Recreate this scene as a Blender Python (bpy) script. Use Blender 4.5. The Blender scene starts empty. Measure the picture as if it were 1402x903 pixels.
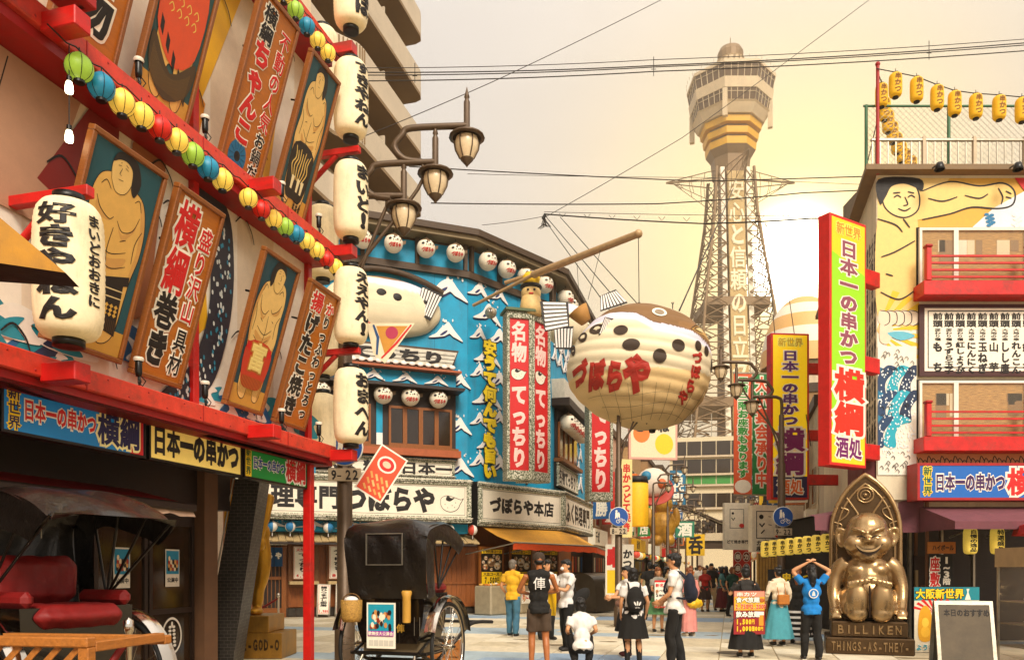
import bpy, bmesh, math, random
import numpy as np
from mathutils import Vector as V, Matrix as M, noise
from mathutils.geometry import tessellate_polygon
R = math.radians
random.seed(7)
scene = bpy.context.scene
COL = scene.collection
# ---------------------------------------------------------------- camera
F, CX, HV, CZ = 1100.0, 701.0, 780.0, 1.5      # focal length in photo pixels, centre column, horizon row, eye height
cam = bpy.data.objects.new('camera', bpy.data.cameras.new('camera'))
COL.objects.link(cam)
cam.location = (0, 0, CZ)
cam.rotation_euler = (R(90), 0, 0)
cam.data.sensor_width = 36
cam.data.lens = 36 * F / 1402
cam.data.shift_y = (HV - 451.5) / 1402
cam.data.clip_start = .05
cam.data.clip_end = 3000
scene.camera = cam
# ---------------------------------------------------------------- sky and sun
SUN_EL, SUN_AZ = R(40.0), R(165.0)             # broad soft daylight from high behind the viewer, as the facades show
BURST_EL, BURST_AZ = R(20.0), R(19.2)          # the bright opening in the clouds low beside the tower
def direction(el, az): return V((math.sin(az) * math.cos(el), math.cos(az) * math.cos(el), math.sin(el)))
sdir = direction(SUN_EL, SUN_AZ); bdir = direction(BURST_EL, BURST_AZ)
world = bpy.data.worlds.new('World')
scene.world = world
world.use_nodes = True
nt = world.node_tree
nt.nodes.clear()
wo = nt.nodes.new('ShaderNodeOutputWorld')
bg = nt.nodes.new('ShaderNodeBackground')
sky = nt.nodes.new('ShaderNodeTexSky')
sky.sky_type = 'NISHITA'
sky.sun_disc = False
sky.sun_elevation = SUN_EL
sky.sun_rotation = SUN_AZ
sky.air_density = 1.0
sky.dust_density = 4.0
bg.inputs['Strength'].default_value = .1
geo = nt.nodes.new('ShaderNodeNewGeometry')
tc = nt.nodes.new('ShaderNodeTexCoord')
dot = nt.nodes.new('ShaderNodeVectorMath'); dot.operation = 'DOT_PRODUCT'
dot.inputs[1].default_value = bdir
nt.links.new(tc.outputs['Generated'], dot.inputs[0])
# a thin, even, cream overcast in front of the blue, brighter round the veiled sun
mixc = nt.nodes.new('ShaderNodeMix'); mixc.data_type = 'RGBA'
mixc.inputs[0].default_value = .94
nt.links.new(sky.outputs[0], mixc.inputs[6])
mixc.inputs[7].default_value = (3.8, 3.52, 3.24, 1)
nz = nt.nodes.new('ShaderNodeTexNoise'); nz.inputs['Scale'].default_value = 2.2; nz.inputs['Detail'].default_value = 5
mp = nt.nodes.new('ShaderNodeMapping'); mp.inputs['Scale'].default_value = (1, 1, 3)
nt.links.new(tc.outputs['Generated'], mp.inputs[0]); nt.links.new(mp.outputs[0], nz.inputs['Vector'])
cr = nt.nodes.new('ShaderNodeMapRange'); cr.inputs[1].default_value = .3; cr.inputs[2].default_value = .7
cr.inputs[3].default_value = .92; cr.inputs[4].default_value = 1.07
nt.links.new(nz.outputs[0], cr.inputs[0])
cl = nt.nodes.new('ShaderNodeVectorMath'); cl.operation = 'SCALE'
nt.links.new(mixc.outputs[2], cl.inputs[0]); nt.links.new(cr.outputs[0], cl.inputs['Scale'])
def glow(power, gain, colour):
    mx = nt.nodes.new('ShaderNodeMath'); mx.operation = 'MAXIMUM'; mx.inputs[1].default_value = 0
    nt.links.new(dot.outputs['Value'], mx.inputs[0])
    p = nt.nodes.new('ShaderNodeMath'); p.operation = 'POWER'; p.inputs[1].default_value = power
    nt.links.new(mx.outputs[0], p.inputs[0])
    s = nt.nodes.new('ShaderNodeVectorMath'); s.operation = 'SCALE'
    s.inputs[0].default_value = [c * gain for c in colour]
    nt.links.new(p.outputs[0], s.inputs['Scale'])
    return s
# an overcast sky brightens towards the zenith
sx = nt.nodes.new('ShaderNodeSeparateXYZ'); nt.links.new(tc.outputs['Generated'], sx.inputs[0])
sq = nt.nodes.new('ShaderNodeMath'); sq.operation = 'MULTIPLY'; sq.operation = 'POWER'; sq.inputs[1].default_value = 4; sp = nt.nodes.new('ShaderNodeMath'); sp.operation = 'ABSOLUTE'; nt.links.new(sx.outputs[2], sp.inputs[0]); nt.links.new(sp.outputs[0], sq.inputs[0])
zr = nt.nodes.new('ShaderNodeMath'); zr.operation = 'MULTIPLY_ADD'; zr.inputs[1].default_value = 1.4; zr.inputs[2].default_value = 1.0; nt.links.new(sq.outputs[0], zr.inputs[0])
cz = nt.nodes.new('ShaderNodeVectorMath'); cz.operation = 'SCALE'; nt.links.new(cl.outputs[0], cz.inputs[0]); nt.links.new(zr.outputs[0], cz.inputs['Scale'])
gw = glow(45, 1.0, (1, 1, 1)); gx = nt.nodes.new('ShaderNodeMix'); gx.data_type = 'RGBA'          # golden cloud round the opening
nt.links.new(gw.outputs[0], gx.inputs[0]); nt.links.new(cz.outputs[0], gx.inputs[6]); gx.inputs[7].default_value = (6.2, 4.6, 2.1, 1)
class _L: outputs = [gx.outputs[2]]
last = _L
for pw, gn, c in ((12, .4, (1, .72, .34)), (90, 2.2, (1, .72, .2)), (900, 16.0, (1, .92, .66)), (3000, 260.0, (1, .97, .88))):
    g = glow(pw, gn, c)
    a = nt.nodes.new('ShaderNodeVectorMath'); a.operation = 'ADD'
    nt.links.new(last.outputs[0], a.inputs[0]); nt.links.new(g.outputs[0], a.inputs[1])
    last = a
nt.links.new(last.outputs[0], bg.inputs['Color'])
nt.links.new(bg.outputs[0], wo.inputs['Surface'])
sun = bpy.data.objects.new('sun', bpy.data.lights.new('sun', 'SUN'))
COL.objects.link(sun)
sun.data.energy = 2.0
sun.data.angle = R(22)
sun.data.color = (1, .90, .76)
sun.rotation_euler = (-sdir).to_track_quat('-Z', 'Y').to_euler()
scene.view_settings.view_transform = 'Standard'
scene.view_settings.look = 'None'
scene.view_settings.gamma = 1
scene.view_settings.exposure = 1.1
scene.cycles.max_bounces = 6
scene.cycles.diffuse_bounces = 3
scene.cycles.volume_bounces = 0
scene.cycles.transparent_max_bounces = 8
scene.cycles.use_denoising = True
scene.cycles.sample_clamp_indirect = 6
# ---------------------------------------------------------------- materials
def hexc(h):
    h = h.lstrip('#')
    return tuple(((int(h[i:i+2], 16) / 255) ** 2.2) for i in (0, 2, 4))
MATS = {}
def mat(name, col, rough=.6, metal=0, var=.12, scale=6, bump=.15, emit=0, spec=.5, coords='Object', stretch=(1, 1, 1), trans=0, alpha=1, coat=0, ecol=None, detail=6, dirt=0):
    """one procedural material: base colour with uneven wear, rough relief and roughness variation"""
    if name in MATS: return MATS[name]
    m = bpy.data.materials.new(name); m.use_nodes = True
    n = m.node_tree; b = n.nodes['Principled BSDF']
    c = hexc(col) if isinstance(col, str) else col
    m.diffuse_color = (*c, 1)
    b.inputs['Roughness'].default_value = rough
    b.inputs['Metallic'].default_value = metal
    b.inputs['Specular IOR Level'].default_value = spec
    b.inputs['Coat Weight'].default_value = coat
    if trans: b.inputs['Transmission Weight'].default_value = trans
    if alpha < 1: b.inputs['Alpha'].default_value = alpha
    if emit:
        b.inputs['Emission Color'].default_value = (*(hexc(ecol) if ecol else c), 1)
        b.inputs['Emission Strength'].default_value = emit
    b.inputs['Base Color'].default_value = (*c, 1)
    if var or bump:
        t = n.nodes.new('ShaderNodeTexCoord'); mpg = n.nodes.new('ShaderNodeMapping')
        mpg.inputs['Scale'].default_value = stretch
        n.links.new(t.outputs[coords], mpg.inputs[0])
        z = n.nodes.new('ShaderNodeTexNoise'); z.inputs['Scale'].default_value = scale; z.inputs['Detail'].default_value = detail
        z.inputs['Roughness'].default_value = .65
        n.links.new(mpg.outputs[0], z.inputs['Vector'])
        if var:
            r = n.nodes.new('ShaderNodeMapRange'); r.inputs[1].default_value = .25; r.inputs[2].default_value = .75
            r.inputs[3].default_value = 1 - var * 1.6; r.inputs[4].default_value = 1 + var
            n.links.new(z.outputs[0], r.inputs[0])
            s = n.nodes.new('ShaderNodeVectorMath'); s.operation = 'SCALE'; s.inputs[0].default_value = c
            n.links.new(r.outputs[0], s.inputs['Scale'])
            out = s.outputs[0]
            if dirt:
                z2 = n.nodes.new('ShaderNodeTexNoise'); z2.inputs['Scale'].default_value = scale * .23; z2.inputs['Detail'].default_value = 8
                z2.inputs['Roughness'].default_value = .75
                mp2 = n.nodes.new('ShaderNodeMapping'); mp2.inputs['Scale'].default_value = (3, 3, .6)
                n.links.new(t.outputs[coords], mp2.inputs[0]); n.links.new(mp2.outputs[0], z2.inputs['Vector'])
                r2 = n.nodes.new('ShaderNodeMapRange'); r2.inputs[1].default_value = .5; r2.inputs[2].default_value = .7
                r2.inputs[3].default_value = 0; r2.inputs[4].default_value = dirt
                n.links.new(z2.outputs[0], r2.inputs[0])
                mx = n.nodes.new('ShaderNodeMix'); mx.data_type = 'RGBA'
                n.links.new(r2.outputs[0], mx.inputs[0]); n.links.new(out, mx.inputs[6]); mx.inputs[7].default_value = (.05, .035, .02, 1)
                out = mx.outputs[2]
            n.links.new(out, b.inputs['Base Color'])
            rr = n.nodes.new('ShaderNodeMapRange'); rr.inputs[3].default_value = max(0, rough - .12); rr.inputs[4].default_value = min(1, rough + .15)
            n.links.new(z.outputs[0], rr.inputs[0]); n.links.new(rr.outputs[0], b.inputs['Roughness'])
        if bump:
            bp = n.nodes.new('ShaderNodeBump'); bp.inputs['Strength'].default_value = bump; bp.inputs['Distance'].default_value = .02
            n.links.new(z.outputs[0], bp.inputs['Height']); n.links.new(bp.outputs[0], b.inputs['Normal'])
    MATS[name] = m
    return m
def vmat(name, rough=.7, bump=.1, scale=30, metal=0, emit=0, var=.1):
    """painted material: colour from the mesh's own colour attribute 'paint'"""
    if name in MATS: return MATS[name]
    m = mat(name, (.5, .5, .5), rough, metal, 0, scale, bump)
    n = m.node_tree; b = n.nodes['Principled BSDF']
    a = n.nodes.new('ShaderNodeVertexColor'); a.layer_name = 'paint'
    z = n.nodes.new('ShaderNodeTexNoise'); z.inputs['Scale'].default_value = scale * .3; z.inputs['Detail'].default_value = 6
    t = n.nodes.new('ShaderNodeTexCoord'); n.links.new(t.outputs['Object'], z.inputs['Vector'])
    r = n.nodes.new('ShaderNodeMapRange'); r.inputs[3].default_value = 1 - var; r.inputs[4].default_value = 1 + var
    n.links.new(z.outputs[0], r.inputs[0])
    s = n.nodes.new('ShaderNodeVectorMath'); s.operation = 'SCALE'
    n.links.new(a.outputs[0], s.inputs[0]); n.links.new(r.outputs[0], s.inputs['Scale'])
    n.links.new(s.outputs[0], b.inputs['Base Color'])
    if emit:
        n.links.new(s.outputs[0], b.inputs['Emission Color']); b.inputs['Emission Strength'].default_value = emit
    return m
def flat(col, rough=.55, name=None, emit=0):
    """printed or painted colour"""
    return mat(name or 'paint_' + col.lstrip('#') + ('_lit' if emit else ''), col, rough, 0, .06, 9, .03, emit)
# ---------------------------------------------------------------- geometry
class MB:
    def __init__(s, T=None):
        s.v = []; s.f = []; s.m = []; s.sm = []; s.mats = []; s.T = T; s.n = 0
    def mi(s, m):
        if m not in s.mats: s.mats.append(m)
        return s.mats.index(m)
    def add(s, vs, fs, mat, smooth=False, T=None):
        a = np.asarray(vs, float).reshape(-1, 3)
        for t in (T, s.T):
            if t is not None:
                t = np.array(t); a = a @ t[:3, :3].T + t[:3, 3]
        o = s.n; s.v.append(a); s.n += len(a)
        k = s.mi(mat)
        for f in fs:
            s.f.append([i + o for i in f]); s.m.append(k); s.sm.append(smooth)
        return s
    def box(s, lo, hi, mat, T=None):
        x0, y0, z0 = lo; x1, y1, z1 = hi
        return s.add([(x0,y0,z0),(x1,y0,z0),(x1,y1,z0),(x0,y1,z0),(x0,y0,z1),(x1,y0,z1),(x1,y1,z1),(x0,y1,z1)],
                     [(0,3,2,1),(4,5,6,7),(0,1,5,4),(1,2,6,5),(2,3,7,6),(3,0,4,7)], mat, False, T)
    def bbox(s, lo, hi, mat, b=.01, T=None):
        """bevelled box"""
        lo = V(lo); hi = V(hi); c = (lo + hi) / 2; h = (hi - lo) / 2; b = min(b, min(h) * .9)
        vs = []; idx = {}
        for sx in (-1, 1):
            for sy in (-1, 1):
                for sz in (-1, 1):
                    for ax in range(3):
                        p = [sx * (h[0] - b), sy * (h[1] - b), sz * (h[2] - b)]
                        p[ax] = (sx, sy, sz)[ax] * h[ax]
                        idx[(sx, sy, sz, ax)] = len(vs); vs.append((c[0] + p[0], c[1] + p[1], c[2] + p[2]))
        fs = []
        for ax in range(3):
            u, w = (ax + 1) % 3, (ax + 2) % 3
            for sg in (-1, 1):
                q = []
                for a, e in ((-1, -1), (1, -1), (1, 1), (-1, 1)):
                    k = [0, 0, 0]; k[ax] = sg; k[u] = a; k[w] = e
                    q.append(idx[(*k, ax)])
                fs.append(q if sg > 0 else q[::-1])
            for a in (-1, 1):
                for e in (-1, 1):
                    q = []
                    for sg, axx in ((-1, u), (1, u), (1, w), (-1, w)):
                        k = [0, 0, 0]; k[ax] = sg; k[u] = a; k[w] = e
                        q.append(idx[(*k, axx)])
                    fs.append(q if a * e < 0 else q[::-1])
        for sx in (-1, 1):
            for sy in (-1, 1):
                for sz in (-1, 1):
                    q = [idx[(sx, sy, sz, i)] for i in range(3)]
                    fs.append(q if sx * sy * sz > 0 else q[::-1])
        return s.add(vs, fs, mat, False, T)
    def cyl(s, p0, p1, r0, mat, r1=None, n=12, caps=True, smooth=True, T=None):
        return s.tube([p0, p1], [r0, r0 if r1 is None else r1], mat, n, caps, smooth, T)
    def tube(s, pts, r, mat, n=8, caps=True, smooth=True, T=None):
        pts = [V(p) for p in pts]; k = len(pts)
        rs = list(r) if hasattr(r, '__len__') else [r] * k
        tans = []
        for i in range(k):
            a = pts[max(0, i - 1)]; b = pts[min(k - 1, i + 1)]
            d = (b - a); tans.append(d.normalized() if d.length > 1e-9 else V((0, 0, 1)))
        up = V((0, 0, 1)) if abs(tans[0].z) < .9 else V((1, 0, 0))
        x = tans[0].cross(up).normalized()
        vs = []
        for i in range(k):
            t = tans[i]; x = (x - t * x.dot(t))
            x = x.normalized() if x.length > 1e-6 else t.orthogonal().normalized()
            y = t.cross(x)
            for j in range(n):
                a = 2 * math.pi * j / n
                vs.append(pts[i] + (x * math.cos(a) + y * math.sin(a)) * rs[i])
        fs = [(i*n+j, i*n+(j+1) % n, (i+1)*n+(j+1) % n, (i+1)*n+j) for i in range(k - 1) for j in range(n)]
        s.add(vs, fs, mat, smooth, T)
        if caps:
            s.add(vs[:n], [tuple(range(n))[::-1]], mat, False, T)
            s.add(vs[-n:], [tuple(range(n))], mat, False, T)
        return s
    def lathe(s, prof, mat, n=16, T=None, smooth=True, a0=0, a1=360):
        k = len(prof); full = abs(a1 - a0) >= 360; m = n if full else n + 1
        vs = []
        for r, z in prof:
            for j in range(m):
                a = R(a0 + (a1 - a0) * j / n)
                vs.append((r * math.cos(a), r * math.sin(a), z))
        fs = []
        for i in range(k - 1):
            for j in range(n):
                q = (i*m+j, i*m+(j+1) % m, (i+1)*m+(j+1) % m, (i+1)*m+j)
                fs.append(q)
        return s.add(vs, fs, mat, smooth, T)
    def ell(s, c, r, mat, n=14, m=8, T=None, rot=None):
        if not hasattr(r, '__len__'): r = (r, r, r)
        vs = [(0, 0, -1)]; fs = []
        for i in range(1, m):
            a = math.pi * i / m - math.pi / 2
            for j in range(n):
                b = 2 * math.pi * j / n
                vs.append((math.cos(a) * math.cos(b), math.cos(a) * math.sin(b), math.sin(a)))
        vs.append((0, 0, 1)); L = len(vs) - 1
        for j in range(n): fs.append((0, 1 + (j + 1) % n, 1 + j)); fs.append((L, L - n + j, L - n + (j + 1) % n))
        for i in range(m - 2):
            for j in range(n):
                fs.append((1+i*n+j, 1+i*n+(j+1) % n, 1+(i+1)*n+(j+1) % n, 1+(i+1)*n+j))
        t = M.Translation(c) @ (rot.to_4x4() if rot is not None else M.Identity(4)) @ M.Diagonal((*r, 1))
        if T is not None: t = T @ t
        return s.add(vs, fs, mat, True, t)
    def loft(s, rings, mat, caps=True, smooth=True, T=None, closed=True):
        n = len(rings[0]); vs = [p for r in rings for p in r]
        nn = n if closed else n - 1
        fs = [(i*n+j, i*n+(j+1) % n, (i+1)*n+(j+1) % n, (i+1)*n+j) for i in range(len(rings) - 1) for j in range(nn)]
        s.add(vs, fs, mat, smooth, T)
        if caps and closed:
            s.add(rings[0], [tuple(range(n))[::-1]], mat, False, T); s.add(rings[-1], [tuple(range(n))], mat, False, T)
        return s
    def poly(s, pts, z, mat, T=None, back=False):
        """flat filled outline in the x-y plane of T"""
        vs = [V((p[0], p[1], z)) for p in pts]
        tris = tessellate_polygon([vs])
        a2 = sum(pts[i][0] * pts[(i + 1) % len(pts)][1] - pts[(i + 1) % len(pts)][0] * pts[i][1] for i in range(len(pts)))
        fs = []
        for t in tris:
            p, q, r = (vs[i] for i in t)
            c = (q - p).cross(r - p).z
            fs.append(tuple(t) if (c > 0) != back else tuple(t)[::-1])
        return s.add(vs, fs, mat, False, T)
    def prism(s, pts, z0, z1, mat, T=None):
        a2 = sum(pts[i][0] * pts[(i + 1) % len(pts)][1] - pts[(i + 1) % len(pts)][0] * pts[i][1] for i in range(len(pts)))
        if a2 < 0: pts = list(pts)[::-1]
        s.poly(pts, z1, mat, T); s.poly(pts, z0, mat, T, back=True)
        n = len(pts); vs = [(p[0], p[1], z0) for p in pts] + [(p[0], p[1], z1) for p in pts]
        return s.add(vs, [(i, (i+1) % n, n+(i+1) % n, n+i) for i in range(n)], mat, False, T)
    def rect(s, x0, y0, x1, y1, z, mat, T=None):
        return s.add([(x0,y0,z),(x1,y0,z),(x1,y1,z),(x0,y1,z)], [(0,1,2,3)], mat, False, T)
    def stroke(s, pts, w, z, mat, T=None):
        """flat brush line of width w (tapers when w is a pair)"""
        pts = [V((p[0], p[1])) for p in pts]; k = len(pts); vs = []
        for i in range(k):
            d = pts[min(k-1, i+1)] - pts[max(0, i-1)]
            d = d.normalized() if d.length > 1e-9 else V((1, 0))
            nn = V((-d.y, d.x)); f = i / (k - 1)
            ww = (w[0] + (w[1] - w[0]) * f) if hasattr(w, '__len__') else w * (.45 + .55 * math.sin(math.pi * min(1, max(0, .12 + f * .76))))
            vs += [(*(pts[i] - nn * ww / 2), z), (*(pts[i] + nn * ww / 2), z)]
        return s.add(vs, [(2*i, 2*i+2, 2*i+3, 2*i+1) for i in range(k - 1)], mat, False, T)
def spline(pts, n=6, closed=False):
    """smooth curve through points"""
    P = [V((*p, 0)) if len(p) == 2 else V(p) for p in pts]; two = len(pts[0]) == 2
    k = len(P); out = []
    for i in range(k if closed else k - 1):
        a = P[(i-1) % k] if closed or i else P[0]; b = P[i]; c = P[(i+1) % k]
        d = P[(i+2) % k] if closed or i + 2 < k else P[k-1]
        for j in range(n):
            t = j / n
            q = .5 * ((2*b) + (c-a)*t + (2*a-5*b+4*c-d)*t*t + (3*b-a-3*c+d)*t**3)
            out.append((q.x, q.y) if two else tuple(q))
    if not closed: out.append(tuple(pts[-1]))
    return out
def circle(x, y, rx, ry=None, n=20, a0=0, a1=360):
    ry = rx if ry is None else ry
    return [(x + rx * math.cos(R(a0 + (a1 - a0) * i / n)), y + ry * math.sin(R(a0 + (a1 - a0) * i / n))) for i in range(n if a1 - a0 >= 360 else n + 1)]
# ---------------------------------------------------------------- objects
MW = {}
def mesh_of(name, mb):
    me = bpy.data.meshes.new(name)
    vs = np.concatenate(mb.v) if mb.v else np.zeros((0, 3))
    me.vertices.add(len(vs)); me.vertices.foreach_set('co', vs.ravel())
    lt = np.fromiter((len(f) for f in mb.f), dtype=np.int32, count=len(mb.f))
    me.loops.add(int(lt.sum())); me.loops.foreach_set('vertex_index', np.fromiter((i for f in mb.f for i in f), dtype=np.int32, count=int(lt.sum())))
    me.polygons.add(len(lt)); me.polygons.foreach_set('loop_start', np.concatenate(([0], np.cumsum(lt)[:-1])) if len(lt) else [])
    me.polygons.foreach_set('material_index', mb.m); me.polygons.foreach_set('use_smooth', mb.sm)
    for m in mb.mats: me.materials.append(m)
    me.update(calc_edges=True)
    return me
def props(o, label=None, cat=None, group=None, kind=None):
    if label: o['label'] = label
    if cat: o['category'] = cat
    if group: o['group'] = group
    if kind: o['kind'] = kind
    return o
def thing(name, label, cat, T=None, group=None, kind=None):
    o = bpy.data.objects.new(name, None); COL.objects.link(o)
    o.empty_display_size = .1
    T = M.Identity(4) if T is None else (M.Translation(T) if not isinstance(T, M) else T)
    o.matrix_world = T; MW[o.name] = T
    return props(o, label, cat, group, kind)
def obj(name, mb, parent=None, label=None, cat=None, group=None, kind=None, world=False, loc=None):
    """link a builder (or a ready mesh) as ONE object; world=True: its coordinates are world ones"""
    me = mb if isinstance(mb, bpy.types.Mesh) else mesh_of(name, mb)
    o = bpy.data.objects.new(name, me); COL.objects.link(o)
    if parent is not None:
        o.parent = parent; PT = MW[parent.name]
        o.matrix_basis = PT.inverted() if world else (M.Identity(4) if loc is None else (loc if isinstance(loc, M) else M.Translation(loc)))
        MW[o.name] = PT @ o.matrix_basis
    else:
        T = M.Identity(4) if loc is None else (loc if isinstance(loc, M) else M.Translation(loc))
        o.matrix_world = T; MW[o.name] = T
    return props(o, label, cat, group, kind)
def dup(root, T, label=None, group=None, parent=None):
    """a copy of a thing with copies of its parts and sub-parts; meshes shared"""
    def rec(o, par):
        c = o.copy(); COL.objects.link(c)
        if par is not None: c.parent = par; MW[c.name] = MW[par.name] @ o.matrix_basis
        for ch in KIDS(o): rec(ch, c)
        return c
    c = root.copy(); COL.objects.link(c)
    c.matrix_world = T; c.matrix_basis = T; MW[c.name] = T
    if label: c['label'] = label
    if group: c['group'] = group
    for ch in KIDS(root): rec(ch, c)
    return c
def KIDS(o): return list(o.children)
def frame(o, right, up=(0, 0, 1)):
    """panel frame: x to the right, y up, z out of the face"""
    r = V(right).normalized(); u = V(up); u = (u - r * u.dot(r)).normalized(); n = r.cross(u)
    return M(((r.x, u.x, n.x, o[0]), (r.y, u.y, n.y, o[1]), (r.z, u.z, n.z, o[2]), (0, 0, 0, 1)))
def rz(a): return M.Rotation(a, 4, 'Z')
def rx(a): return M.Rotation(a, 4, 'X')
def ry(a): return M.Rotation(a, 4, 'Y')
def tr(x, y=0, z=0): return M.Translation((x, y, z))
def ray(u, v, Y): return V(((u - CX) / F * Y, Y, CZ + (HV - v) / F * Y))
def hit(T, u, v, d=0):
    """where the sight line of photo point (u, v) meets the plane z=d of a panel frame: its (x, y) there"""
    q = T.inverted(); o = q @ V((0, 0, CZ)); p = q @ V(((u - CX) / F, 1, CZ + (HV - v) / F)); r = p - o
    t = (d - o.z) / r.z; h = o + r * t
    return h.x, h.y
# ---------------------------------------------------------------- lettering
GC = {}
_cu = bpy.data.curves.new('lettering', 'FONT'); _cu.bevel_resolution = 0; _cu.resolution_u = 2
_ob = bpy.data.objects.new('lettering', _cu)
def glyph(ch, w):
    k = (ch, round(w, 3))
    if k not in GC:
        _cu.body = ch; _cu.bevel_depth = max(w, .004)
        me = bpy.data.meshes.new_from_object(_ob)
        nv = len(me.vertices); co = np.zeros(nv * 3); me.vertices.foreach_get('co', co); co = co.reshape(-1, 3)
        fs = [tuple(p.vertices) for p in me.polygons if p.normal.z > .05]
        used = sorted({i for f in fs for i in f}); mp_ = {a: b for b, a in enumerate(used)}
        co = co[used] if used else np.zeros((0, 3)); fs = [tuple(mp_[i] for i in f) for f in fs]
        bpy.data.meshes.remove(me)
        if len(co): co[:, 2] /= max(w, .004)
        GC[k] = (co, fs)
    return GC[k]
def text(mb, s, x, y, w, h, m, bold=.02, d='v', z=0, th=.003, T=None, rot=0, warp=None, jit=0, upright=False):
    """letters in cells of w x h; d='v': downwards from (x centre, y top), d='h': to the right from (x left, y centre)"""
    for i, ch in enumerate(s):
        if ch in ' \u3000': continue
        co, fs = glyph(ch, bold * .62 if ord(ch) > 0x4e00 and bold < .09 else bold)
        if not len(co): continue
        c = co.copy()
        if ord(ch) < 0x250:
            x0, x1 = c[:, 0].min(), c[:, 0].max()
            bw = max(x1 - x0, .3); c[:, 0] = (c[:, 0] - (x0 + x1) / 2) * min(1.5, .82 / bw) ; c[:, 1] = (c[:, 1] - .36) * 1.25
        else:
            c[:, 0] -= .5; c[:, 1] -= .38
        if d == 'v' and ch in 'ー（）()|': c[:, :2] = np.stack([-c[:, 1], -c[:, 0]], 1) if 0 else np.stack([c[:, 1], -c[:, 0]], 1)
        c[:, 0] *= w * .98; c[:, 1] *= h * .98
        if rot:
            cs, sn = math.cos(rot), math.sin(rot); c[:, :2] = c[:, :2] @ np.array([[cs, sn], [-sn, cs]])
        if jit: c[:, :2] += np.random.default_rng(i).normal(0, jit, 2)
        if d == 'v': c[:, 0] += x; c[:, 1] += y - (i + .5) * h
        else: c[:, 0] += x + (i + .5) * w; c[:, 1] += y
        c[:, 2] = z + c[:, 2] * th
        if warp is not None: c = warp(c)
        mb.add(c, fs, m, False, T)
def text2(mb, s, x, y, w, h, m, m2, bold=.02, o=.05, d='v', z=0, T=None, **k):
    """letters with an outline of another colour"""
    text(mb, s, x, y, w, h, m2, bold + o, d, z, .004, T, **k)
    text(mb, s, x, y, w, h, m, bold, d, z + .0045, .002, T, **k)
# ---------------------------------------------------------------- organic bodies
_ts = bpy.data.scenes.new('workbench')
def remesh(mb, voxel, smooth=3, factor=.5, mats=None, noise_amt=0, noise_scale=3):
    me = mesh_of('tmp', mb); o = bpy.data.objects.new('tmp', me); _ts.collection.objects.link(o)
    r = o.modifiers.new('r', 'REMESH'); r.mode = 'VOXEL'; r.voxel_size = voxel; r.use_smooth_shade = True
    if smooth:
        q = o.modifiers.new('s', 'SMOOTH'); q.iterations = smooth; q.factor = factor
    vl = _ts.view_layers[0]; vl.update()
    out = bpy.data.meshes.new_from_object(o.evaluated_get(vl.depsgraph))
    bpy.data.objects.remove(o); bpy.data.meshes.remove(me)
    if noise_amt:
        co = np.zeros(len(out.vertices) * 3); out.vertices.foreach_get('co', co); co = co.reshape(-1, 3)
        nn = np.zeros(len(out.vertices) * 3); out.vertices.foreach_get('normal', nn); nn = nn.reshape(-1, 3)
        for i in range(len(co)):
            p = co[i]; co[i] += nn[i] * noise_amt * noise.noise(V((p[0] * noise_scale * 1.6, p[1] * noise_scale * 1.6, p[2] * noise_scale)))
        out.vertices.foreach_set('co', co.ravel())
    out.materials.clear(); out.materials.append(mats or mb.mats[0])
    out.polygons.foreach_set('use_smooth', [True] * len(out.polygons)); out.polygons.foreach_set('material_index', [0] * len(out.polygons))
    out.update()
    return out
def smooth_closed(prof): return spline(prof, 6, True)
# ================================================================ shared materials
M_red = mat('red_paint', '#c41a14', .42, 0, .16, 5, .2, dirt=.55)
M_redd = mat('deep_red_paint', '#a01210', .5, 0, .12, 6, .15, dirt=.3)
M_salmon = mat('faded_red_paint', '#cf3a26', .5, 0, .16, 7, .2, dirt=.5)
M_dark = mat('dark_brown_wood', '#2a1b12', .5, 0, .2, 8, .3, stretch=(1, 1, 6))
M_brown = mat('brown_wood', '#7a4a20', .5, 0, .2, 12, .3, stretch=(1, 8, 1))
M_frame = mat('varnished_wood', '#8a5122', .38, 0, .22, 16, .25, stretch=(1, 6, 1))
M_board = mat('amber_board', '#b5681c', .45, 0, .14, 5, .12, stretch=(1, 5, 1))
M_cream = mat('cream_plaster', '#decfb0', .8, 0, .08, 3, .15, dirt=.22)
M_black = mat('black_metal', '#15120f', .35, .2, .15, 20, .1)
M_blackm = mat('matt_black', '#17130f', .7, 0, .2, 12, .2)
M_white = mat('white_paint', '#e6ddcc', .55, 0, .05, 8, .06)
M_steel = mat('galvanised_steel', '#a9a08f', .35, .8, .12, 12, .1)
M_chrome = mat('chrome', '#d8d0c4', .12, 1, .04, 10, .02)
M_paper = mat('lantern_paper', '#ecdcb8', .7, 0, .12, 5, .35, emit=.07, ecol='#ffcf7a', dirt=.35)
M_ink = mat('black_ink', '#1a120d', .6, 0, .1, 20, .05)
M_inkr = mat('red_ink', '#c0201a', .55, 0, .1, 20, .05)
M_glass = mat('dark_glass', '#2c2118', .06, 0, .1, 2, .02, spec=.8)
M_pane = mat('clear_glass', '#b9ae9b', .04, 0, 0, 2, 0, alpha=.1, spec=.9)
M_bulb = mat('lit_bulb', '#fff3c4', .3, 0, 0, 1, 0, emit=4)
M_conc = mat('pale_concrete', '#c9b69a', .85, 0, .1, 4, .2, dirt=.25)
M_gold = mat('gilded_bronze', '#c08a24', .36, .6, .15, 7, .15)
M_leather = mat('black_leather', '#1b1613', .3, 0, .2, 4.5, 1.0, coat=.3)
M_redv = mat('red_velvet', '#7c0f0b', .6, 0, .15, 12, .25)
M_rubber = mat('black_rubber', '#181614', .7, 0, .1, 20, .1)
M_rope = mat('steel_wire', '#2c241c', .6, .3, .1, 30, 0)
def lin(a, b, t): return a + (b - a) * t
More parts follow.
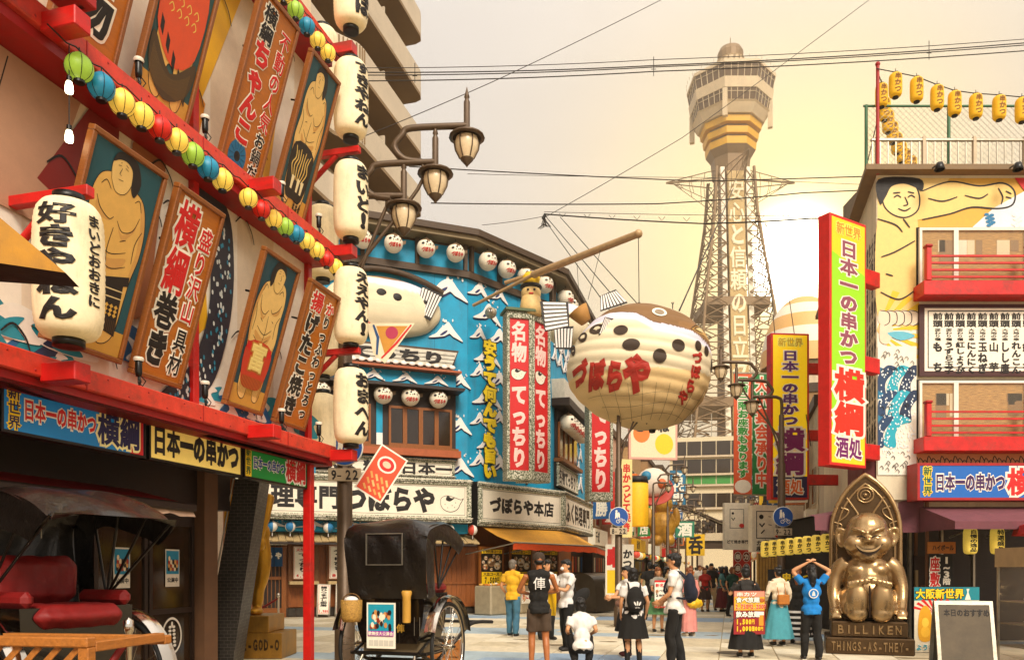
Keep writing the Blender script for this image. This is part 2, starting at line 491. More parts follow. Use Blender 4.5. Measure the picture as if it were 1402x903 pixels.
# ================================================================ hanging paper lanterns
def lantern_bm(r, h, m=M_paper, ribs=22):
    b = MB(); prof = [(r * .42, -h/2)]
    n = ribs * 2
    for i in range(n + 1):
        t = i / n; z = -h/2 + h * t
        rr = r * (.5 + .5 * math.sqrt(max(0, 1 - abs(2 * t - 1) ** 8))) * (1 - .05 * (2 * t - 1) ** 2) * (1 if i % 2 else .985)
        prof.append((rr, z))
    prof.append((r * .42, h/2))
    b.lathe(prof, m, 28); return b
def make_lantern(name, label, group, r, h, txt, T, sub=None, ang=0, bold=.05, tw=.62, ink=None, wire=.1, cat='lantern', paper=None):
    t = thing(name, label, cat, T, group)
    obj('paper_shade', lantern_bm(r, h, paper or M_paper), t)
    for sg in (-1, 1):
        b = MB(); b.lathe([(0, sg * (h/2 - .005)), (r * .46, sg * (h/2 - .005)), (r * .46, sg * (h/2 + h * .055)), (r * .36, sg * (h/2 + h * .055)), (0, sg * (h/2 + h * .05))], M_black, 18)
        obj('cap_ring', b, t)
    b = MB(); b.cyl((0, 0, h/2), (0, 0, h/2 + wire), .006, M_rope, n=5); obj('hanging_wire', b, t)
    if txt:
        def warp(c):
            a = c[:, 0] / r + ang; z = c[:, 1]
            q = np.clip(np.abs(z) * 2 / h, 0, 1); rr = r * (.5 + .5 * np.sqrt(1 - q ** 8)) * (1 - .05 * q * q) + .004 + c[:, 2]
            return np.stack([rr * np.sin(a), -rr * np.cos(a), z], 1)
        b = MB(); k = len(txt); hh = h * .84
        text(b, txt, 0 if not sub else -r * .18, hh / 2, r * tw * 1.5, hh / k, ink or M_ink, bold, 'v', 0, .002, warp=warp)
        if sub: text(b, sub, r * .95, hh / 2 * .9, r * .5, hh / len(sub) * .8, ink or M_ink, .04, 'v', 0, .002, warp=warp)
        obj('lettering', b, t)
    return t
# ================================================================ restaurant on the left
LF = frame((-2.575, 11.8, 0), (.2625, .9649, 0))
S0 = -11.5                                                     # the facade runs on past the camera
def LT(s, y, o=0): return LF @ tr(s, y, o)
lb = thing('restaurant_building', 'three storey restaurant with red ledges and painted murals filling the left side', 'building', LF)
b = MB(); b.box((S0, 3.05, -9), (.0, 11.5, -.42), M_cream); b.box((S0, 2.38, -9), (-.25, 3.04, -1.62), M_dark)
obj('upper_wall', b, lb)
for y, hh, lo in ((3.12, .19, .5), (6.06, .2, .5), (8.98, .2, .5)):
    b = MB(); b.bbox((S0, y, -.5), (.0, y + hh, 0), M_salmon, .012); obj('ledge_beam', b, lb)
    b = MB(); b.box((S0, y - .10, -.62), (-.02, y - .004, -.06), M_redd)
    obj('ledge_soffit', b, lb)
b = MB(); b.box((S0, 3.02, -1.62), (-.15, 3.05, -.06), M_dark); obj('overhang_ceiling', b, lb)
# brackets carrying the lanterns
for y in (3.1, 6.05, 8.97):
    for s in (-.1, -2.15, -5.15, -8.0):
        if s > -1 or y < 8:
            b = MB(); b.bbox((s - .09, y - .02, -.02), (s + .09, y + .14, .34), M_red, .008); obj('bracket', b, lb)
for y in (4.62, 7.52):
    for s in (-.1, -5.15):
        b = MB(); b.bbox((s - .045, y, -.4), (s + .045, y + .09, .42), M_red, .006)
        b.tube([(s, y - .36, -.38), (s, y + .01, .05)], .038, M_red, 6); obj('lantern_arm', b, lb)
for s in (-.16, -2.75, -6.1):
    b = MB(); b.bbox((s - .05, 3.3, -.42), (s + .05, 6.0, -.34), M_red, .006); b.bbox((s - .05, 6.25, -.42), (s + .05, 8.95, -.34), M_red, .006); obj('wall_post', b, lb)
# corner column standing on the pavement
b = MB(); b.bbox((-.34, 0, -.36), (-.22, 3.02, -.24), M_red, .008); obj('corner_column', b, lb)
# storefront
b = MB(); b.box((S0, 0, -9), (-2.9, 2.38, -1.66), mat('shop_brown', '#3d2a1c', .6, 0, .2, 5, .2)); b.box((-1.02, 0, -9), (-.72, 3.0, -1.5), mat('brown_render', '#6b4b33', .7)); b.box((-2.9, 2.2, -9), (-1.02, 2.38, -1.66), M_dark)
b.box((-.72, 0, -9), (-.62, 3.0, -2.4), M_blackm); obj('ground_floor_wall', b, lb)
b = MB(); b.box((-2.9, 0, -2.9), (-1.02, 2.2, -2.8), mat('dim_interior', '#4a3018', .8)); b.box((-2.9, 0, -2.8), (-1.02, .02, -1.7), M_dark)
for k in range(7): b.box((-2.8 + k * .26, 1.75 - .06 * (k % 3), -2.79), (-2.62 + k * .26, 2.05, -2.76), mat('pale_notice', '#c9a86c', .7))
obj('entrance_interior', b, lb)
for k, s in enumerate((-2.9, -1.97)):
    d = obj('sliding_door', MB().box((s + .02, 0, -1.69), (s + .08, 2.2, -1.64), M_dark).box((s + .86, 0, -1.69), (s + .92, 2.2, -1.64), M_dark)
            .box((s + .08, 2.1, -1.69), (s + .86, 2.2, -1.64), M_dark).box((s + .08, 0, -1.69), (s + .86, .12, -1.64), M_dark).box((s + .08, .92, -1.69), (s + .86, .99, -1.64), M_dark), lb)
    obj('glass_pane', MB().box((s + .08, .12, -1.675), (s + .86, 2.1, -1.668), mat('brown_glass', '#3a2a1c', .05, 0, .1, 2, .02, alpha=.72, spec=.9)), d)
    e = MB(); cx, cy = s + .47, .62
    ring = circle(cx, cy, .2, .25, 32); inn = circle(cx, cy, .175, .22, 32)
    e.add([(*p, -1.655) for p in ring] + [(*p, -1.655) for p in inn], [(i, (i+1) % 32, 32+(i+1) % 32, 32+i) for i in range(32)], M_white)
    if k == 0:
        e.poly(spline([(cx-.11, cy-.15), (cx-.07, cy+.02), (cx-.12, cy+.08), (cx-.05, cy+.12), (cx-.03, cy+.17), (cx+.04, cy+.16), (cx+.05, cy+.11), (cx+.12, cy+.06), (cx+.08, cy-.02), (cx+.12, cy-.16)], 4, True), -1.655, M_white)
    else:
        for q in range(6):
            for sg in (-1, 1):
                e.poly(circle(cx + sg * (.035 + .004 * q), cy + .12 - q * .05, .032, .02, 10), -1.655, M_white)
        e.poly(circle(cx, cy + .16, .02, .035, 10), -1.653, M_white)
    obj('door_emblem', e, d)
    p = MB(); p.rect(s + .34, 1.28, s + .62, 1.78, -1.655, flat('#e7dcc8')); p.rect(s + .355, 1.45, s + .605, 1.76, -1.652, flat('#1f86a8'))
    for q in range(16):
        p.poly(circle(s + .4 + (q % 5) * .04, 1.52 + (q // 5) * .045, .022, .035, 8), -1.650 + .0007 * q, flat(('#2a1a14', '#d8a05a', '#a8371f', '#efd9b0')[q % 4]))
    text(p, '公演中', s + .37, 1.37, .075, .07, M_ink, .03, 'h', -1.652)
    obj('poster', p, d)
for s in (-3.9, -4.9, -6.1, -7.3):
    b = MB(); b.box((s, 0, -1.66), (s + .07, 2.3, -1.6), M_dark); obj('mullion', b, lb)
b = MB()
for k in range(5): b.box((-7.3 + k * .86, .95, -1.655), (-7.3 + k * .86 + .72, 2.1, -1.645), M_glass)
obj('shop_window', b, lb)
# rolled awning along the shopfront
aw = thing('rolled_awning', 'folded dark red awning running above the glass doors at left', 'awning', LF)
b = MB(); b.bbox((S0, 2.2, -.75), (-2.35, 2.3, -.62), M_dark, .02); obj('front_bar', b, aw)
b = MB(); b.loft([[(s, 2.5, -1.55), (s, 2.28 - .02 * math.sin(s * 3), -.72), (s, 2.26 - .02 * math.sin(s * 3), -.72), (s, 2.47, -1.55)] for s in np.linspace(S0, -2.38, 24)], M_redd, smooth=False); obj('canvas', b, aw)
b = MB(); rr = random.Random(3)
pts = [(s, 2.16 - .03 * rr.random(), -.66 + .02 * rr.random()) for s in np.linspace(-3.1, -2.36, 9)]
b.loft([[(p[0], 2.24, -.7), (p[0], p[1], p[2]), (p[0], p[1] + .01, p[2] - .02)] for p in pts], mat('faded_cloth', '#c9a58a', .8), smooth=False); obj('hanging_edge', b, aw)
# the three light box signs
def lightbox(name, label, T, w, h, col, depth=.12, emit=.12, frame_m=None, group=None, cat='sign', rim=.025):
    t = thing(name, label, cat, T, group)
    b = MB(); m = frame_m or M_black
    b.box((0, 0, -depth), (w, h, -.02), m)
    for q in ((0, 0, rim, h), (w - rim, 0, w, h), (rim, 0, w - rim, rim), (rim, h - rim, w - rim, h)): b.box((q[0], q[1], -.02), (q[2], q[3], .012), m)
    obj('case', b, t)
    b = MB(); b.box((rim, rim, -.019), (w - rim, h - rim, 0), col); obj('face_panel', b, t)
    return t
c_yel, c_whi, c_red, c_navy, c_blk, c_blu, c_grn, c_pur = (flat(x) for x in ('#f4c81c', '#efe6d2', '#cc1a16', '#1a1648', '#191310', '#0f63a0', '#0c7a2c', '#8a1462'))
sg = lightbox('sign_board', 'long blue light box sign with red lettering over the shop doors at far left', LT(-5.36, 2.66, -.3), 1.72, .46, flat('#0d6c9c', emit=.1))
b = MB(); b.poly([(1.50, .026), (1.69, .026), (1.69, .43), (1.62, .43)], .003, flat('#c81c1c'))
text2(b, '新世界', .13, .41, .13, .125, flat('#2a2048'), c_yel, .03, .07, 'v', .003)
text2(b, '日本一の串かつ', .22, .23, .118, .2, c_red, c_whi, .045, .06, 'h', .004); text2(b, '横綱', 1.06, .225, .29, .34, c_navy, flat('#f5e6a0'), .055, .05, 'h', .004); obj('lettering', b, sg)
sg = lightbox('sign_board', 'pale yellow light box sign with heavy black lettering beside the blue one', LT(-3.59, 2.66, -.3), 1.66, .46, flat('#e9c765', emit=.1))
b = MB(); text(b, '日本一の串かつ', .06, .23, .22, .33, c_blk, .07, 'h', .003); obj('lettering', b, sg)
sg = lightbox('sign_board', 'green light box sign with red and blue lettering beside the red corner column', LT(-1.89, 2.66, -.3), 1.57, .43, flat('#0b7a30', emit=.1))
b = MB(); b.rect(.026, .026, .17, .404, .003, c_yel)
text(b, '新世界', .1, .39, .11, .115, flat('#2a5a20'), .03, 'v', .006)
text2(b, '日本一の串かつ', .2, .22, .108, .17, flat('#1c3c8c'), c_whi, .04, .05, 'h', .004); text2(b, '横綱', .98, .215, .27, .33, c_red, c_whi, .055, .05, 'h', .004); obj('lettering', b, sg)
# ---------------------------------------------------------------- framed boards leaning out of the wall
SK, SKY_, TEAL, APR = flat('#dfae5a'), flat('#e6bd70'), flat('#1c5560'), flat('#231a14')
def wrestler(b, w, h, kind):
    """a plain woodblock-style wrestler"""
    rn = random.Random(kind); z = .004
    X = lambda u: u * w; Y = lambda v: v * h; P = lambda L: [(X(u), Y(v)) for u, v in L]
    b.rect(0, 0, w, h, .002, flat(('#1c4f58', '#1f4650', '#234a50', '#2a4c4c')[kind % 4]))
    b.rect(0, 0, w, h * .13, .003, flat('#c9963e'))
    fx = (lambda u: 1 - u) if kind % 2 else (lambda u: u)
    Q = lambda L: P([(fx(u), v) for u, v in L])
    body = [(.12, .62), (.1, .74), (.16, .84), (.3, .88), (.42, .875), (.62, .86), (.82, .82), (.93, .7), (.95, .55), (.9, .42), (.88, .3), (.85, .12), (.74, .05), (.6, .06), (.58, .22), (.5, .24), (.42, .2), (.36, .06), (.2, .05), (.14, .16), (.12, .3), (.1, .42), (.08, .5)]
    b.poly(spline(Q(body), 5, True), z, SKY_ if kind % 3 else SK)
    b.stroke(spline(Q(body) + [Q(body)[0]], 5), .009, z + .001, M_ink)
    for L_ in ([(.93, .7), (.95, .55), (.9, .42), (.86, .44), (.89, .56), (.86, .7), (.78, .82), (.84, .81)], [(.28, .52), (.5, .475), (.76, .51), (.7, .45), (.5, .42), (.34, .45)], [(.2, .72), (.3, .675), (.42, .655), (.3, .65), (.2, .68)], [(.54, .655), (.64, .615), (.8, .69), (.76, .64), (.64, .59)], [(.1, .42), (.14, .16), (.2, .05), (.22, .1), (.17, .25), (.15, .42)]):
        b.poly(spline(Q(L_), 4, True), z + .0006, flat('#cf9a52'))
    hd = [(.31, .85), (.28, .92), (.33, .97), (.46, .985), (.58, .96), (.6, .88), (.53, .81), (.4, .80)]
    b.poly(spline(Q(hd), 5, True), z + .002, SKY_)
    b.stroke(spline(Q(hd + hd[:1]), 5), .006, z + .003, M_ink)
    b.poly(spline(Q([(.28, .93), (.33, .985), (.48, 1.0), (.62, .985), (.72, .9), (.67, .82), (.6, .85), (.57, .93), (.48, .96), (.37, .955)]), 4, True), z + .0035, APR)
    for L in ([(.36, .925), (.4, .93)], [(.46, .93), (.51, .925)], [(.42, .92), (.4, .89), (.43, .885)], [(.4, .862), (.47, .866)], [(.385, .942), (.4, .945)], [(.46, .946), (.5, .94)]):
        b.stroke(Q(L), .007, z + .005, M_ink)
    for L in ([(.18, .74), (.26, .69), (.4, .66), (.46, .68)], [(.52, .67), (.62, .63), (.76, .66), (.82, .74)], [(.9, .68), (.84, .6), (.85, .5)], [(.14, .66), (.22, .6), (.2, .5)],
              [(.3, .55), (.5, .5), (.74, .54)], [(.34, .48), (.55, .43), (.78, .47)], [(.49, .63), (.47, .52), (.5, .45)], [(.2, .8), (.26, .83), (.34, .8)], [(.7, .8), (.76, .82), (.82, .77)], [(.62, .58), (.7, .6)], [(.3, .6), (.36, .61)]):
        b.stroke(spline(Q(L), 5), .008, z + .002, M_ink)
    ap = [(.13, .42), (.3, .4), (.55, .385), (.88, .43), (.89, .38), (.55, .335), (.3, .35), (.12, .37)]
    b.poly(Q(ap), z + .004, APR if kind % 2 == 0 else c_red)
    if kind == 0:
        b.poly(Q([(.2, .385), (.82, .385), (.86, .1), (.5, .13), (.16, .1)]), z + .003, APR)
        for v in (.34, .3): b.stroke(Q([(.18, v), (.5, v - .01), (.84, v)]), .014, z + .0045, flat('#e0c890'))
        for i in range(9):
            for j in range(3): b.poly(P([(fx(.2 + i * .07), .25 - j * .022), (fx(.2 + i * .07 + .03), .262 - j * .022), (fx(.2 + i * .07 + .06), .25 - j * .022), (fx(.2 + i * .07 + .03), .238 - j * .022)]), z + .005, flat('#d8a848'))
        for i in range(26): b.stroke(P([(fx(.18 + i * .026), .18), (fx(.17 + i * .027), .11)]), .006, z + .005, flat('#6a4a20'))
    elif kind == 1:
        b.poly(spline(Q([(.14, .42), (.86, .42), (.82, .16), (.5, .12), (.18, .16)]), 4, True), z + .0032, flat('#c33a1c'))
        text2(b, '富', w * .5, h * .44, w * .5, h * .2, flat('#e8cf7a'), flat('#b8742a'), .06, .03, 'v', z + .005)
        for i in range(30): b.stroke(P([(.2 + i * .021, .2), (.17 + i * .023, .08)]), .007, z + .006, flat('#b88a2e' if i % 2 else '#6e4e18'))
    elif kind == 2:
        b.poly(spline(Q([(.16, .44), (.86, .44), (.8, .12), (.5, .09), (.2, .12)]), 4, True), z + .0032, APR)
        for i in range(7):
            b.stroke(spline(P([(.24 + i * .09, .43 - (i % 2) * .02), (.3 + i * .07, .36), (.22 + i * .09, .3), (.34 + i * .05, .22)]), 5), .02, z + .005, flat('#dcb862'))
        for sgx in (.36, .56, .7): b.poly(P([(sgx - .05, .24), (sgx + .05, .24), (sgx + .03, .15), (sgx - .03, .15)]), z + .006, flat('#e8d9a8'))
    else:
        b.poly(spline(Q([(.1, .7), (.5, .62), (.9, .72), (.94, .4), (.5, .24), (.1, .36)]), 4, True), z + .0045, flat('#d9502a'))
        for i in range(5):
            b.poly(P([(.12 + i * .17, .44 - i * .06), (.2 + i * .17, .41 - i * .06), (.22 + i * .17, .34 - i * .06), (.14 + i * .17, .37 - i * .06)]), z + .006, APR)
        for i in range(10):
            cx_, cy_ = .25 + (i % 4) * .16, .5 + (i // 4) * .06
            b.stroke(spline(P([(cx_ - .05, cy_), (cx_, cy_ + .025), (cx_ + .05, cy_), (cx_ + .01, cy_ - .02)]), 5), .012, z + .006, flat('#e9c25a'))
        b.poly(spline(Q([(.06, .34), (.5, .2), (.94, .34), (.9, .16), (.5, .06), (.1, .16)]), 4, True), z + .0062, flat('#4a3820'))
        for i in range(40): b.stroke(P([(.1 + i * .02, .28 - .1 * math.sin(i / 40 * 3.14)), (.12 + i * .019, .1)]), .004, z + .007, flat('#8a6a38'))
    # written line of signature strokes
    if kind == 2:
        for i in range(3): text(b, '大関取組', w * (.6 + .1 * i), h * .1, w * .07, h * .022, M_ink, .03, 'v', z + .006)
def framed(label, s0, s1, y0, h, lean, kind=None, txt=None, d0=-.3, cat='painting'):
    w = s1 - s0; T = LF @ tr(s0, y0, d0) @ rx(R(lean))
    t = thing('framed_painting' if kind is not None else 'framed_menu_board', label, cat, T)
    obj('backing_board', MB().box((.03, .03, -.03), (w - .03, h - .03, 0), M_board), t)
    for nm, q in (('frame_rail', (0, 0, w, .05)), ('frame_rail', (0, h - .05, w, h)), ('frame_stile', (0, .051, .05, h - .051)), ('frame_stile', (w - .05, .051, w, h - .051))):
        obj(nm, MB().bbox((q[0], q[1], -.05), (q[2], q[3], .03), M_frame, .008), t)
    b = MB(tr(.055, .055, .001))
    if kind is not None: wrestler(b, w - .11, h - .11, kind); obj('artwork', b, t)
    else: txt(b, w - .11, h - .11); obj('lettering', b, t)
    obj('wall_stay', MB().cyl((w * .5, h * .75, -.4), (w * .5, h * .75, -.05), .014, M_black, n=6), t)
    return t
def menuA(b, w, h):
    text2(b, '横綱', w * .32, h * .98, w * .52, h * .26, c_red, c_whi, .05, .045, 'v', .004); text2(b, '巻き', w * .32, h * .47, w * .5, h * .21, M_ink, c_whi, .06, .045, 'v', .004)
    text2(b, '盛り沢山', w * .8, h * .9, w * .32, h * .14, c_red, c_whi, .03, .06, 'v', .004); text2(b, '具材', w * .8, h * .31, w * .32, h * .14, M_ink, c_whi, .03, .06, 'v', .004)
def menuB(b, w, h):
    text2(b, '揚', w * .33, h * .98, w * .44, h * .15, c_red, c_whi, .05, .045, 'v', .004); text2(b, 'げたこ焼き', w * .33, h * .82, w * .46, h * .155, M_ink, c_whi, .06, .045, 'v', .004)
    text2(b, 'かりっふわっとろっ', w * .82, h * .95, w * .3, h * .1, M_ink, c_whi, .04, .06, 'v', .004); text2(b, 'か', w * .82, h * .95, w * .3, h * .1, c_red, c_whi, .04, .06, 'v', .0105)
def menuC(b, w, h):
    text2(b, '横綱', w * .3, h * .98, w * .36, h * .11, M_ink, c_whi, .05, .05, 'v', .004); text2(b, 'ちゃんこ', w * .32, h * .77, w * .46, h * .155, c_red, c_whi, .06, .045, 'v', .004)
    b.poly(circle(w * .34, h * .075, w * .24, h * .095), .003, flat('#1c6c96')); b.poly(circle(w * .34, h * .075, w * .08, h * .03), .0045, c_blk)
    for k in range(14):
        a = k / 14 * 6.283; b.stroke([(w * .34 + math.cos(a) * w * .1, h * .075 + math.sin(a) * h * .04), (w * .34 + math.cos(a) * w * .22, h * .075 + math.sin(a) * h * .088)], .012, .006, flat('#0f4a68'))
    text2(b, '不動の人気', w * .8, h * .93, w * .3, h * .125, c_red, c_whi, .03, .055, 'v', .004); text2(b, 'お鍋だ', w * .8, h * .3, w * .28, h * .1, M_ink, c_whi, .03, .055, 'v', .004)
def menuD(b, w, h):
    text2(b, '絶品名物', w * .5, h * .96, w * .7, h * .22, M_ink, c_whi, .06, .04, 'v', .004)
framed('painting of a wrestler in a black apron behind the large paper lantern', -4.95, -4.0, 3.55, 1.9, 17, 0)
framed('brown board with red and black lettering, second in the lower row beside the large lantern', -3.86, -3.1, 3.5, 1.95, 17, txt=menuA, cat='menu board')
framed('lower painting of a wrestler with a red and gold fringed apron', -2.3, -1.5, 3.5, 1.92, 17, 1)
framed('narrow brown board with black lettering nearest the corner in the lower row', -1.22, -.42, 3.48, 1.94, 17, txt=menuB, cat='menu board')
framed('upper painting of a wrestler wearing a patterned black and gold apron nearest the corner', -1.27, -.48, 6.36, 2.05, 17, 2)
framed('upper brown board with large red lettering and a round blue badge', -2.42, -1.6, 6.36, 2.08, 17, txt=menuC, cat='menu board')
framed('upper painting of a wrestler in an orange robe with black diamonds', -3.86, -3.02, 6.34, 2.05, 17, 3)
framed('brown board with white edged black lettering cut by the top left of the view', -4.9, -4.1, 6.34, 2.05, 17, txt=menuD, cat='menu board')
# ---------------------------------------------------------------- painted wall panels
mu = MB(tr(0, 0, -.415)); rn = random.Random(11)
for (x0, x1, yb, yt) in ((-8.5, -.2, 3.31, 6.0), (-8.5, -.2, 6.26, 8.95)):
    cols = ['#e8dcc6', '#dcc8aa', '#ece2d0', '#e2d0b6', '#e9dfcc']
    x = x0; k = 0
    while x < x1:
        ww = rn.uniform(.7, 1.4); mu.rect(x, yb, min(x + ww, x1), yt, .001, flat(cols[k % 5], .8)); x += ww; k += 1
def wave(b, x, y, s, z, m1, m2, flip=1):
    b.poly(spline([(x, y), (x + .1 * s * flip, y + .16 * s), (x + .3 * s * flip, y + .26 * s), (x + .55 * s * flip, y + .2 * s), (x + .42 * s * flip, y + .13 * s), (x + .5 * s * flip, y)], 5, True), z, m1)
    b.poly(spline([(x + .1 * s * flip, y), (x + .2 * s * flip, y + .12 * s), (x + .36 * s * flip, y + .17 * s), (x + .3 * s * flip, y + .08 * s), (x + .36 * s * flip, y)], 5, True), z + .002, m2)
for k in range(30):
    x = rn.uniform(-6.4, -.4); s = rn.uniform(.6, 1.5); wave(mu, x, 3.32 + rn.uniform(0, .35), s, .004 + .0004 * k, flat(('#1d7f8c', '#e9e2d4', '#2a5f8c')[k % 3]), flat(('#2b3350', '#2a8a9c', '#e9e2d4')[k % 3]), rn.choice((-1, 1)))
mu.poly([(-3.2, 7.2), (-2.3, 8.9), (-1.7, 8.9), (-2.9, 6.3), (-3.2, 6.3)], .006, flat('#e0a820')); mu.poly([(-3.3, 6.27), (-2.7, 6.27), (-2.5, 7.0), (-2.9, 7.3), (-3.2, 6.9)], .008, flat('#d88a1c'))
mu.poly([(-1.4, 7.1), (-1.0, 8.9), (-.7, 8.9), (-1.2, 6.5)], .006, flat('#e3ab3a'))
mu.poly([(-2.9, 4.0), (-2.55, 5.9), (-2.2, 5.9), (-2.5, 5.0), (-2.45, 4.4)], .006, flat('#e0a820'))
band = spline([(-3.3, 3.4), (-2.75, 3.9), (-2.45, 4.6), (-2.45, 5.3), (-2.7, 5.95), (-2.1, 5.95), (-1.95, 5.3), (-2.05, 4.5), (-2.4, 3.7), (-3.0, 3.32)], 6, True)
mu.poly(band, .02, flat('#2a2a34'))
for k in range(120):
    t = rn.random(); x, y = spline([(-3.1, 3.45), (-2.55, 3.9), (-2.25, 4.6), (-2.2, 5.3), (-2.4, 5.9)], 8)[int(t * 31)]
    mu.poly(circle(x + rn.uniform(-.18, .18), y + rn.uniform(-.1, .1), .018, .03, 7), .024 + .00003 * k, flat('#cfd4cc' if k % 3 else '#2d7f9a'))
mu.poly([(-6.0, 5.2), (-5.3, 5.95), (-4.4, 5.95), (-4.9, 4.6), (-5.7, 4.6)], .02, flat('#b08468')); mu.poly([(-4.9, 5.0), (-4.3, 5.95), (-3.9, 5.95), (-4.0, 4.7)], .022, flat('#7c1c14')); mu.poly([(-4.1, 3.9), (-3.7, 5.95), (-3.2, 5.95), (-3.5, 4.2)], .021, flat('#a3643c'))
for k in range(46):
    x, y = rn.uniform(-6.5, -.5), rn.choice((rn.uniform(3.4, 5.9), rn.uniform(6.3, 8.9))); a = rn.uniform(.08, .2)
    mu.stroke(spline([(x, y), (x + a, y + a * .8), (x + 2 * a, y + .1 * a), (x + 2.4 * a, y - a * .8)], 5), .022, .028 + .00002 * k, M_ink)
mu.tube([(-5.9, 3.35, .02), (-5.2, 5.9, .02)], .006, M_ink, 4)
obj('wall_mural', mu, lb)
# beams hidden lights: upward spot lamps on the ledges
def spot(T, label):
    t = thing('spot_lamp', label, 'spotlight', T, 'upward spotlights on the red ledges')
    obj('lamp_body', MB().lathe([(0, .1), (.028, .1), (.034, .14), (.034, .25), (.03, .26)], M_black, 12, rx(R(-90))), t)
    obj('lamp_rim', MB().lathe([(.045, .25), (.052, .27), (.045, .29), (0, .288)], mat('milky_glass', '#d8cfbc', .3), 14, rx(R(-90))), t)
    obj('lamp_foot', MB().tube([(0, 0, 0), (0, .05, .02), (0, .11, 0)], .012, M_black, 6).tube([(.0, .1, .03), (.04, .06, .05), (.02, .01, .03), (-.03, .03, .02), (-.01, .1, 0)], .006, M_black, 5), t)
for yy, nm in ((3.31, 'lower'), (6.26, 'upper')):
    for s, wh in ((-4.02, 'beside the leftmost painting'), (-2.98, 'after the second board'), (-1.4, 'between the last two boards'), (-.42, 'nearest the corner lanterns')):
        spot(LT(s, yy, -.06), f'black spotlight with white rim on the {nm} red ledge {wh}')
# big lanterns
def lant(s, y, o, txt, label, r=.255, h=1.06, ang=.0, sub=None, grp='white paper lanterns of the left restaurant'):
    return make_lantern('paper_lantern', label, grp, r, h, txt, LT(s, y, o) @ rx(R(-90)) @ rz(0), sub, ang, .06, .8)
LR = M.Rotation(math.atan2(.9649, .2625), 4, 'Z')
def lant(s, y, o, txt, label, r=.25, h=1.08, ang=.0, sub=None):
    p = LF @ V((s, y, o))
    return make_lantern('paper_lantern', label, 'white paper lanterns of the left restaurant', r, h, txt, M.Translation(p), sub, ang, .06, .8)
lant(-5.3, 3.95, .34, '好きやねん', 'large white paper lantern with black lettering in front of the lower left painting', .27, 1.12, .3, 'まいどおおきに')
for y, tx, lab in ((3.86, 'おまへん', 'lowest white paper lantern of the column at the corner'), (5.3, 'ええやん!', 'second white paper lantern up the corner column'), (6.82, 'まいど!', 'third white paper lantern up the corner column below the lamp arms'),
                   (8.28, 'すきやねん', 'fourth white paper lantern up the corner column beside the uppermost red box end'), (9.85, 'なんぼ', 'white paper lantern with its glowing underside at the top edge of the view')):
    lant(-.14, y, .3, tx, lab, ang=1.0)
for y, lab in ((3.75, 'blank cream lantern half hidden behind the lowest corner lantern'), (5.2, 'blank cream lantern behind the narrow brown board'), (6.75, 'blank cream lantern hanging behind the end of the middle ledge'), (9.6, 'tall cream lantern partly hidden behind the top ledge')):
    p = ray(442, HV - (y - CZ) / 12.9 * F, 12.9); make_lantern('paper_lantern', lab, 'white paper lanterns of the left restaurant', .25, 1.15, None, M.Translation(p))
# strings of little coloured lanterns
LC = {'g': ('#8cae3a', 'green'), 'b': ('#1d7f9e', 'blue'), 'y': ('#e8bf4c', 'yellow'), 'r': ('#c8200f', 'red')}
def mini(T, c, r, lab):
    t = thing('string_lantern', lab, 'lantern', T, 'little coloured lanterns strung under the red ledges')
    mm = mat('glow_' + LC[c][1], LC[c][0], .45, 0, .15, 9, .05, emit=.22 if c in 'yg' else .1)
    b = MB(); b.lathe([(r * .35, -r)] + [(r * math.cos(R(a)) * (1 if k % 2 else .985), r * math.sin(R(a))) for k, a in enumerate(range(-66, 67, 6))] + [(r * .35, r)], mm, 20); obj('shade', b, t)
    b = MB()
    for k in range(7):
        a = k / 7 * 6.283
        b.tube([(1.005 * r * math.cos(R(e)) * math.cos(a), 1.005 * r * math.cos(R(e)) * math.sin(a), 1.005 * r * math.sin(R(e))) for e in range(-66, 67, 22)], .0035, M_black, 4, False)
    obj('wire_rib', b, t)
    obj('cap', MB().cyl((0, 0, -r * 1.12), (0, 0, -r * .9), r * .4, M_black, n=12), t)
    obj('hook', MB().cyl((0, 0, r * .9), (0, 0, r * 1.5), .006, M_black, n=5), t)
seqs = [('gbyyrygby', [-4.96 + .255 * i for i in range(9)], 5.86, 'middle'), ('yrygbyyry', [-2.42 + .27 * i for i in range(9)], 5.86, 'middle'), ('gyryrygbyy', [-3.1 + .29 * i for i in range(10)], 8.77, 'top')]
for q, (cs, ss, y, nm) in enumerate(seqs):
    for i, (c, s) in enumerate(zip(cs, ss)):
        o = ('first', 'second', 'third', 'fourth', 'fifth', 'sixth', 'seventh', 'eighth', 'ninth', 'tenth')[i]
        run = ('left run under the middle ledge', 'right run under the middle ledge', 'run under the top ledge')[q]
        p = LF @ V((s, y - .02 * math.sin(i), .12)); mini(M.Translation(p), c, .118 if q == 0 else .108, f'{LC[c][1]} string lantern, {o} from the left in the {run}')
b = MB(LF); b.tube([(-5.3 + .1 * i, 6.02 - .015 * (i % 3), .12) for i in range(56)], .007, M_black, 5); obj('lantern_cable', b, None, 'black cable carrying the little lanterns under the middle ledge', 'cable')
b = MB(LF); b.tube([(-3.4 + .1 * i, 8.94 - .015 * (i % 3), .12) for i in range(34)], .007, M_black, 5); obj('lantern_cable', b, None, 'black cable carrying the little lanterns under the top ledge', 'cable')
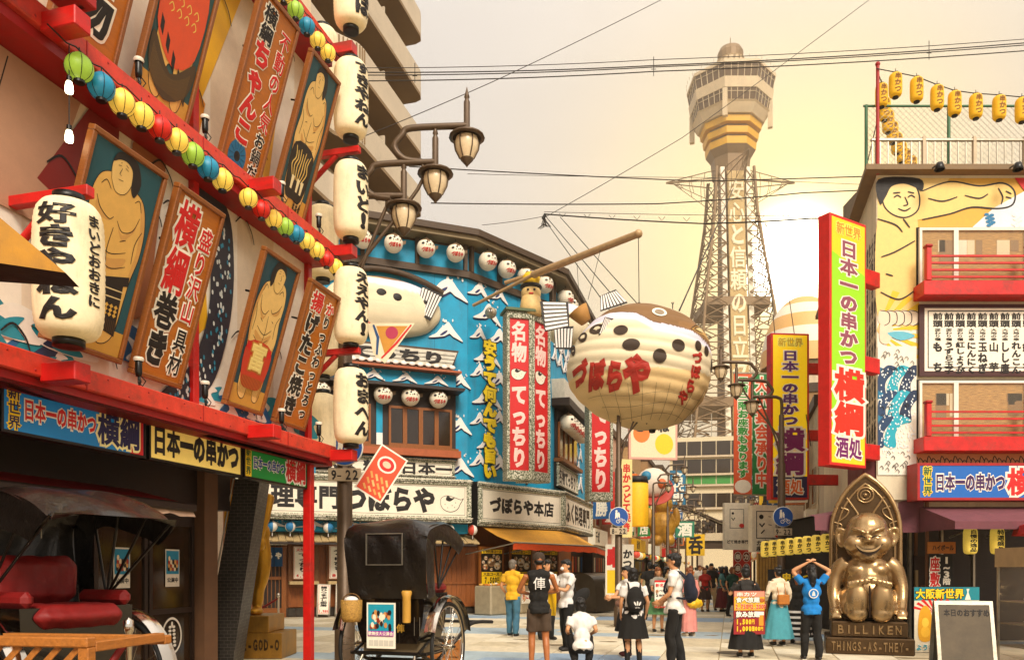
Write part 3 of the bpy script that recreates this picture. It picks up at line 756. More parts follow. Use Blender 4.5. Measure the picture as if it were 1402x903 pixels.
# bare bulbs on a wire
for y, lab in ((5.66, 'upper bare bulb on the hanging wire at the left'), (5.24, 'lower glowing bare bulb on the hanging wire at the left')):
    p = LF @ V((-5.05, y, .1)); t = thing('hanging_bulb', lab, 'light bulb', M.Translation(p), 'bare bulbs hanging on one wire')
    obj('bulb', MB().lathe([(0, -.075), (.03, -.065), (.034, -.04), (.03, 0), (.022, .03)], M_bulb, 14), t)
    obj('socket', MB().cyl((0, 0, .03), (0, 0, .075), .022, M_black, n=10), t)
    obj('wire', MB().cyl((0, 0, .075), (0, 0, .36), .005, M_black, n=5), t)
# neighbouring yellow eave and red arm at the very left, nearer the camera
nv = thing('corner_eave', 'yellow underside of a small eave jutting in at the left edge', 'eave', tr(-3.3, 4.6, 3.45))
b = MB(); b.add([(-1.2, -.2, -.02), (.55, .35, -.12), (-.1, .1, .45), (-1.2, -.1, .75)], [(0, 1, 2, 3)], mat('ochre_paint', '#b8801c', .6, dirt=.3))
b.add([(-1.2, -.2, -.02), (.55, .35, -.12), (.5, .6, -.12), (-1.2, .5, -.04)], [(0, 3, 2, 1)], M_dark)
b.add([(-1.2, -.1, .75), (-.1, .1, .45), (.5, .6, -.12), (-1.2, .5, -.04)], [(0, 1, 2, 3)], M_dark); b.add([(.55, .35, -.12), (.5, .6, -.12), (-.1, .1, .45)], [(0, 1, 2)], M_dark); obj('eave_board', b, nv)
b = MB(LF)
b.bbox((-6.2, 6.33, .0), (-4.95, 6.5, .3), M_redd, .01)
obj('steel_beam', b, None, 'thick red beam end crossing the top left corner', 'beam')
fl = thing('flood_lamp', 'black floodlight mounted on the red beam at the top left', 'spotlight', LT(-5.02, 6.45, .2))
obj('lamp_body', MB().lathe([(0, -.12), (.05, -.1), (.08, 0), (.085, .06)], M_black, 14, ry(R(60))), fl); obj('clamp', MB().box((-.02, -.12, -.02), (.02, .0, .02), M_black), fl)
# downlight glowing warm at the far left
wl = thing('wall_lamp', 'small warm lit lamp under the sign at the far left edge', 'spotlight', LT(-5.5, 2.22, -.55))
obj('lamp_body', MB().lathe([(0, .12), (.05, .1), (.07, 0)], M_black, 14, rx(R(-50))), wl); obj('lens', MB().lathe([(0, .02), (.06, .0), (.062, .01)], mat('lamp_glow', '#ffb43c', .3, emit=3), 14, rx(R(-50))), wl)
# bolts and seams of the red ledges
for y in (3.215, 6.16, 9.08):
    b = MB(LF)
    for k in range(30): s = -8.0 + k * .27; b.ell((s, y + (.05 if k % 2 else -.05), .0), (.011, .011, .008), M_redd, 6, 4)
    obj('bolt', b, lb, world=True, kind='stuff')
    for s in (-1.35, -3.1, -4.75, -6.5): obj('beam_joint', MB(LF).box((s, y - .1, .0), (s + .012, y + .095, .005), M_redd), lb, world=True)
# ================================================================ blowfish restaurant in the middle
AF = frame((-1.497, 27, 0), (.9308, .3657, 0)); BF = frame((-1.497, 27, 0), (.672, .740, 0)); CF = frame((1.48, 30.28, 0), (.2625, .9649, 0))
M_sea = mat('sea_blue_paint', '#0092ba', .6, 0, .14, 2, .1, dirt=.35)
M_wavew = mat('wave_white', '#e9e2da', .6, 0, .05, 6, .1)
M_navy_and_shadow = mat('wave_navy_and_shadow', '#14265a', .6, 0, .1, 6, .05)
M_stone = mat('speckled_stone', '#a3a38c', .7, 0, .55, 70, .5, detail=2)
M_signw = mat('sign_white', '#e8dcc6', .55, 0, .04, 3, .04, dirt=.08)
M_tile = mat('grey_roof_tile', '#cfc7b6', .6, 0, .12, 8, .2, dirt=.2)
M_roof = mat('dark_eave', '#4a3826', .6, 0, .2, 6, .3)
M_bark = mat('bark_shingle', '#b49a6c', .8, 0, .25, 14, .5, stretch=(3, 1, 1))
M_planks = mat('cedar_plank', '#8a4c1a', .5, 0, .25, 7, .4, stretch=(4, 4, .5))
fb = thing('blowfish_restaurant', 'three sided blue restaurant with white wave reliefs and blowfish ornaments', 'building', tr(-1.497, 27, 0))
LEN_A, LEN_B, LEN_C, EAVE = 7.6, 4.43, 9.0, 12.28
foot = [(AF @ V((-LEN_A, 0, 0))), V((-1.497, 27, 0)), V((1.48, 30.28, 0)), CF @ V((LEN_C, 0, 0)), CF @ V((LEN_C, 0, -9)), AF @ V((-LEN_A, 0, -9))]
b = MB(); b.prism([(p.x, p.y) for p in foot], 4.4, EAVE, M_sea); obj('upper_wall', b, fb, world=True)
ins = [(AF @ V((-LEN_A, 0, -.9))), AF @ V((.0, 0, -.95)), BF @ V((4.2, 0, -1.0)), CF @ V((LEN_C, 0, -1.0)), CF @ V((LEN_C, 0, -9)), AF @ V((-LEN_A, 0, -9))]
b = MB(); b.prism([(p.x, p.y) for p in ins], 0, 4.4, M_planks); obj('ground_floor_wall', b, fb, world=True)
def ring_poly(off, z0, z1, m, b):
    o = [AF @ V((-LEN_A, 0, off)), None, None, CF @ V((LEN_C, 0, off))]
    a = AF @ V((0, 0, off)); c = BF @ V((0, 0, off)); o[1] = (a + c) / 2; d = BF @ V((LEN_B, 0, off)); e = CF @ V((0, 0, off)); o[2] = (d + e) / 2
    i = [V((-1.497, 27, 0)), V((1.48, 30.28, 0))]
    P = [o[0], o[1], o[2], o[3], CF @ V((LEN_C, 0, -.3)), V((1.35, 30.5, 0)), V((-1.6, 27.3, 0)), AF @ V((-LEN_A, 0, -.3))]
    b.prism([(p.x, p.y) for p in P], z0, z1, m)
b = MB(); ring_poly(.75, EAVE + .22, EAVE + .42, M_roof, b); ring_poly(.62, EAVE + .08, EAVE + .218, mat('pale_fascia', '#8d7a5a', .6), b); obj('roof_eave', b, fb, world=True)
b = MB(); ring_poly(.14, 11.28, 11.5, M_roof, b); obj('wall_band', b, fb, world=True)
b = MB(); b.prism([((p.x), (p.y)) for p in foot], EAVE + .002, EAVE + .3, M_roof); obj('flat_roof', b, fb, world=True)
b = MB(AF); b.box((-1.9, EAVE + .42, -3), (1.1, EAVE + 1.05, -1.4), M_conc); b.box((-6, EAVE + .42, -3.5), (-2.0, EAVE + .85, -1.6), M_conc); obj('roof_housing', b, fb, world=True)
for T, xs in ((AF, (-7.0, -5.2, -3.55, -1.76, -.1)), (BF, (.1, 1.5, 3.0, 4.35)), (CF, (.1, 2, 4, 6, 8))):
    for x in xs:
        b = MB(T); b.box((x - .06, 11.5, .02), (x + .06, EAVE + .07, .16), M_roof); obj('eave_strut', b, fb, world=True)
# wave reliefs
wv = []
rn = random.Random(5)
for k in range(6):
    b = MB(); a = rn.uniform(.8, 1.25); q = rn.uniform(-.15, .15)
    P = spline([(-1.25, -.52), (-.75, -.18), (-.42, .16 + q), (-.2, .46), (.04, .66 * a), (.26, .48), (.5, .12), (1.05, -.6), (.6, -.42), (.36, -.3), (.16, -.12), (.0, -.2), (-.2, -.34), (-.5, -.42), (-.85, -.5)], 4, True)
    b.prism([(x + .05, y - .09) for x, y in P], .001, .012, M_navy_and_shadow); b.prism(P, .02, .05, M_wavew)  # offset navy copy is the cast shadow of the wave, painted in
    b.poly(spline([(-.5, -.28), (-.25, -.02), (.0, .12), (-.08, -.08), (-.35, -.3)], 4, True), .055, M_navy_and_shadow)
    for i in range(7):
        x, y = rn.uniform(-.3, .8), rn.uniform(.35, .95); b.prism(circle(x, y, rn.uniform(.03, .07), rn.uniform(.05, .12), 7), .01, .03, M_wavew)
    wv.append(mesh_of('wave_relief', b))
def waves(T, x0, x1, y0, y1, n, skip=(), s0=.36):
    s0 *= 1.32
    rn2 = random.Random(int(x0 * 10 + y0)); nx = max(1, round((x1 - x0) / (s0 * 2.25))); ny = max(1, round((y1 - y0) / (s0 * 1.5)))
    for j in range(ny):
        for i in range(nx):
            x = x0 + (i + .5 + (j % 2) * .45 - .2) * (x1 - x0) / nx; y = y0 + (j + .5) * (y1 - y0) / ny + rn2.uniform(-.1, .1)
            if any(a <= x <= c and bb <= y <= d for a, bb, c, d in skip) or x > x1 - s0 * .8: continue
            s = s0 * rn2.uniform(.75, 1.2)
            obj('wave_relief', rn2.choice(wv), fb, world=False, loc=MW[fb.name].inverted() @ T @ tr(x, y, .004) @ M.Diagonal((s * rn2.choice((1, 1, 1.15)), s, 1, 1)))
waves(AF, -3.4, .1, 8.95, 11.3, 30, skip=((-4, 9.0, -1.3, 11.1),), s0=.4)
waves(AF, -.5, .2, 4.5, 8.8, 10, s0=.34)
waves(BF, .25, 2.2, 4.9, 11.4, 30, s0=.36)
waves(BF, 3.1, 4.3, 4.9, 11.4, 20, s0=.34)
waves(CF, .2, 8.5, 9.4, 11.3, 20, s0=.36)
waves(CF, 4.7, 6.6, 5, 7.6, 20, s0=.34)
# yellow hand painted line
yl = thing('wall_lettering', 'vertical line of raised yellow letters on the blue wave wall', 'lettering', BF @ tr(1.0, 0, .06))
for i, ch in enumerate('安うて何んでも旨い'):
    b = MB(); text2(b, ch, 0, 9.42 - i * .53, .66, .54, mat('bright_yellow', '#f2cf1a', .4), flat('#3a3a10'), .085, .03, 'v', .03); obj('letter', b, yl)
# mid eave with tiled strip and carved letters
b = MB(AF); b.prism([(-5.2, 8.0), (-.7, 8.0), (-.45, 8.7), (-5.2, 8.7)], -.02, .45, M_roof); b.prism([(-5.15, 8.12), (-.72, 8.12), (-.52, 8.62), (-5.15, 8.62)], .44, .5, M_tile); obj('tiled_eave', b, fb, world=True)
b = MB(AF)
for k in range(1, 4): b.box((-5.15, 8.12 + k * .125, .5), (-.6, 8.13 + k * .125, .512), M_blackm)
for k in range(17): b.ell((-5.0 + k * .27, 8.12, .5), (.11, .07, .03), M_wavew, 8, 5)
obj('tile_course', b, fb, world=True, kind='stuff')
b = MB(AF @ tr(0, 0, .515)); text(b, 'てっちり', -4.05, 8.38, .78, .42, M_ink, .06, 'h', 0); obj('carved_lettering', b, fb, world=True)
b = MB(AF); b.box((-5.3, 7.93, -.05), (-.4, 8.0, .62), mat('copper_strip', '#a2532c', .5)); b.box((-5.2, 7.5, 0), (-.5, 7.92, .3), M_sea); b.prism([(-5.2, 7.32), (-.35, 7.32), (-.3, 7.42), (-5.2, 7.42)], 0, .75, M_dark); obj('lintel', b, fb, world=True)
for k in range(4): obj('wave_relief', wv[k], fb, loc=MW[fb.name].inverted() @ AF @ tr(-4.3 + k * 1.05, 7.68, .31) @ M.Diagonal((.36, .24, 1, 1)))
# window bay
b = MB(AF); b.box((-5.2, 5.45, .01), (-.45, 7.32, .12), M_dark); b.box((-5.2, 5.2, .01), (-.35, 5.42, .4), mat('copper_strip', '#a2532c', .5)); b.box((-5.2, 5.42, .01), (-.4, 5.5, .3), M_frame); obj('window_bay', b, fb, world=True)
for (x0, x1, n) in ((-2.72, -.6, 4), (-5.1, -3.3, 3)):
    w = (x1 - x0) / n
    for i in range(n):
        x = x0 + i * w; f = MB(AF); m = M_frame
        f.box((x, 5.5, .13), (x + .07, 6.8, .2), m); f.box((x + w - .07, 5.5, .13), (x + w - .003, 6.8, .2), m); f.box((x + .07, 5.5, .13), (x + w - .07, 5.6, .2), m); f.box((x + .07, 6.72, .13), (x + w - .07, 6.8, .2), m)
        o = obj('window', f, fb, world=True); obj('pane', MB(AF).box((x + .07, 5.6, .14), (x + w - .07, 6.72, .16), M_glass), o, world=True)
b = MB(AF); b.box((-3.12, 5.5, .13), (-2.92, 7.0, .17), M_sea); b.box((-3.12, 5.5, .171), (-2.92, 5.9, .18), M_wavew); obj('blue_board', b, fb, world=True)
# ornate sign frames: (frame, x0, y0, x1, y1, text, cell)
def framesign(label, T, x0, y0, x1, y1, depth, rim, txts, extra=None):
    t = thing('sign_board', label, 'sign', T @ tr(x0, y0, 0)); w, h = x1 - x0, y1 - y0
    obj('case', MB().box((0, 0, .004), (w, h, depth), M_blackm), t)
    for nm, q in (('frame_rail', (-.02, 0, w + .02, rim)), ('frame_rail', (-.02, h - rim, w + .02, h)), ('frame_stile', (0, rim, rim * .8, h - rim)), ('frame_stile', (w - rim * .8, rim, w, h - rim))):
        b = MB(); b.bbox((q[0], q[1], depth - .02), (q[2], q[3], depth + .1), M_stone, .03)
        if nm == 'frame_rail':
            b.box((q[0] - .02, q[1] + rim * .3, depth + .1), (q[2] + .02, q[1] + rim * .42, depth + .115), M_roof); b.box((q[0] - .02, q[1] + rim * .7, depth + .1), (q[2] + .02, q[1] + rim * .8, depth + .12), M_signw)
        obj(nm, b, t)
    obj('face_panel', MB().box((rim * .8, rim, depth + .001), (w - rim * .8, h - rim, depth + .03), M_signw), t)
    b = MB(tr(0, 0, depth + .032))
    a, c = rim * .8 + .05, rim + .05
    for q in ((a, c, w - a, c + .012), (a, h - c - .012, w - a, h - c), (a, c + .012, a + .012, h - c - .012), (w - a - .012, c + .012, w - a, h - c - .012)): b.rect(*q, .001, M_blackm)
    for s, x, cw, chh in txts: text(b, s, x, h / 2, cw, chh, M_ink, .06, 'h', .001)
    if extra: extra(b, w, h)
    obj('lettering', b, t); return t
def fishdraw(b, cx, cy, r, filled=False, z=.003):
    body = [(cx + r * math.cos(a) * 1.12, cy + r * math.sin(a)) for a in np.linspace(.5, 2 * math.pi + .1, 26)]
    b.poly(spline([(cx - r * 1.1, cy + .1 * r)] + [(cx + r * 1.12 * math.cos(a), cy + r * math.sin(a)) for a in np.linspace(3.4, 6.1, 9)] + [(cx + r * 1.5, cy + r * .5), (cx + r * 1.2, cy + r * .35), (cx + .4 * r, cy + .6 * r), (cx - .4 * r, cy + .75 * r), (cx - r, cy + .5 * r)], 4, True), z, M_signw)
    b.stroke(spline([(cx - r * 1.1, cy + .1 * r)] + [(cx + r * 1.12 * math.cos(a), cy + r * math.sin(a)) for a in np.linspace(3.4, 6.1, 9)] + [(cx + r * 1.5, cy + r * .5), (cx + r * 1.2, cy + r * .35), (cx + .4 * r, cy + .6 * r), (cx - .4 * r, cy + .75 * r), (cx - r, cy + .5 * r), (cx - r * 1.1, cy + .1 * r)], 4), r * .07, z + .002, M_ink)
    b.poly(spline([(cx - .5 * r, cy + .3 * r), (cx, cy + .15 * r), (cx + .5 * r, cy + .55 * r), (cx + .1 * r, cy + .5 * r), (cx - .3 * r, cy + .75 * r)], 4, True), z + .003, M_ink)
    for dx, dy in ((-.6, -.2), (-.3, -.55), (.2, -.3), (.5, -.5), (.6, 0)): b.poly(circle(cx + dx * r, cy + dy * r, r * .05), z + .003, M_ink)
framesign('small white sign with black lettering under the upstairs windows', AF, -5.0, 4.5, -.5, 5.15, .12, .12, [('ふく料理日本一', .25, .6, .42)])
framesign('very long white sign with black lettering and a blowfish drawing across the middle building', AF, -7.4, 3.05, -.02, 4.48, .42, .2, [('料理専門', .3, .7, .76), ('づぼらや', 3.2, .74, .84)], lambda b, w, h: fishdraw(b, w - .72, h * .46, .3))
framesign('white sign with black lettering on the corner facet above the orange awning', BF, .06, 2.98, 4.6, 4.46, .42, .2, [('づぼらや本店', .55, .57, .56)])
framesign('white sign with squeezed black lettering facing the narrow street', CF, .1, 3.0, 6.4, 4.5, .42, .18, [('ふく料理専門', .5, .88, .85)])
framesign('small white sign with red and black letters round the corner of the blue building', CF, .4, 4.7, 4.4, 5.6, .12, .08, [('名物てっちり', .3, .58, .6)])
# corner tower: two faced red banner box
def redbox(label, T, w, h, txt, w2=None, fish=True, txt_off=.97):
    t = thing('banner_sign', label, 'sign', T)
    b = MB()
    for q in ((0, -.3, w, 0), (0, h, w, h + .22), (0, 0, .1, h), (w - .1, 0, w, h)): b.bbox((q[0], q[1], -.5), (q[2], q[3], .06), M_stone, .02)
    b.box((-.06, h + .222, -.6), (w + .06, h + .3, .16), mat('green_cap_tile', '#5d6a4c', .7, var=.3, scale=30)); b.box((.1, 0, -.5), (w - .1, h, -.02), M_blackm); obj('case', b, t)
    obj('face_panel', MB().box((.1, 0, -.02), (w - .1, h, .0), mat('vermilion_panel', '#c40e12', .5, var=.05)), t)
    b = MB(); k = len(txt) + (1 if fish else 0); ch = h * .97 / k; y = h * .985; i = 0
    for c in txt:
        if c == '*': continue
    pos = 0
    for c in list(txt):
        text(b, c, w / 2, y - pos * ch, min(w * .62, ch * 1.15), ch * .98, flat('#f0c8bc'), .06, 'v', .004); pos += 1
        if fish and pos == 2: fishdraw(b, w / 2 - .04, y - (pos + .5) * ch, w * .24); pos += 1
    obj('lettering', b, t); return t
o = ray(728, 655, 25.3)
Tl = frame((o.x, o.y, o.z + .25), (.965, .26, 0)); wl_ = .82
Tl = Tl @ tr(-wl_, 0, 0)
redbox('left face of the red corner banner box with pale lettering and a blowfish', Tl, wl_, 4.75, '名物てっちり')
redbox('right face of the red corner banner box facing the narrow street', frame((o.x + .004, o.y + .002, o.z + .25), (.60, .80, 0)), .98, 4.75, '名物てっちり')
b = MB(); b.box((-.5, .0, -.02), (.6, .4, .22), M_stone)
b.T = M.Translation((o.x, o.y + .35, o.z)) ; b.v = [np.array(a) + np.array([o.x, o.y + .75, o.z]) for a in b.v]; b.T = None
obj('banner_bracket', b, fb, world=True)
o2 = ray(806, 681, 27.5)
redbox('red banner with pale lettering hanging over the narrow street below the balloon', frame((o2.x, o2.y, o2.z + .2), (.97, .2, 0)), .86, 3.9, '味てっちり', fish=False)
# round little blowfish lanterns
def paint_ball(r, n=22, m=14, sx=1.0):
    b = MB(); br, wh = mat('blowfish_back', '#6b5236', .6, var=.2), mat('blowfish_belly', '#ece0c8', .6, var=.06)
    for i in range(m):
        for j in range(n):
            a0, a1 = math.pi * i / m - math.pi/2, math.pi * (i+1) / m - math.pi/2; c0, c1 = 2*math.pi*j/n, 2*math.pi*(j+1)/n
            pt = lambda a, c: (sx * r * math.cos(a) * math.cos(c), r * math.cos(a) * math.sin(c), r * math.sin(a))
            am, cm = (a0 + a1) / 2, (c0 + c1) / 2; x, z = math.cos(am) * math.cos(cm), math.sin(am)
            mm = br if z > .5 + .3 * x * -1 else wh
            b.add([pt(a0, c0), pt(a0, c1), pt(a1, c1), pt(a1, c0)], [(0, 1, 2, 3)], mm, True)
    return b
def small_fish(T, label, r=.3):
    t = thing('blowfish_lantern', label, 'lantern', T, 'round blowfish lanterns on the middle building')
    obj('body', paint_ball(r), t)
    b = MB()
    def warp(c):
        rr = r + .008 + c[:, 2]; a = c[:, 0] / r; e = np.clip(c[:, 1] / r, -1.4, 1.4)
        return np.stack([rr * np.cos(e) * np.sin(a), -rr * np.cos(e) * np.cos(a), rr * np.sin(e)], 1)
    text(b, 'づぼらや', -r * .75, -r * .45, r * .38, r * .5, M_inkr, .06, 'h', 0, .002, warp=warp)
    for x, y, w in ((-.55, .2, .17), (-.1, .32, .13), (.25, .12, .1), (-.2, .05, .06), (.05, .05, .06), (.6, .1, .08)):
        c = np.array([(*p, 0) for p in circle(x * r, y * r, w * r, w * r * .8, 10)]); b.add(warp(c), [tuple(range(10))], M_ink)
    c = np.array([(*p, 0) for p in circle(.38 * r, .5 * r, .13 * r, .11 * r, 10)]); b.add(warp(c), [tuple(range(10))], M_wavew)
    obj('lettering', b, t)
    b = MB(); b.prism([(r * .92, -.02), (r * 1.3, .1 * r), (r * 1.35, .45 * r), (r * .9, .35 * r)], -.02, .02, mat('blowfish_back', '#6b5236'), T=rx(R(90))); obj('tail', b, t)
    b = MB(); b.prism([(-.2 * r, r * .95), (.1 * r, r * 1.25), (.35 * r, r * .9)], -.015, .015, mat('blowfish_back', '#6b5236'), T=rx(R(90))); obj('fin', b, t)
    obj('hook', MB().cyl((0, 0, r * .95), (0, 0, r * 1.7), .012, M_black, n=5), t)
    return t
sf = None; FN = ('first', 'second', 'third', 'fourth', 'fifth', 'sixth', 'seventh', 'eighth', 'ninth', 'tenth')
def put_fish(T, lab, s=1.0):
    global sf
    T = T @ M.Diagonal((s, s, s, 1))
    if sf is None: sf = small_fish(T, lab); return sf
    return dup(sf, T, lab)
for i, x in enumerate((-6.4, -5.5, -4.6, -3.6, -2.62, -1.55, -.55)):
    put_fish(M.Translation(AF @ V((x, 11.92, .42))) @ rz(.35), f'round blowfish lantern under the roof eave, {FN[i]} from the left on the front face')
for i, x in enumerate((.55, 1.5, 2.5, 3.55)):
    put_fish(M.Translation(BF @ V((x, 11.92, .42))) @ rz(.7), f'round blowfish lantern under the roof eave, {FN[i]} from the left on the corner facet', 1.05)
for i in range(8):
    put_fish(M.Translation(CF @ V((.6 + i * 1.0, 11.9, .42))) @ rz(1.0), f'round blowfish lantern under the roof eave, {FN[i]} along the street side', 1.1)
for i, x in enumerate((-4.9, -3.95, -2.95, -2.06, -1.13)):
    put_fish(M.Translation(AF @ V((x, 7.08, .4))) @ rz(.3), f'round blowfish lantern over the upstairs windows, {FN[i]} from the left', 1.0)
for i in range(6):
    put_fish(M.Translation(CF @ V((.9 + i * .62, 7.2, .45))) @ rz(1.0), f'round blowfish lantern over the street side window, {FN[i]} along', 1.15)
# street side: tiled eave, window, blue boards
b = MB(CF); b.prism([(.1, 8.0), (4.6, 8.0), (4.8, 8.7), (.0, 8.7)], -.02, .5, M_tile); b.box((.0, 7.7, .0), (4.7, 7.98, .7), M_dark); obj('tiled_eave', b, fb, world=True)
b = MB(CF); b.box((.5, 5.8, .01), (4.4, 7.68, .12), M_dark); b.box((.4, 5.65, .01), (4.5, 5.79, .4), M_brown); obj('window_bay', b, fb, world=True)
for i in range(4):
    x = .6 + i * .95; f = MB(CF).box((x, 5.85, .13), (x + .08, 7.2, .2), M_frame).box((x + .08, 5.85, .13), (x + .92, 5.92, .2), M_frame); o_ = obj('window', f, fb, world=True)
    obj('pane', MB(CF).box((x + .08, 5.92, .14), (x + .92, 7.2, .16), M_glass), o_, world=True)
# ground floor of the front face: bark eave, bunting lanterns, door, boards
b = MB(AF); b.box((-LEN_A, 2.72, -.85), (0, 3.04, .02), M_sea); obj('blue_frieze', b, fb, world=True)
for k in range(5): obj('wave_relief', wv[k % 6], fb, loc=MW[fb.name].inverted() @ AF @ tr(-6.3 + k * 1.25, 2.9, .03) @ M.Diagonal((.5, .14, 1, 1)))
for k in range(34):
    x = -7.0 + k * .215
    b = MB(AF); b.prism([(x, 0), (x + .205, 0), (x + .2, .75), (x + .01, .75)], 0, .035, M_bark, T=tr(0, 2.36 + .012 * (k % 3), .38) @ rx(R(-68))); obj('bark_shingle', b, fb, world=True)
b = MB(AF); b.box((-LEN_A, 2.3, -.05), (.2, 2.36, .4), M_dark); obj('eave_beam', b, fb, world=True)
for i, x in enumerate((-6.9, -6.33, -5.8, -5.2, -4.65, -4.0, -3.4, -.7, .1)):
    t = thing('paper_ball_lantern', f'round red white and blue paper ball under the long white sign, {FN[i]} from the left', 'lantern', M.Translation(AF @ V((x, 2.84, .25))), 'red white and blue paper balls')
    b = MB(); ms = [mat('ball_red', '#c3402c', .6), mat('ball_white', '#e6ddd0', .6), mat('ball_blue', '#2c74a4', .6), mat('ball_white', '#e6ddd0', .6)]
    for g in range(4):
        b.lathe([(.16 * math.cos(R(e)), .17 * math.sin(R(e))) for e in range(-90, 91, 18)], ms[g], 5, None, True, g * 90 + i * 25, g * 90 + 90 + i * 25)
    obj('paper_shade', b, t); obj('hook', MB().cyl((0, 0, .16), (0, 0, .26), .006, M_black, n=4), t); obj('tassel', MB().cyl((0, 0, -.3), (0, 0, -.17), .012, M_wavew, n=5), t)
# walls of planks, lattice door, noren
for k in range(12):
    x = -.98 + k * .175 - .02; b = MB(AF); b.box((x, .32, -.86), (x + .168, 2.3, -.82), M_planks); obj('plank', b, fb, world=True)
b = MB(AF); b.box((-1.0, 1.02, -.82), (1.1, 1.1, -.78), M_planks); b.box((-1.0, .25, -.82), (1.1, .32, -.76), M_planks); obj('rail', b, fb, world=True)
b = MB(AF)
for k in range(28): b.box((-6.0 + k * .25, .02, -.87), (-5.76 + k * .25, .29, -.84 + .004 * (k % 3)), mat('dark_stone_tile', '#3a3228', .7, var=.3))
obj('plinth_tile', b, fb, world=True, kind='stuff')
dr = MB(AF); dr.box((-6.95, .0, -.84), (-6.83, 2.3, -.74), M_frame); dr.box((-5.96, 0, -.84), (-5.82, 2.3, -.74), M_frame); dr.box((-6.83, .12, -.84), (-5.96, .3, -.78), M_frame); dr.box((-6.83, 1.2, -.84), (-5.96, 1.3, -.78), M_frame); dr.box((-6.83, .3, -.87), (-5.96, 2.3, -.85), M_dark)
do = obj('lattice_door', dr, fb, world=True)
for k in range(7): obj('lattice_bar', MB(AF).box((-6.76 + k * .12, .3, -.83), (-6.73 + k * .12, 2.3, -.8), M_brown), do, world=True)
nr = thing('door_curtain', 'short blue split curtain with white characters hanging over the lattice door', 'curtain', AF @ tr(-6.9, 1.62, -.62))
for k, ch in enumerate('づぼらや'):
    b = MB(); x0 = k * .27 - .1; cols = np.linspace(x0, x0 + .25, 5)
    b.loft([[(x, y, .02 * math.sin(x * 30 + y * 3)) for x in cols] for y in (0, .2, .4, .6)], mat('indigo_cloth', '#1d4a72', .8, var=.15), caps=False, closed=False); text(b, ch, x0 + .125, .45, .2, .22, c_whi, .07, 'v', .024)
    obj('cloth_panel', b, nr)
obj('rod', MB().cyl((-.15, .62, .01), (1.05, .62, .01), .015, M_brown, n=6), nr)
b = MB(AF); b.box((-7.0, 2.3, -.8), (-5.8, 2.42, -.6), c_whi)
for k in range(12): b.rect(-6.95 + k * .09, 2.33, -6.9 + k * .09, 2.39, -.595, c_red if k % 3 else c_blk)
obj('shop_notice', b, fb, world=True)
for k, (x0, x1) in enumerate(((-5.75, -4.95), (-4.55, -3.75), (-3.4, -2.6))):
    b = MB(AF); b.box((x0, .95, -.84), (x1 + .15, 2.35, -.78), M_brown); b.box((x0, 1.05, -.78), (x1 + .1, 1.15, -.35), M_bark); b.box((x0, .32, -.84), (x1 + .25, .94, -.8), M_planks); obj('show_window', b, fb, world=True)
def menuposter(name, label, T, w, h, main, price, small=None, stand=False):
    t = thing(name, label, 'menu board', T)
    obj('board', MB().box((0, 0, -.03), (w, h, 0), M_frame if not stand else M_steel), t)
    b = MB(); b.rect(.03, .03, w - .03, h - .03, .003, c_whi)
    for q in ((.05, .05, w - .05, .06), (.05, h - .06, w - .05, h - .05), (.05, .06, .06, h - .06), (w - .06, .06, w - .05, h - .06)): b.rect(*q, .006, c_red)
    hh = h * .7 / len(main); text(b, main, w * .5, h * (.93 if not small else .8), w * .5, hh * (.95 if not small else .82), M_ink, .05, 'v', .006)
    if small: text(b, small, .1, h * .88, w * .2, h * .1, c_red, .04, 'h', .006)
    text(b, price, w * .15, h * .12, w * .7 / len(price), h * .09, c_red, .05, 'h', .006)
    obj('print', b, t)
    if stand:
        for x in (.03, w - .03):
            obj('leg', MB().cyl((x, -.12, .02), (x, h * .6, -.02), .014, M_steel, n=6), t); obj('leg', MB().cyl((x, -.12, -.28), (x, h * .95, -.04), .012, M_steel, n=6), t)
    return t
menuposter('menu_poster', 'white menu poster with red border half hidden by the red column', AF @ tr(-5.62, 1.2, -.7), .66, 1.08, 'てっちり', '4,980', '天然')
menuposter('menu_poster', 'white menu poster with flowing black letters left of the grey lamp column', AF @ tr(-4.5, 1.2, -.7), .66, 1.12, 'ふくゆびき', '840')
menuposter('standing_menu', 'left one of two narrow white standing menu boards', AF @ tr(-4.95, .1, -.2) @ rx(R(-8)) @ rz(R(-3)), .42, .98, '鰻ひつまぶし御膳', '1,980', stand=True)
menuposter('standing_menu', 'right one of two narrow white standing menu boards', AF @ tr(-4.37, .1, -.2) @ rx(R(-8)) @ rz(R(-3)), .42, .98, '天ぷらうどん定食', '1,080', stand=True)
menuposter('menu_poster', 'white menu poster seen through the rickshaw frame', AF @ tr(-1.95, .9, -.7), .6, 1.2, 'ふく丼定食', '980')
menuposter('standing_menu', 'low white menu board standing behind the right rickshaw wheel', AF @ tr(-1.4, .1, -.35), .55, .8, '日替ランチ', '750', stand=True)
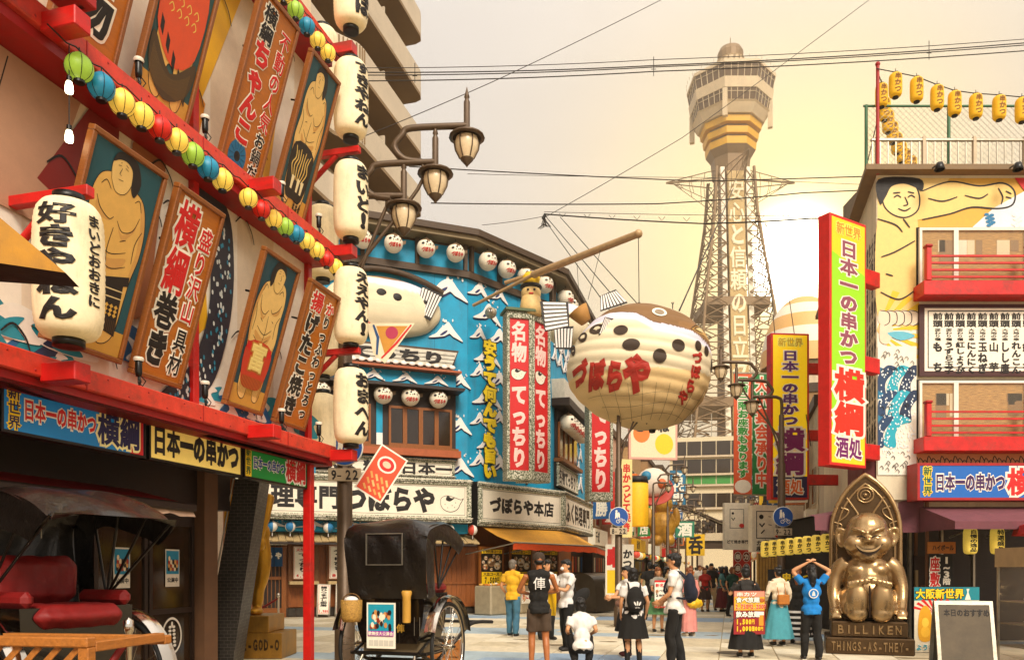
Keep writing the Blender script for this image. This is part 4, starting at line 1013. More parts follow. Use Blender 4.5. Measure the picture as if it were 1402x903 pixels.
# illuminated menu panels behind the stall
for k in range(3):
    T = BF @ tr(.72 + k * 1.55, 1.0, -.06); t = thing('picture_menu', ('leftmost', 'middle', 'rightmost')[k] + ' of three yellow topped picture menus under the orange awning', 'menu board', T)
    obj('wood_frame', MB().box((-.08, -.08, -.06), (1.14, 1.32, -.002), M_frame), t)
    b = MB(); b.rect(0, 0, 1.06, 1.24, .002, c_blk); b.rect(.02, 1.08, 1.04, 1.22, .005, c_yel); b.rect(.02, .02, 1.04, .44, .005, c_yel); b.rect(.02, .3, 1.04, .31, .007, c_blk)
    text(b, '名物料理コース', .06, 1.15, .135, .12, c_blk, .03, 'h', .008); text(b, '大皿コース', .1, .37, .16, .12, c_blk, .05, 'h', .008); text(b, '7,500円' if k == 0 else '8,500円', .16, .16, .125, .22, c_blk, .05, 'h', .008)
    r3 = random.Random(k)
    for (x, y, r) in ((.5, .78, .2), (.2, .62, .14), (.22, .92, .1), (.8, .65, .16), (.82, .93, .12), (.5, .53, .08), (.62, 1.0, .07), (.1, .78, .07), (.94, .8, .07)):
        b.poly(circle(x, y, r, r * .8), .008, flat(r3.choice(('#c9b79a', '#8c6a48', '#d8c9ae'))))
        for i in range(6):
            a = i * 1.05; b.poly(circle(x + math.cos(a) * r * .5, y + math.sin(a) * r * .4, r * .3, r * .22, 9), .0095 + i * .0003, flat(r3.choice(('#e8dcc4', '#a34a2a', '#d8a860', '#6a4a2c', '#e2d0b0'))))
    obj('print', b, t)
# orange awning
av = thing('shop_awning', 'long yellow and orange awning stretched over the street stall', 'awning', BF @ tr(0, 0, 0))
M_aw = mat('yellow_canvas', '#d99a34', .75, 0, .12, 4, .25); M_awo = mat('orange_canvas', '#cc4a18', .75, 0, .12, 6, .2)
n = 26; rows = []
p0, p1 = BF @ V((.35, 2.95, .35)), CF @ V((3.2, 2.95, .35)); q0, q1 = BF @ V((.9, 2.42, 1.25)), CF @ V((4.0, 2.3, 1.5))
pc, qc = BF @ V((4.35, 2.95, .5)), BF @ V((4.9, 2.36, 1.75))
def edge(a, c, bq, t): return a.lerp(c, t / .6) if t < .6 else c.lerp(bq, (t - .6) / .4)
b = MB(); top = [edge(p0, pc, p1, i / n) for i in range(n + 1)]; bot = [edge(q0, qc, q1, i / n) for i in range(n + 1)]
b.loft([[tuple(a), tuple(a.lerp(c, .5) + V((0, 0, -.05))), tuple(c)] for a, c in zip(top, bot)], M_aw, closed=False); obj('canvas', b, av, world=True)
b = MB(); b.loft([[tuple(c), tuple(c + V((0, 0, -.24 + .03 * (i % 2))))] for i, c in enumerate(bot)], M_awo, closed=False, smooth=False); obj('valance', b, av, world=True)
b = MB(); b.tube([tuple(c + V((0, 0, .01))) for c in bot], .03, M_steel, 6); obj('front_bar', b, av, world=True)
for x in (.9, 2.6, 4.2):
    b = MB(BF); b.cyl((x - .5, 2.05, -.5), (x, 2.4, 1.3), .022, M_steel, n=6); obj('folding_arm', b, av, world=True)
# street stall below the awning
st = thing('food_counter', 'pale metal food counter with rounded glass showcase at the shop corner', 'counter', BF)
M_ctr = mat('beige_metal', '#a39478', .45, .2, .15, 5, .15)
b = MB(); b.bbox((.2, 0, .1), (1.5, .98, .9), M_ctr, .05); b.bbox((1.7, 0, .1), (3.5, .95, .9), M_ctr, .05); obj('cabinet', b, st)
b = MB(); b.prism(spline([(0, .05), (0, 1.0), (.15, 1.3), (.5, 1.4), (.9, 1.25), (1.05, .9), (1.1, .05)], 5), 0, 1.5, mat('showcase_shell', '#3c342a', .35, var=.2), T=tr(3.6, 0, 1.6) @ ry(R(90)) @ tr(0, 0, 0) @ M(((-1, 0, 0, 0), (0, 1, 0, 0), (0, 0, -1, 0), (0, 0, 0, 1))) @ tr(0, 0, -1.5)); obj('curved_hood', b, st)
b = MB(); b.prism(spline([(.25, .42), (.25, .85), (.38, 1.1), (.62, 1.15), (.82, .98), (.86, .42)], 5, True), 0, .03, mat('showcase_end', '#8b7f6a', .4), T=tr(3.6, 0, 2.0) @ ry(R(-50))); obj('showcase_end', b, st)
r4 = random.Random(8); b = MB()
for k in range(26): b.ell((.35 + (k % 13) * .24, 1.0 + .04 * r4.random(), .3 + .35 * (k // 13)), (.08, .045, .08), flat(r4.choice(('#c9772c', '#e8dcc4', '#8a3a1c', '#d9a650'))), 8, 5)
obj('wrapped_food', b, st, kind='stuff')
for k in range(3):
    b = MB(); b.box((1.72 + k * .62, .35, .9), (2.28 + k * .62, .78, .915), c_whi)
    text(b, ('たこ焼', 'から揚', 'いか焼')[k], 1.74 + k * .62, .6, .17, .2, c_red, .05, 'h', .92); obj('price_card', b, st)
# puffed relief of a blowfish on the front wall
rf = thing('wall_blowfish', 'large cream blowfish relief with brown spots on the upper front wall', 'ornament', AF @ tr(-2.9, 9.95, .0))
def paint_surface(name, ptf, colf, nu, nv, matl, parent, world=False, wrapu=True):
    us = nu if wrapu else nu + 1
    vs = np.array([ptf(i / nu, j / nv) for j in range(nv + 1) for i in range(us)])
    fs = [(j*us+i, j*us+(i+1) % us, (j+1)*us+(i+1) % us, (j+1)*us+i) for j in range(nv) for i in range(nu)]
    b = MB(); b.add(vs, fs, matl, True); me = mesh_of(name, b)
    at = me.color_attributes.new('paint', 'FLOAT_COLOR', 'POINT')
    cols = np.array([(*colf(v), 1) for v in vs], np.float32); at.data.foreach_set('color', cols.ravel())
    return obj(name, me, parent, world=world)
CB, CLV, CBR = np.array(hexc('#e9d8b4')), np.array(hexc('#d6d0dc')), np.array(hexc('#7c5a34'))
CBL = np.array(hexc('#d6b680'))
M_skin = vmat('painted_canvas', .75, .5, 5, var=.16)
def relf(u, v):
    a = u * 2 * math.pi; q = math.sin(v * math.pi / 2); x = 1.95 * math.cos(a) * q; y = 1.0 * math.sin(a) * q
    return (x, y + .02 * math.sin(y * 12), .62 * math.sqrt(max(0, 1 - q * q)) + .02 + .02 * abs(math.sin(y * 5)))
paint_surface('body', relf, lambda p: CLV if p[1] > .55 + .1 * p[0] * -1 and p[1] < .82 else (CBR if p[1] >= .82 - .15 * p[0] else CB * (.92 + .08 * math.sin(p[1] * 14))), 64, 20, M_skin, rf)
for x, y, r in ((-1.25, .45, .12), (-.85, .45, .15), (-.15, .28, .14), (.35, .2, .13), (1.3, .2, .08)):
    zz = .62 * math.sqrt(max(0, 1 - (x / 1.95) ** 2 - (y / 1.0) ** 2)); obj('spot', MB().ell((x, y, zz + .03), (r * 1.2, r, .03), M_ink, 12, 6), rf)
b = MB(); text(b, 'づぼらや', -1.3, -.55, .42, .42, M_inkr, .06, 'h', .48); obj('lettering', b, rf)
def striped_fin(w, h, n=7, T=None, dark=M_ink, light=M_wavew, fan=.25):
    b = MB(); b.prism([(0, 0), (w * (1 - fan), -h * .05), (w, h), (-w * fan, h * .92)], 0, .03, dark, T)
    for k in range(n):
        f0, f1 = (k + .2) / n, (k + .8) / n
        b.prism([(f0 * w * (1 - fan), .05 * h), (f1 * w * (1 - fan), .05 * h), (-w * fan + f1 * w * (1 + fan), h * .9), (-w * fan + f0 * w * (1 + fan), h * .88)], .03, .04, light, T)
    return b
obj('fin', striped_fin(.62, .95, 7, tr(1.0, -.15, .45) @ rz(R(-20)), fan=.15), rf)
b = MB(AF); b.tube([(x, 11.15 - .13 * (x + 2.9) ** 2, .15) for x in np.linspace(-5.3, -.9, 16)], .1, M_roof, 8); obj('arch_moulding', b, fb, world=True)
# ---------------------------------------------------------------- the great blowfish balloon
BY = 22.0; K = BY / F
bc = ray(875, 503, BY)
bl = thing('blowfish_balloon', 'huge cream and brown blowfish balloon with red lettering hanging from a pole', 'balloon', M.Translation(bc))
OUTL = [(97, 0), (92, 35), (68, 61), (30, 78), (-2, 83), (-38, 77), (-66, 58), (-88, 30), (-99, 0), (-95, -26), (-70, -53), (-30, -75), (14, -84), (56, -75), (86, -46)]
OA = np.array([math.atan2(y, x) for x, y in OUTL]); OR = np.array([math.hypot(x, y) for x, y in OUTL]) * K
_o = np.argsort(OA); OA, OR = OA[_o], OR[_o]
OA = np.concatenate((OA - 2 * math.pi, OA, OA + 2 * math.pi)); OR = np.concatenate((OR, OR, OR))
_t = np.linspace(-math.pi, math.pi, 361); _r = np.interp(_t, OA, OR)
for _ in range(40): _r[:-1] = (np.roll(_r[:-1], 1) + _r[:-1] * 2 + np.roll(_r[:-1], -1)) / 4; _r[-1] = _r[0]
_r *= 1.015
def brad(a): return np.interp((a + math.pi) % (2 * math.pi) - math.pi, _t, _r)
BD = 1.72
def bsurf(x, z, off=0):
    a = np.arctan2(z, x); rr = brad(a); q = np.clip(np.hypot(x, z) / rr, 0, .9995)
    ple = .035 * np.abs(np.sin((z + .12 * x + 3) * math.pi / .30))
    return np.stack([x, -(BD * np.sqrt(1 - q * q) - .06 + ple + off), z], -1)
def bpt(u, v):
    a = u * 2 * math.pi; ph = v * math.pi; q = math.sin(ph); rr = float(brad(a)) * q; x, z = rr * math.cos(a), rr * math.sin(a)
    ple = .035 * abs(math.sin((z + .12 * x + 3) * math.pi / .30)) - .06
    return (x * (1 + ple * .3), -(BD + ple) * math.cos(ph), z * (1 + ple * .3))
b1x = [-110, -95, -75, -45, -15, 7, 60, 93, 110]; b1y = [20, 48, 60, 63, 56, 41, 33, 18, 10]; b2y = [0, 33, 44, 50, 44, 28, 20, 10, 2]
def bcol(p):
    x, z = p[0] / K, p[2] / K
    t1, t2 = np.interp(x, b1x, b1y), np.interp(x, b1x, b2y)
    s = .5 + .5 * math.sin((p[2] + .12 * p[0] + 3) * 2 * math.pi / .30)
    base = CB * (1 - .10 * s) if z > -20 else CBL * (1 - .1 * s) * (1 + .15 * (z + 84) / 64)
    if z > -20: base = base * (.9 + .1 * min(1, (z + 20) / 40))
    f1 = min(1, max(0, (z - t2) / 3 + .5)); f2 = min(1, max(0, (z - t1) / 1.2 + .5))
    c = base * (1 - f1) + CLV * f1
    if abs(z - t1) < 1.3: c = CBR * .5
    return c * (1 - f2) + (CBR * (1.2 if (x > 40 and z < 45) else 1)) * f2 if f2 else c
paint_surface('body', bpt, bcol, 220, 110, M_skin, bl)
def BW(c): return bsurf(c[:, 0] * K, c[:, 1] * K, .02 + c[:, 2])
def sticker(b, pts, m, lift=0):
    vs = [V((p[0], p[1], 0)) for p in pts]; tris = tessellate_polygon([vs]); c = np.array([(p[0], p[1], lift) for p in pts]); w = BW(c)
    fs = []
    for t in tris:
        a, q, r = (V(w[i]) for i in t); fs.append(tuple(t) if (q - a).cross(r - a).y < 0 else tuple(t)[::-1])
    b.add(w, fs, m)
ms = mat('spot_brown', '#3b2a1a', .7, var=.2)
for u, v, a, c in ((795, 470, 5, 9), (812, 465, 9, 8), (840, 473, 9, 7), (852, 494, 11, 8), (913, 494, 9, 8), (888, 509, 9, 9), (942, 490, 5, 7), (956, 493, 4, 7), (783, 484, 2.5, 11), (968, 507, 2.5, 9)):
    b = MB(); sticker(b, circle(u - 875, 503 - v, a, c, 18), ms); obj('spot', b, bl)
b = MB(); sticker(b, circle(17, 57, 10, 7.5, 22), c_whi, .004); sticker(b, circle(17, 57, 6.5, 4.5, 18), mat('eye_grey', '#8d7a62', .5), .02); obj('eye', b, bl)
b = MB(); sticker(b, [(58, 36), (68, 44), (76, 46), (84, 40), (90, 26), (78, 31)], flat('#c89a50'), .004); sticker(b, [(64, 37), (70, 41), (75, 42), (80, 36), (75, 35)], flat('#e2c48c'), .02)
for L in ([(58, 36), (68, 44), (76, 46), (84, 40), (90, 26)], [(64, 37), (70, 41), (75, 42), (82, 35), (86, 28)]):
    pts = spline(L, 4); sticker(b, [(x, y + .6) for x, y in pts] + [(x, y - .6) for x, y in pts[::-1]], ms, .03)
obj('mouth', b, bl)
b = MB()
def shear(dx, dy, sk):
    def f(c):
        c = c.copy(); x, y = c[:, 0].copy(), c[:, 1].copy(); c[:, 0] = x; c[:, 1] = y + sk * x; c[:, 2] += .004; return BW(c)
    return f
for ch, x, y, w, h in (('づ', -93, -18, 17, 33), ('ぼ', -74, -24, 19, 36), ('ら', -54, -28, 23, 38), ('や', -32, -27, 34, 46)):
    text(b, ch, x, y, w, h, mat('faded_red_ink', '#a82818', .7, var=.12), .085, 'h', 0, .01, warp=shear(0, 0, -.0))
for i, (ch, x, y) in enumerate((('づ', 65, 0), ('ぼ', 63, -18), ('ら', 57, -36), ('や', 48, -50))):
    text(b, ch, x - 7, y - 3, 15, 17, mat('faded_red_ink', '#a82818', .7, var=.12), .07, 'h', 0, .01, warp=BW)
obj('lettering', b, bl)
seam = MB()
for dv in range(-3, 8):
    L = [(x, -52 - dv * 4 - .0006 * (x - 10) ** 2 * (1 if dv > 0 else 1)) for x in range(-50, 75, 6)]
for a in range(-70, 80, 18):
    pts = BW(np.array([(a * (1 + .25 * t) * (1 - .5 * t) + 8, -38 - 42 * t, .012) for t in np.linspace(0, .95, 8)])); seam.tube([tuple(p) for p in pts], .0035, ms, 4)
for zz in (-50, -62, -73):
    xs = [x for x in range(-84, 84, 6) if math.hypot(x, zz) * K < .985 * float(brad(math.atan2(zz, x)))]; pts = BW(np.array([(x, zz + 2 * math.sin(x / 14), .012) for x in xs])); seam.tube([tuple(p) for p in pts], .0035, ms, 4)
obj('net_cord', seam, bl, kind='stuff')
obj('side_fin', striped_fin(.34, .52, 8, M.Translation(V(bsurf(-62 * K, 28 * K, .03))) @ rx(R(90)) @ rz(R(-14)) @ ry(R(18)), fan=-.15), bl)
obj('back_fin', striped_fin(.62, .45, 8, tr(-1.1, -.35, 1.42) @ rx(R(80)) @ rz(R(20)), fan=-.25), bl)
obj('tail_fin', striped_fin(.75, .72, 7, tr(-1.95, -.55, .95) @ rx(R(85)) @ rz(R(95)), fan=.1), bl)
b = MB(); b.lathe([(.0, 0), (.16, .02), (.22, .18), (.3, .42), (.2, .44)], mat('tan_paper', '#a9793c', .7), 12, tr(-1.45, -.1, 1.2) @ ry(R(-35))); obj('tail_stalk', b, bl)
b = MB(); b.lathe([(0, -1.72), (.08, -1.7), (.1, -1.62)], M_ink, 10, tr(.36, 0, -.08)); obj('drain_cap', b, bl)
for x in (0, .92):
    b = MB(); b.tube([(x, 0, 1.6), (x, 0, 1.72), (x - .03, 0, 1.78), (x + .03, 0, 1.78), (x, 0, 1.72)], .015, M_black, 5); obj('top_ring', b, bl)
# pole and rigging
pa, pm, pb = ray(648, 418, 26.6), ray(730, 376, 25), ray(874, 320, 22)
pl = thing('support_pole', 'long slanting steel pole holding the balloon, fixed to the wave wall', 'pole', M.Translation(pa))
M_pole = mat('weathered_pole', '#b6946a', .45, .2, .15, 9, .1)
obj('thin_tube', MB().cyl(pa, pm, .055, M_pole, n=10), pl, world=True); obj('thick_tube', MB().cyl(pm, pb, .11, M_pole, .1, n=12), pl, world=True)
p5 = ray(692, 387, 25.8); obj('side_strut', MB().cyl(p5, pm + V((.4, 0, .15)), .07, M_pole, n=8), pl, world=True)
obj('end_cap', MB().ell(pb, .12, M_pole, 10, 6), pl, world=True)
def wire(label, pts, r=.012, sag=0, cat='cable', name='cable', group=None, m=None):
    P = []
    for i in range(len(pts) - 1):
        a, c = pts[i], pts[i + 1]; k = 10 if sag else 2
        for j in range(k): t = j / k; P.append(a.lerp(c, t) - V((0, 0, sag * 4 * t * (1 - t))))
    P.append(pts[-1])
    return obj(name, MB().tube([tuple(p) for p in P], r, m or M_rope, 5), None, label, cat, group)
wire('thin cable from the pole tip down to the top of the balloon', [pb, bc + V((0, 0, 1.75))], .012)
post = ray(745, 296, 30)
for i, (a, c, lab) in enumerate((((745, 300), (835, 425), 'left stay cable running down to the balloon'), ((748, 297), (852, 420), 'middle stay cable running down to the balloon'), ((767, 297), (873, 416), 'right stay cable running down to the balloon'), ((824, 335), (805, 410), 'short slack cable hanging from the slanting pole'), ((790, 360), (793, 410), 'thin drop line between pole and street side eave'))):
    wire(lab, [ray(*a, 30 if i < 3 else 23), ray(*c, 22.3)], .014 if i < 3 else .008)
cn = thing('cable_connector', 'bundled cable joint floating where the overhead wires meet the stays', 'cable joint', M.Translation(post))
b = MB()
for k in range(9): b.tube([(0, 0, 0), (.1 * math.sin(k), .02, -.15 - .03 * k), (.25 * math.sin(k * 1.7), 0, -.35 - .04 * (k % 4))], .014, M_rope, 5)
obj('loose_end', b, cn, kind='stuff'); obj('joint', MB().cyl((-.05, 0, -.1), (.05, 0, .08), .06, M_black, n=8), cn)
# second wall blowfish and the chef figure above the red box
s2 = thing('wall_blowfish', 'small blowfish head with striped fin peering round behind the red banner box', 'ornament', M.Translation(ray(775, 445, 27.5)))
paint_surface('body', lambda u, v: (.75 * math.sin(v * math.pi) * math.cos(u * 6.283), .6 * math.sin(v * math.pi) * math.sin(u * 6.283), .72 * math.cos(v * math.pi)), lambda p: CLV if p[2] > .3 else CB, 32, 20, M_skin, s2)
obj('eye', MB().ell((-.05, -.58, .12), (.14, .05, .16), M_ink, 12, 6), s2); obj('fin', striped_fin(.6, .75, 6, tr(-.4, -.7, -1.0) @ rx(R(90)), fan=.1), s2)
ch = thing('chef_figure', 'small cream figurine wearing a yellow hat standing on the red banner box', 'figurine', M.Translation(ray(727, 434, 25.5)))
obj('torso', MB().lathe([(0, 0), (.32, .02), (.36, .3), (.3, .62), (.2, .72)], mat('cream_resin', '#dcb878', .6), 16), ch)
obj('face', MB().ell((0, 0, .75), (.32, .3, .3), mat('cream_resin', '#dcb878', .6), 14, 9).ell((-.1, -.29, .78), (.04, .02, .04), M_ink, 8, 5).ell((.1, -.29, .78), (.04, .02, .04), M_ink, 8, 5).ell((0, -.3, .66), (.08, .02, .03), M_inkr, 8, 5), ch)
obj('hair', MB().ell((0, .03, .95), (.36, .34, .14), M_ink, 14, 7), ch); obj('yellow_hat', MB().lathe([(.2, 1.0), (.25, 1.05), (.3, 1.25), (.2, 1.38), (0, 1.4)], mat('hat_yellow', '#e6b820', .6), 14), ch)
pr = thing('loudspeaker', 'small horn loudspeaker on the blue wave wall beside the pole foot', 'loudspeaker', M.Translation(ray(672, 428, 26.9)))
obj('horn', MB().lathe([(.06, .3), (.1, .15), (.2, 0), (.17, .02), (.06, .2)], M_conc, 14, rx(R(90)) @ tr(0, 0, 0)), pr); obj('bracket', MB().box((-.02, -.3, -.05), (.02, .6, .02), M_roof), pr)
def speckle(m):
    n = m.node_tree; z = n.nodes.new('ShaderNodeTexNoise'); z.inputs['Scale'].default_value = 26; z.inputs['Detail'].default_value = 3; t = n.nodes.new('ShaderNodeTexCoord'); n.links.new(t.outputs['Object'], z.inputs['Vector'])
    r = n.nodes.new('ShaderNodeValToRGB'); r.color_ramp.interpolation = 'CONSTANT'; e = r.color_ramp.elements; e[0].position = 0; e[0].color = (.05, .06, .035, 1); e[1].position = .44; e[1].color = (.30, .31, .20, 1)
    x = e.new(.54); x.color = (.66, .62, .5, 1); n.links.new(z.outputs[0], r.inputs[0]); n.links.new(r.outputs[0], n.nodes['Principled BSDF'].inputs['Base Color'])
speckle(M_stone)
for T, xs in ((AF, np.arange(-6.9, 0, 1.15)), (BF, np.arange(.6, 4.4, .95)), (CF, np.arange(.8, 9, 1.3))):
    for x in xs: obj('panel_joint', MB(T).box((x, 8.75, .0), (x + .012, 11.28, .004), mat('joint_blue', '#06607c', .6)), fb, world=True)
obj('drain_pipe', MB(BF).cyl((2.95, 4.6, .07), (2.95, EAVE, .07), .045, M_roof, n=8), fb, world=True)
# ================================================================ restaurant on the right
RF = frame((7.26, 16, 0), (1, 0, 0)); KR = 16 / F
def RU(u): return (u - 1200) * KR
def RV(v): return CZ + (HV - v) * KR
rb = thing('mural_restaurant', 'tall restaurant at right with a painted wrestler, red balconies and blue sign', 'building', RF)
W_ = 9.0
def foot_box(x0, x1, y0, y1, front, back, m, b):      # walls whose left end follows the slanting street
    b.prism([(7.26 + x0 + .272 * front, 16 + front), (7.26 + x1, 16 + front), (7.26 + x1, 16 + back), (7.26 + x0 + .272 * back, 16 + back)], y0, y1, m)
b = MB(); foot_box(0, W_, 2.9, RV(240), 0, 9, M_cream, b); foot_box(RU(1250), W_, 0, 2.9, 2.6, 9, M_blackm, b); foot_box(.02, RU(1250), 0, 2.9, .9, 9, M_blackm, b); obj('wall', b, rb, world=True)
b = MB(); foot_box(-.25, W_, RV(240), RV(233), -.25, 9.2, mat('roof_slab', '#7d6547', .7), b); obj('roof_slab', b, rb, world=True)
b = MB(); b.bbox((-.12, RV(194), -.02), (W_, RV(190), .04), M_steel, .01); b.bbox((-.12, RV(232), -.02), (W_, RV(229), .03), M_steel, .01)
rl = obj('roof_railing', b, rb)
for k in range(46): obj('baluster', MB().box((-.1 + k * .155, RV(229), 0), (-.075 + k * .155, RV(194), .02), M_steel), rl)
for u in (1200, 1264, 1333, 1402): obj('post', MB().box((RU(u) - .03, RV(231), -.02), (RU(u) + .03, RV(188), .05), M_conc), rl)
fe = thing('roof_fence', 'chain link fence with green posts on the roof behind the railing', 'fence', RF @ tr(0, RV(233), -.7))
M_grn = mat('green_post', '#3d6b4a', .5)
for u in (1207, 1325, 1445): obj('post', MB().cyl((RU(u), 0, 0), (RU(u), 1.7, 0), .035, M_grn, n=8), fe)
obj('rail', MB().cyl((RU(1203), 1.68, 0), (RU(1460), 1.68, 0), .025, M_grn, n=8), fe)
b = MB()
for k in range(-14, 46):
    x0 = RU(1207) + k * .125
    for sg_ in (1, -1):
        a0, a1 = (x0, 0), (x0 + sg_ * 1.66, 1.66)
        if sg_ < 0: a0, a1 = (x0 + 1.66, 0), (x0, 1.66)
        lo = RU(1207); hi = RU(1455); (xa, ya), (xb, yb) = a0, a1
        if max(xa, xb) < lo or min(xa, xb) > hi: continue
        def clip(x): return ya + (yb - ya) * (x - xa) / (xb - xa)
        pts = [(x, y) for x, y in ((xa, ya), (xb, yb))]
        q = []
        for x, y in pts: q.append((min(max(x, lo), hi), clip(min(max(x, lo), hi))))
        b.cyl((q[0][0], q[0][1], 0), (q[1][0], q[1][1], 0), .0045, M_steel, n=3, caps=False)
obj('wire_mesh', b, fe, kind='stuff')
rp = thing('flag_pole', 'slim red pole at the left corner of the roof terrace', 'pole', RF @ tr(RU(1200), RV(240), .05)); obj('shaft', MB().cyl((0, 0, 0), (0, 2.15, 0), .035, M_redd, n=8), rp); obj('tip', MB().ell((0, 2.18, 0), .05, M_redd, 8, 5), rp)
b = MB(RF); b.box((RU(1225), RV(238), -2.5), (RU(1262), RV(205), -1.8), mat('ac_grey', '#7d6f5c', .6)); b.box((RU(1340), RV(236), -3), (RU(1402), RV(200), -2), mat('ac_grey', '#7d6f5c', .6)); b.ell((RU(1330), RV(212), -2.2), (.42, .35, .3), mat('ac_grey', '#7d6f5c', .6), 12, 8)
obj('roof_unit', b, None, 'pale box shaped plant units standing behind the roof railing', 'roof equipment', kind='stuff')
# painted front
mu = MB(RF @ tr(0, 0, .003)); P = lambda L: [(RU(u), RV(v)) for u, v in L]
c_sk, c_li = flat('#e6c271'), M_ink
mu.rect(RU(1201), RV(650), RU(1254), RV(244), .001, flat('#e9e2d0')); mu.rect(RU(1254), RV(312), RU(1480), RV(244), .001, flat('#d8a23a'))
mu.poly(P([(1201, 244), (1300, 244), (1254, 300), (1254, 425), (1201, 425)]), .004, flat('#e8c478'))
mu.poly(spline(P([(1201, 300), (1225, 290), (1250, 292), (1256, 300), (1256, 440), (1230, 446), (1201, 432)]), 5, True), .006, c_sk)
mu.poly(spline(P([(1240, 285), (1262, 262), (1300, 250), (1340, 256), (1372, 252), (1388, 262), (1386, 280), (1366, 286), (1330, 284), (1300, 292), (1262, 300), (1240, 305)]), 5, True), .009, c_sk)
mu.stroke(spline(P([(1262, 262), (1300, 249), (1340, 255), (1372, 251), (1388, 262), (1386, 280), (1366, 286), (1330, 284), (1300, 293), (1262, 301)]), 5), .035, .012, c_li)
mu.poly(spline(P([(1206, 262), (1214, 250), (1232, 246), (1250, 252), (1258, 268), (1256, 288), (1240, 298), (1222, 294), (1210, 282)]), 5, True), .011, flat('#edcd86'))
mu.stroke(spline(P([(1206, 262), (1214, 250), (1232, 246), (1250, 252), (1258, 268), (1256, 288), (1240, 298), (1222, 294), (1210, 282), (1206, 262)]), 5), .03, .0125, c_li)
mu.poly(spline(P([(1202, 246), (1258, 245), (1262, 262), (1250, 256), (1236, 252), (1220, 256), (1212, 270), (1204, 280)]), 5, True), .014, M_ink)
for L in ([(1223, 271), (1228, 268), (1233, 271)], [(1242, 271), (1247, 268), (1252, 271)], [(1238, 270), (1242, 280), (1236, 282)], [(1229, 286), (1238, 289), (1246, 285)], [(1222, 265), (1232, 264)], [(1242, 263), (1251, 265)], [(1201, 300), (1225, 308), (1235, 318)], [(1236, 300), (1245, 312)],
          [(1206, 352), (1225, 345), (1252, 330)], [(1270, 272), (1290, 276), (1310, 270)], [(1320, 268), (1340, 272), (1352, 266)], [(1366, 258), (1372, 270), (1370, 280)], [(1376, 262), (1384, 266)], [(1376, 270), (1384, 272)], [(1205, 400), (1230, 410), (1252, 398)], [(1212, 375), (1222, 378)]):
    mu.stroke(spline(P(L), 5), .03, .017, c_li)
mu.poly(P([(1360, 285), (1402, 262), (1480, 244), (1480, 312), (1330, 312)]), .010, flat('#d9dce0')); mu.poly(P([(1388, 244), (1480, 244), (1480, 262), (1402, 262)]), .0155, c_red)
for k in range(30):
    u, v = 1350 + (k * 37) % 110, 294 + (k * 13) % 17; mu.poly(circle(RU(u), RV(v), .05, .03, 7), .018 + .0001 * k, flat(('#1e6f9a', '#f0ece0', '#1a3a6a')[k % 3]))
for k in range(9):
    a0 = -1.1 + k * .28; c = (RU(1200), RV(452))
    mu.poly([c, (c[0] + 1.1 * math.cos(a0), c[1] + 1.1 * math.sin(a0) * .75), (c[0] + 1.1 * math.cos(a0 + .14), c[1] + 1.1 * math.sin(a0 + .14) * .75)] if 1 else c, .007, flat('#e6b818'))
for k in range(5):
    x = 1204 + k * 10; mu.poly(spline(P([(x, 425), (x + 12, 428), (x + 13, 441), (x + 6, 446), (x - 2, 440)]), 4, True), .013 + .0005 * k, flat('#e3cdb0')); mu.stroke(spline(P([(x, 425), (x + 12, 428), (x + 13, 441), (x + 6, 446)]), 4), .018, .017, c_li)
mu.poly(spline(P([(1206, 440), (1222, 448), (1216, 470), (1204, 466)]), 4, True), .016, flat('#e3cdb0'))
mu.poly(spline(P([(1214, 456), (1236, 454), (1252, 460), (1232, 466)]), 4, True), .0165, flat('#5fb0c4'))
mu.poly(P([(1201, 474), (1254, 474), (1254, 650), (1201, 650)]), .0175, flat('#e9e2d0'))
rn = random.Random(21); FR = [flat('#0f6f94'), flat('#173a5e'), flat('#15a0b4'), flat('#122a4a')]
for k in range(11):
    cx_, cy_ = 1196 + (k % 4) * 18 + rn.uniform(-3, 3), 520 + (k // 4) * 34; rr = 20
    A = spline(P([(cx_ - rr, cy_ + rr), (cx_ - rr * .7, cy_ - rr * .2), (cx_, cy_ - rr), (cx_ + rr * .9, cy_ - rr * .6), (cx_ + rr * .2, cy_ - rr * .3), (cx_ - rr * .2, cy_ + rr * .3), (cx_ - rr * .2, cy_ + rr * 1.2)]), 5, True)
    A = [(min(max(x, RU(1201)), RU(1254)), y) for x, y in A]
    mu.poly(A, .019 + .0009 * k, FR[k % 4])
for k in range(230):
    u, v = rn.uniform(1203, 1252), rn.uniform(505, 625); mu.poly(circle(RU(u), RV(v), .014, .02, 6), .0305 + .00001 * k, flat('#dfe6e6'))
for k in range(46):
    u, v = rn.uniform(1203, 1246), rn.choice((rn.uniform(480, 515), rn.uniform(620, 646), rn.uniform(555, 575))); mu.stroke(spline(P([(u, v), (u + 2.5, v - 3), (u + 5, v), (u + 4, v + 2)]), 4), .013, .034, c_li)
obj('wall_mural', mu, rb, world=True)
b = MB(); b.rect(RU(1240), RV(640), W_, RV(615), .003, flat('#c98f58'))
for k in range(30): b.stroke(spline([(RU(1250 + k * 6), RV(637)), (RU(1253 + k * 6), RV(624 + (k % 3) * 3)), (RU(1258 + k * 6), RV(632))], 4), .02, .006, M_ink)
obj('lower_mural', b, rb)
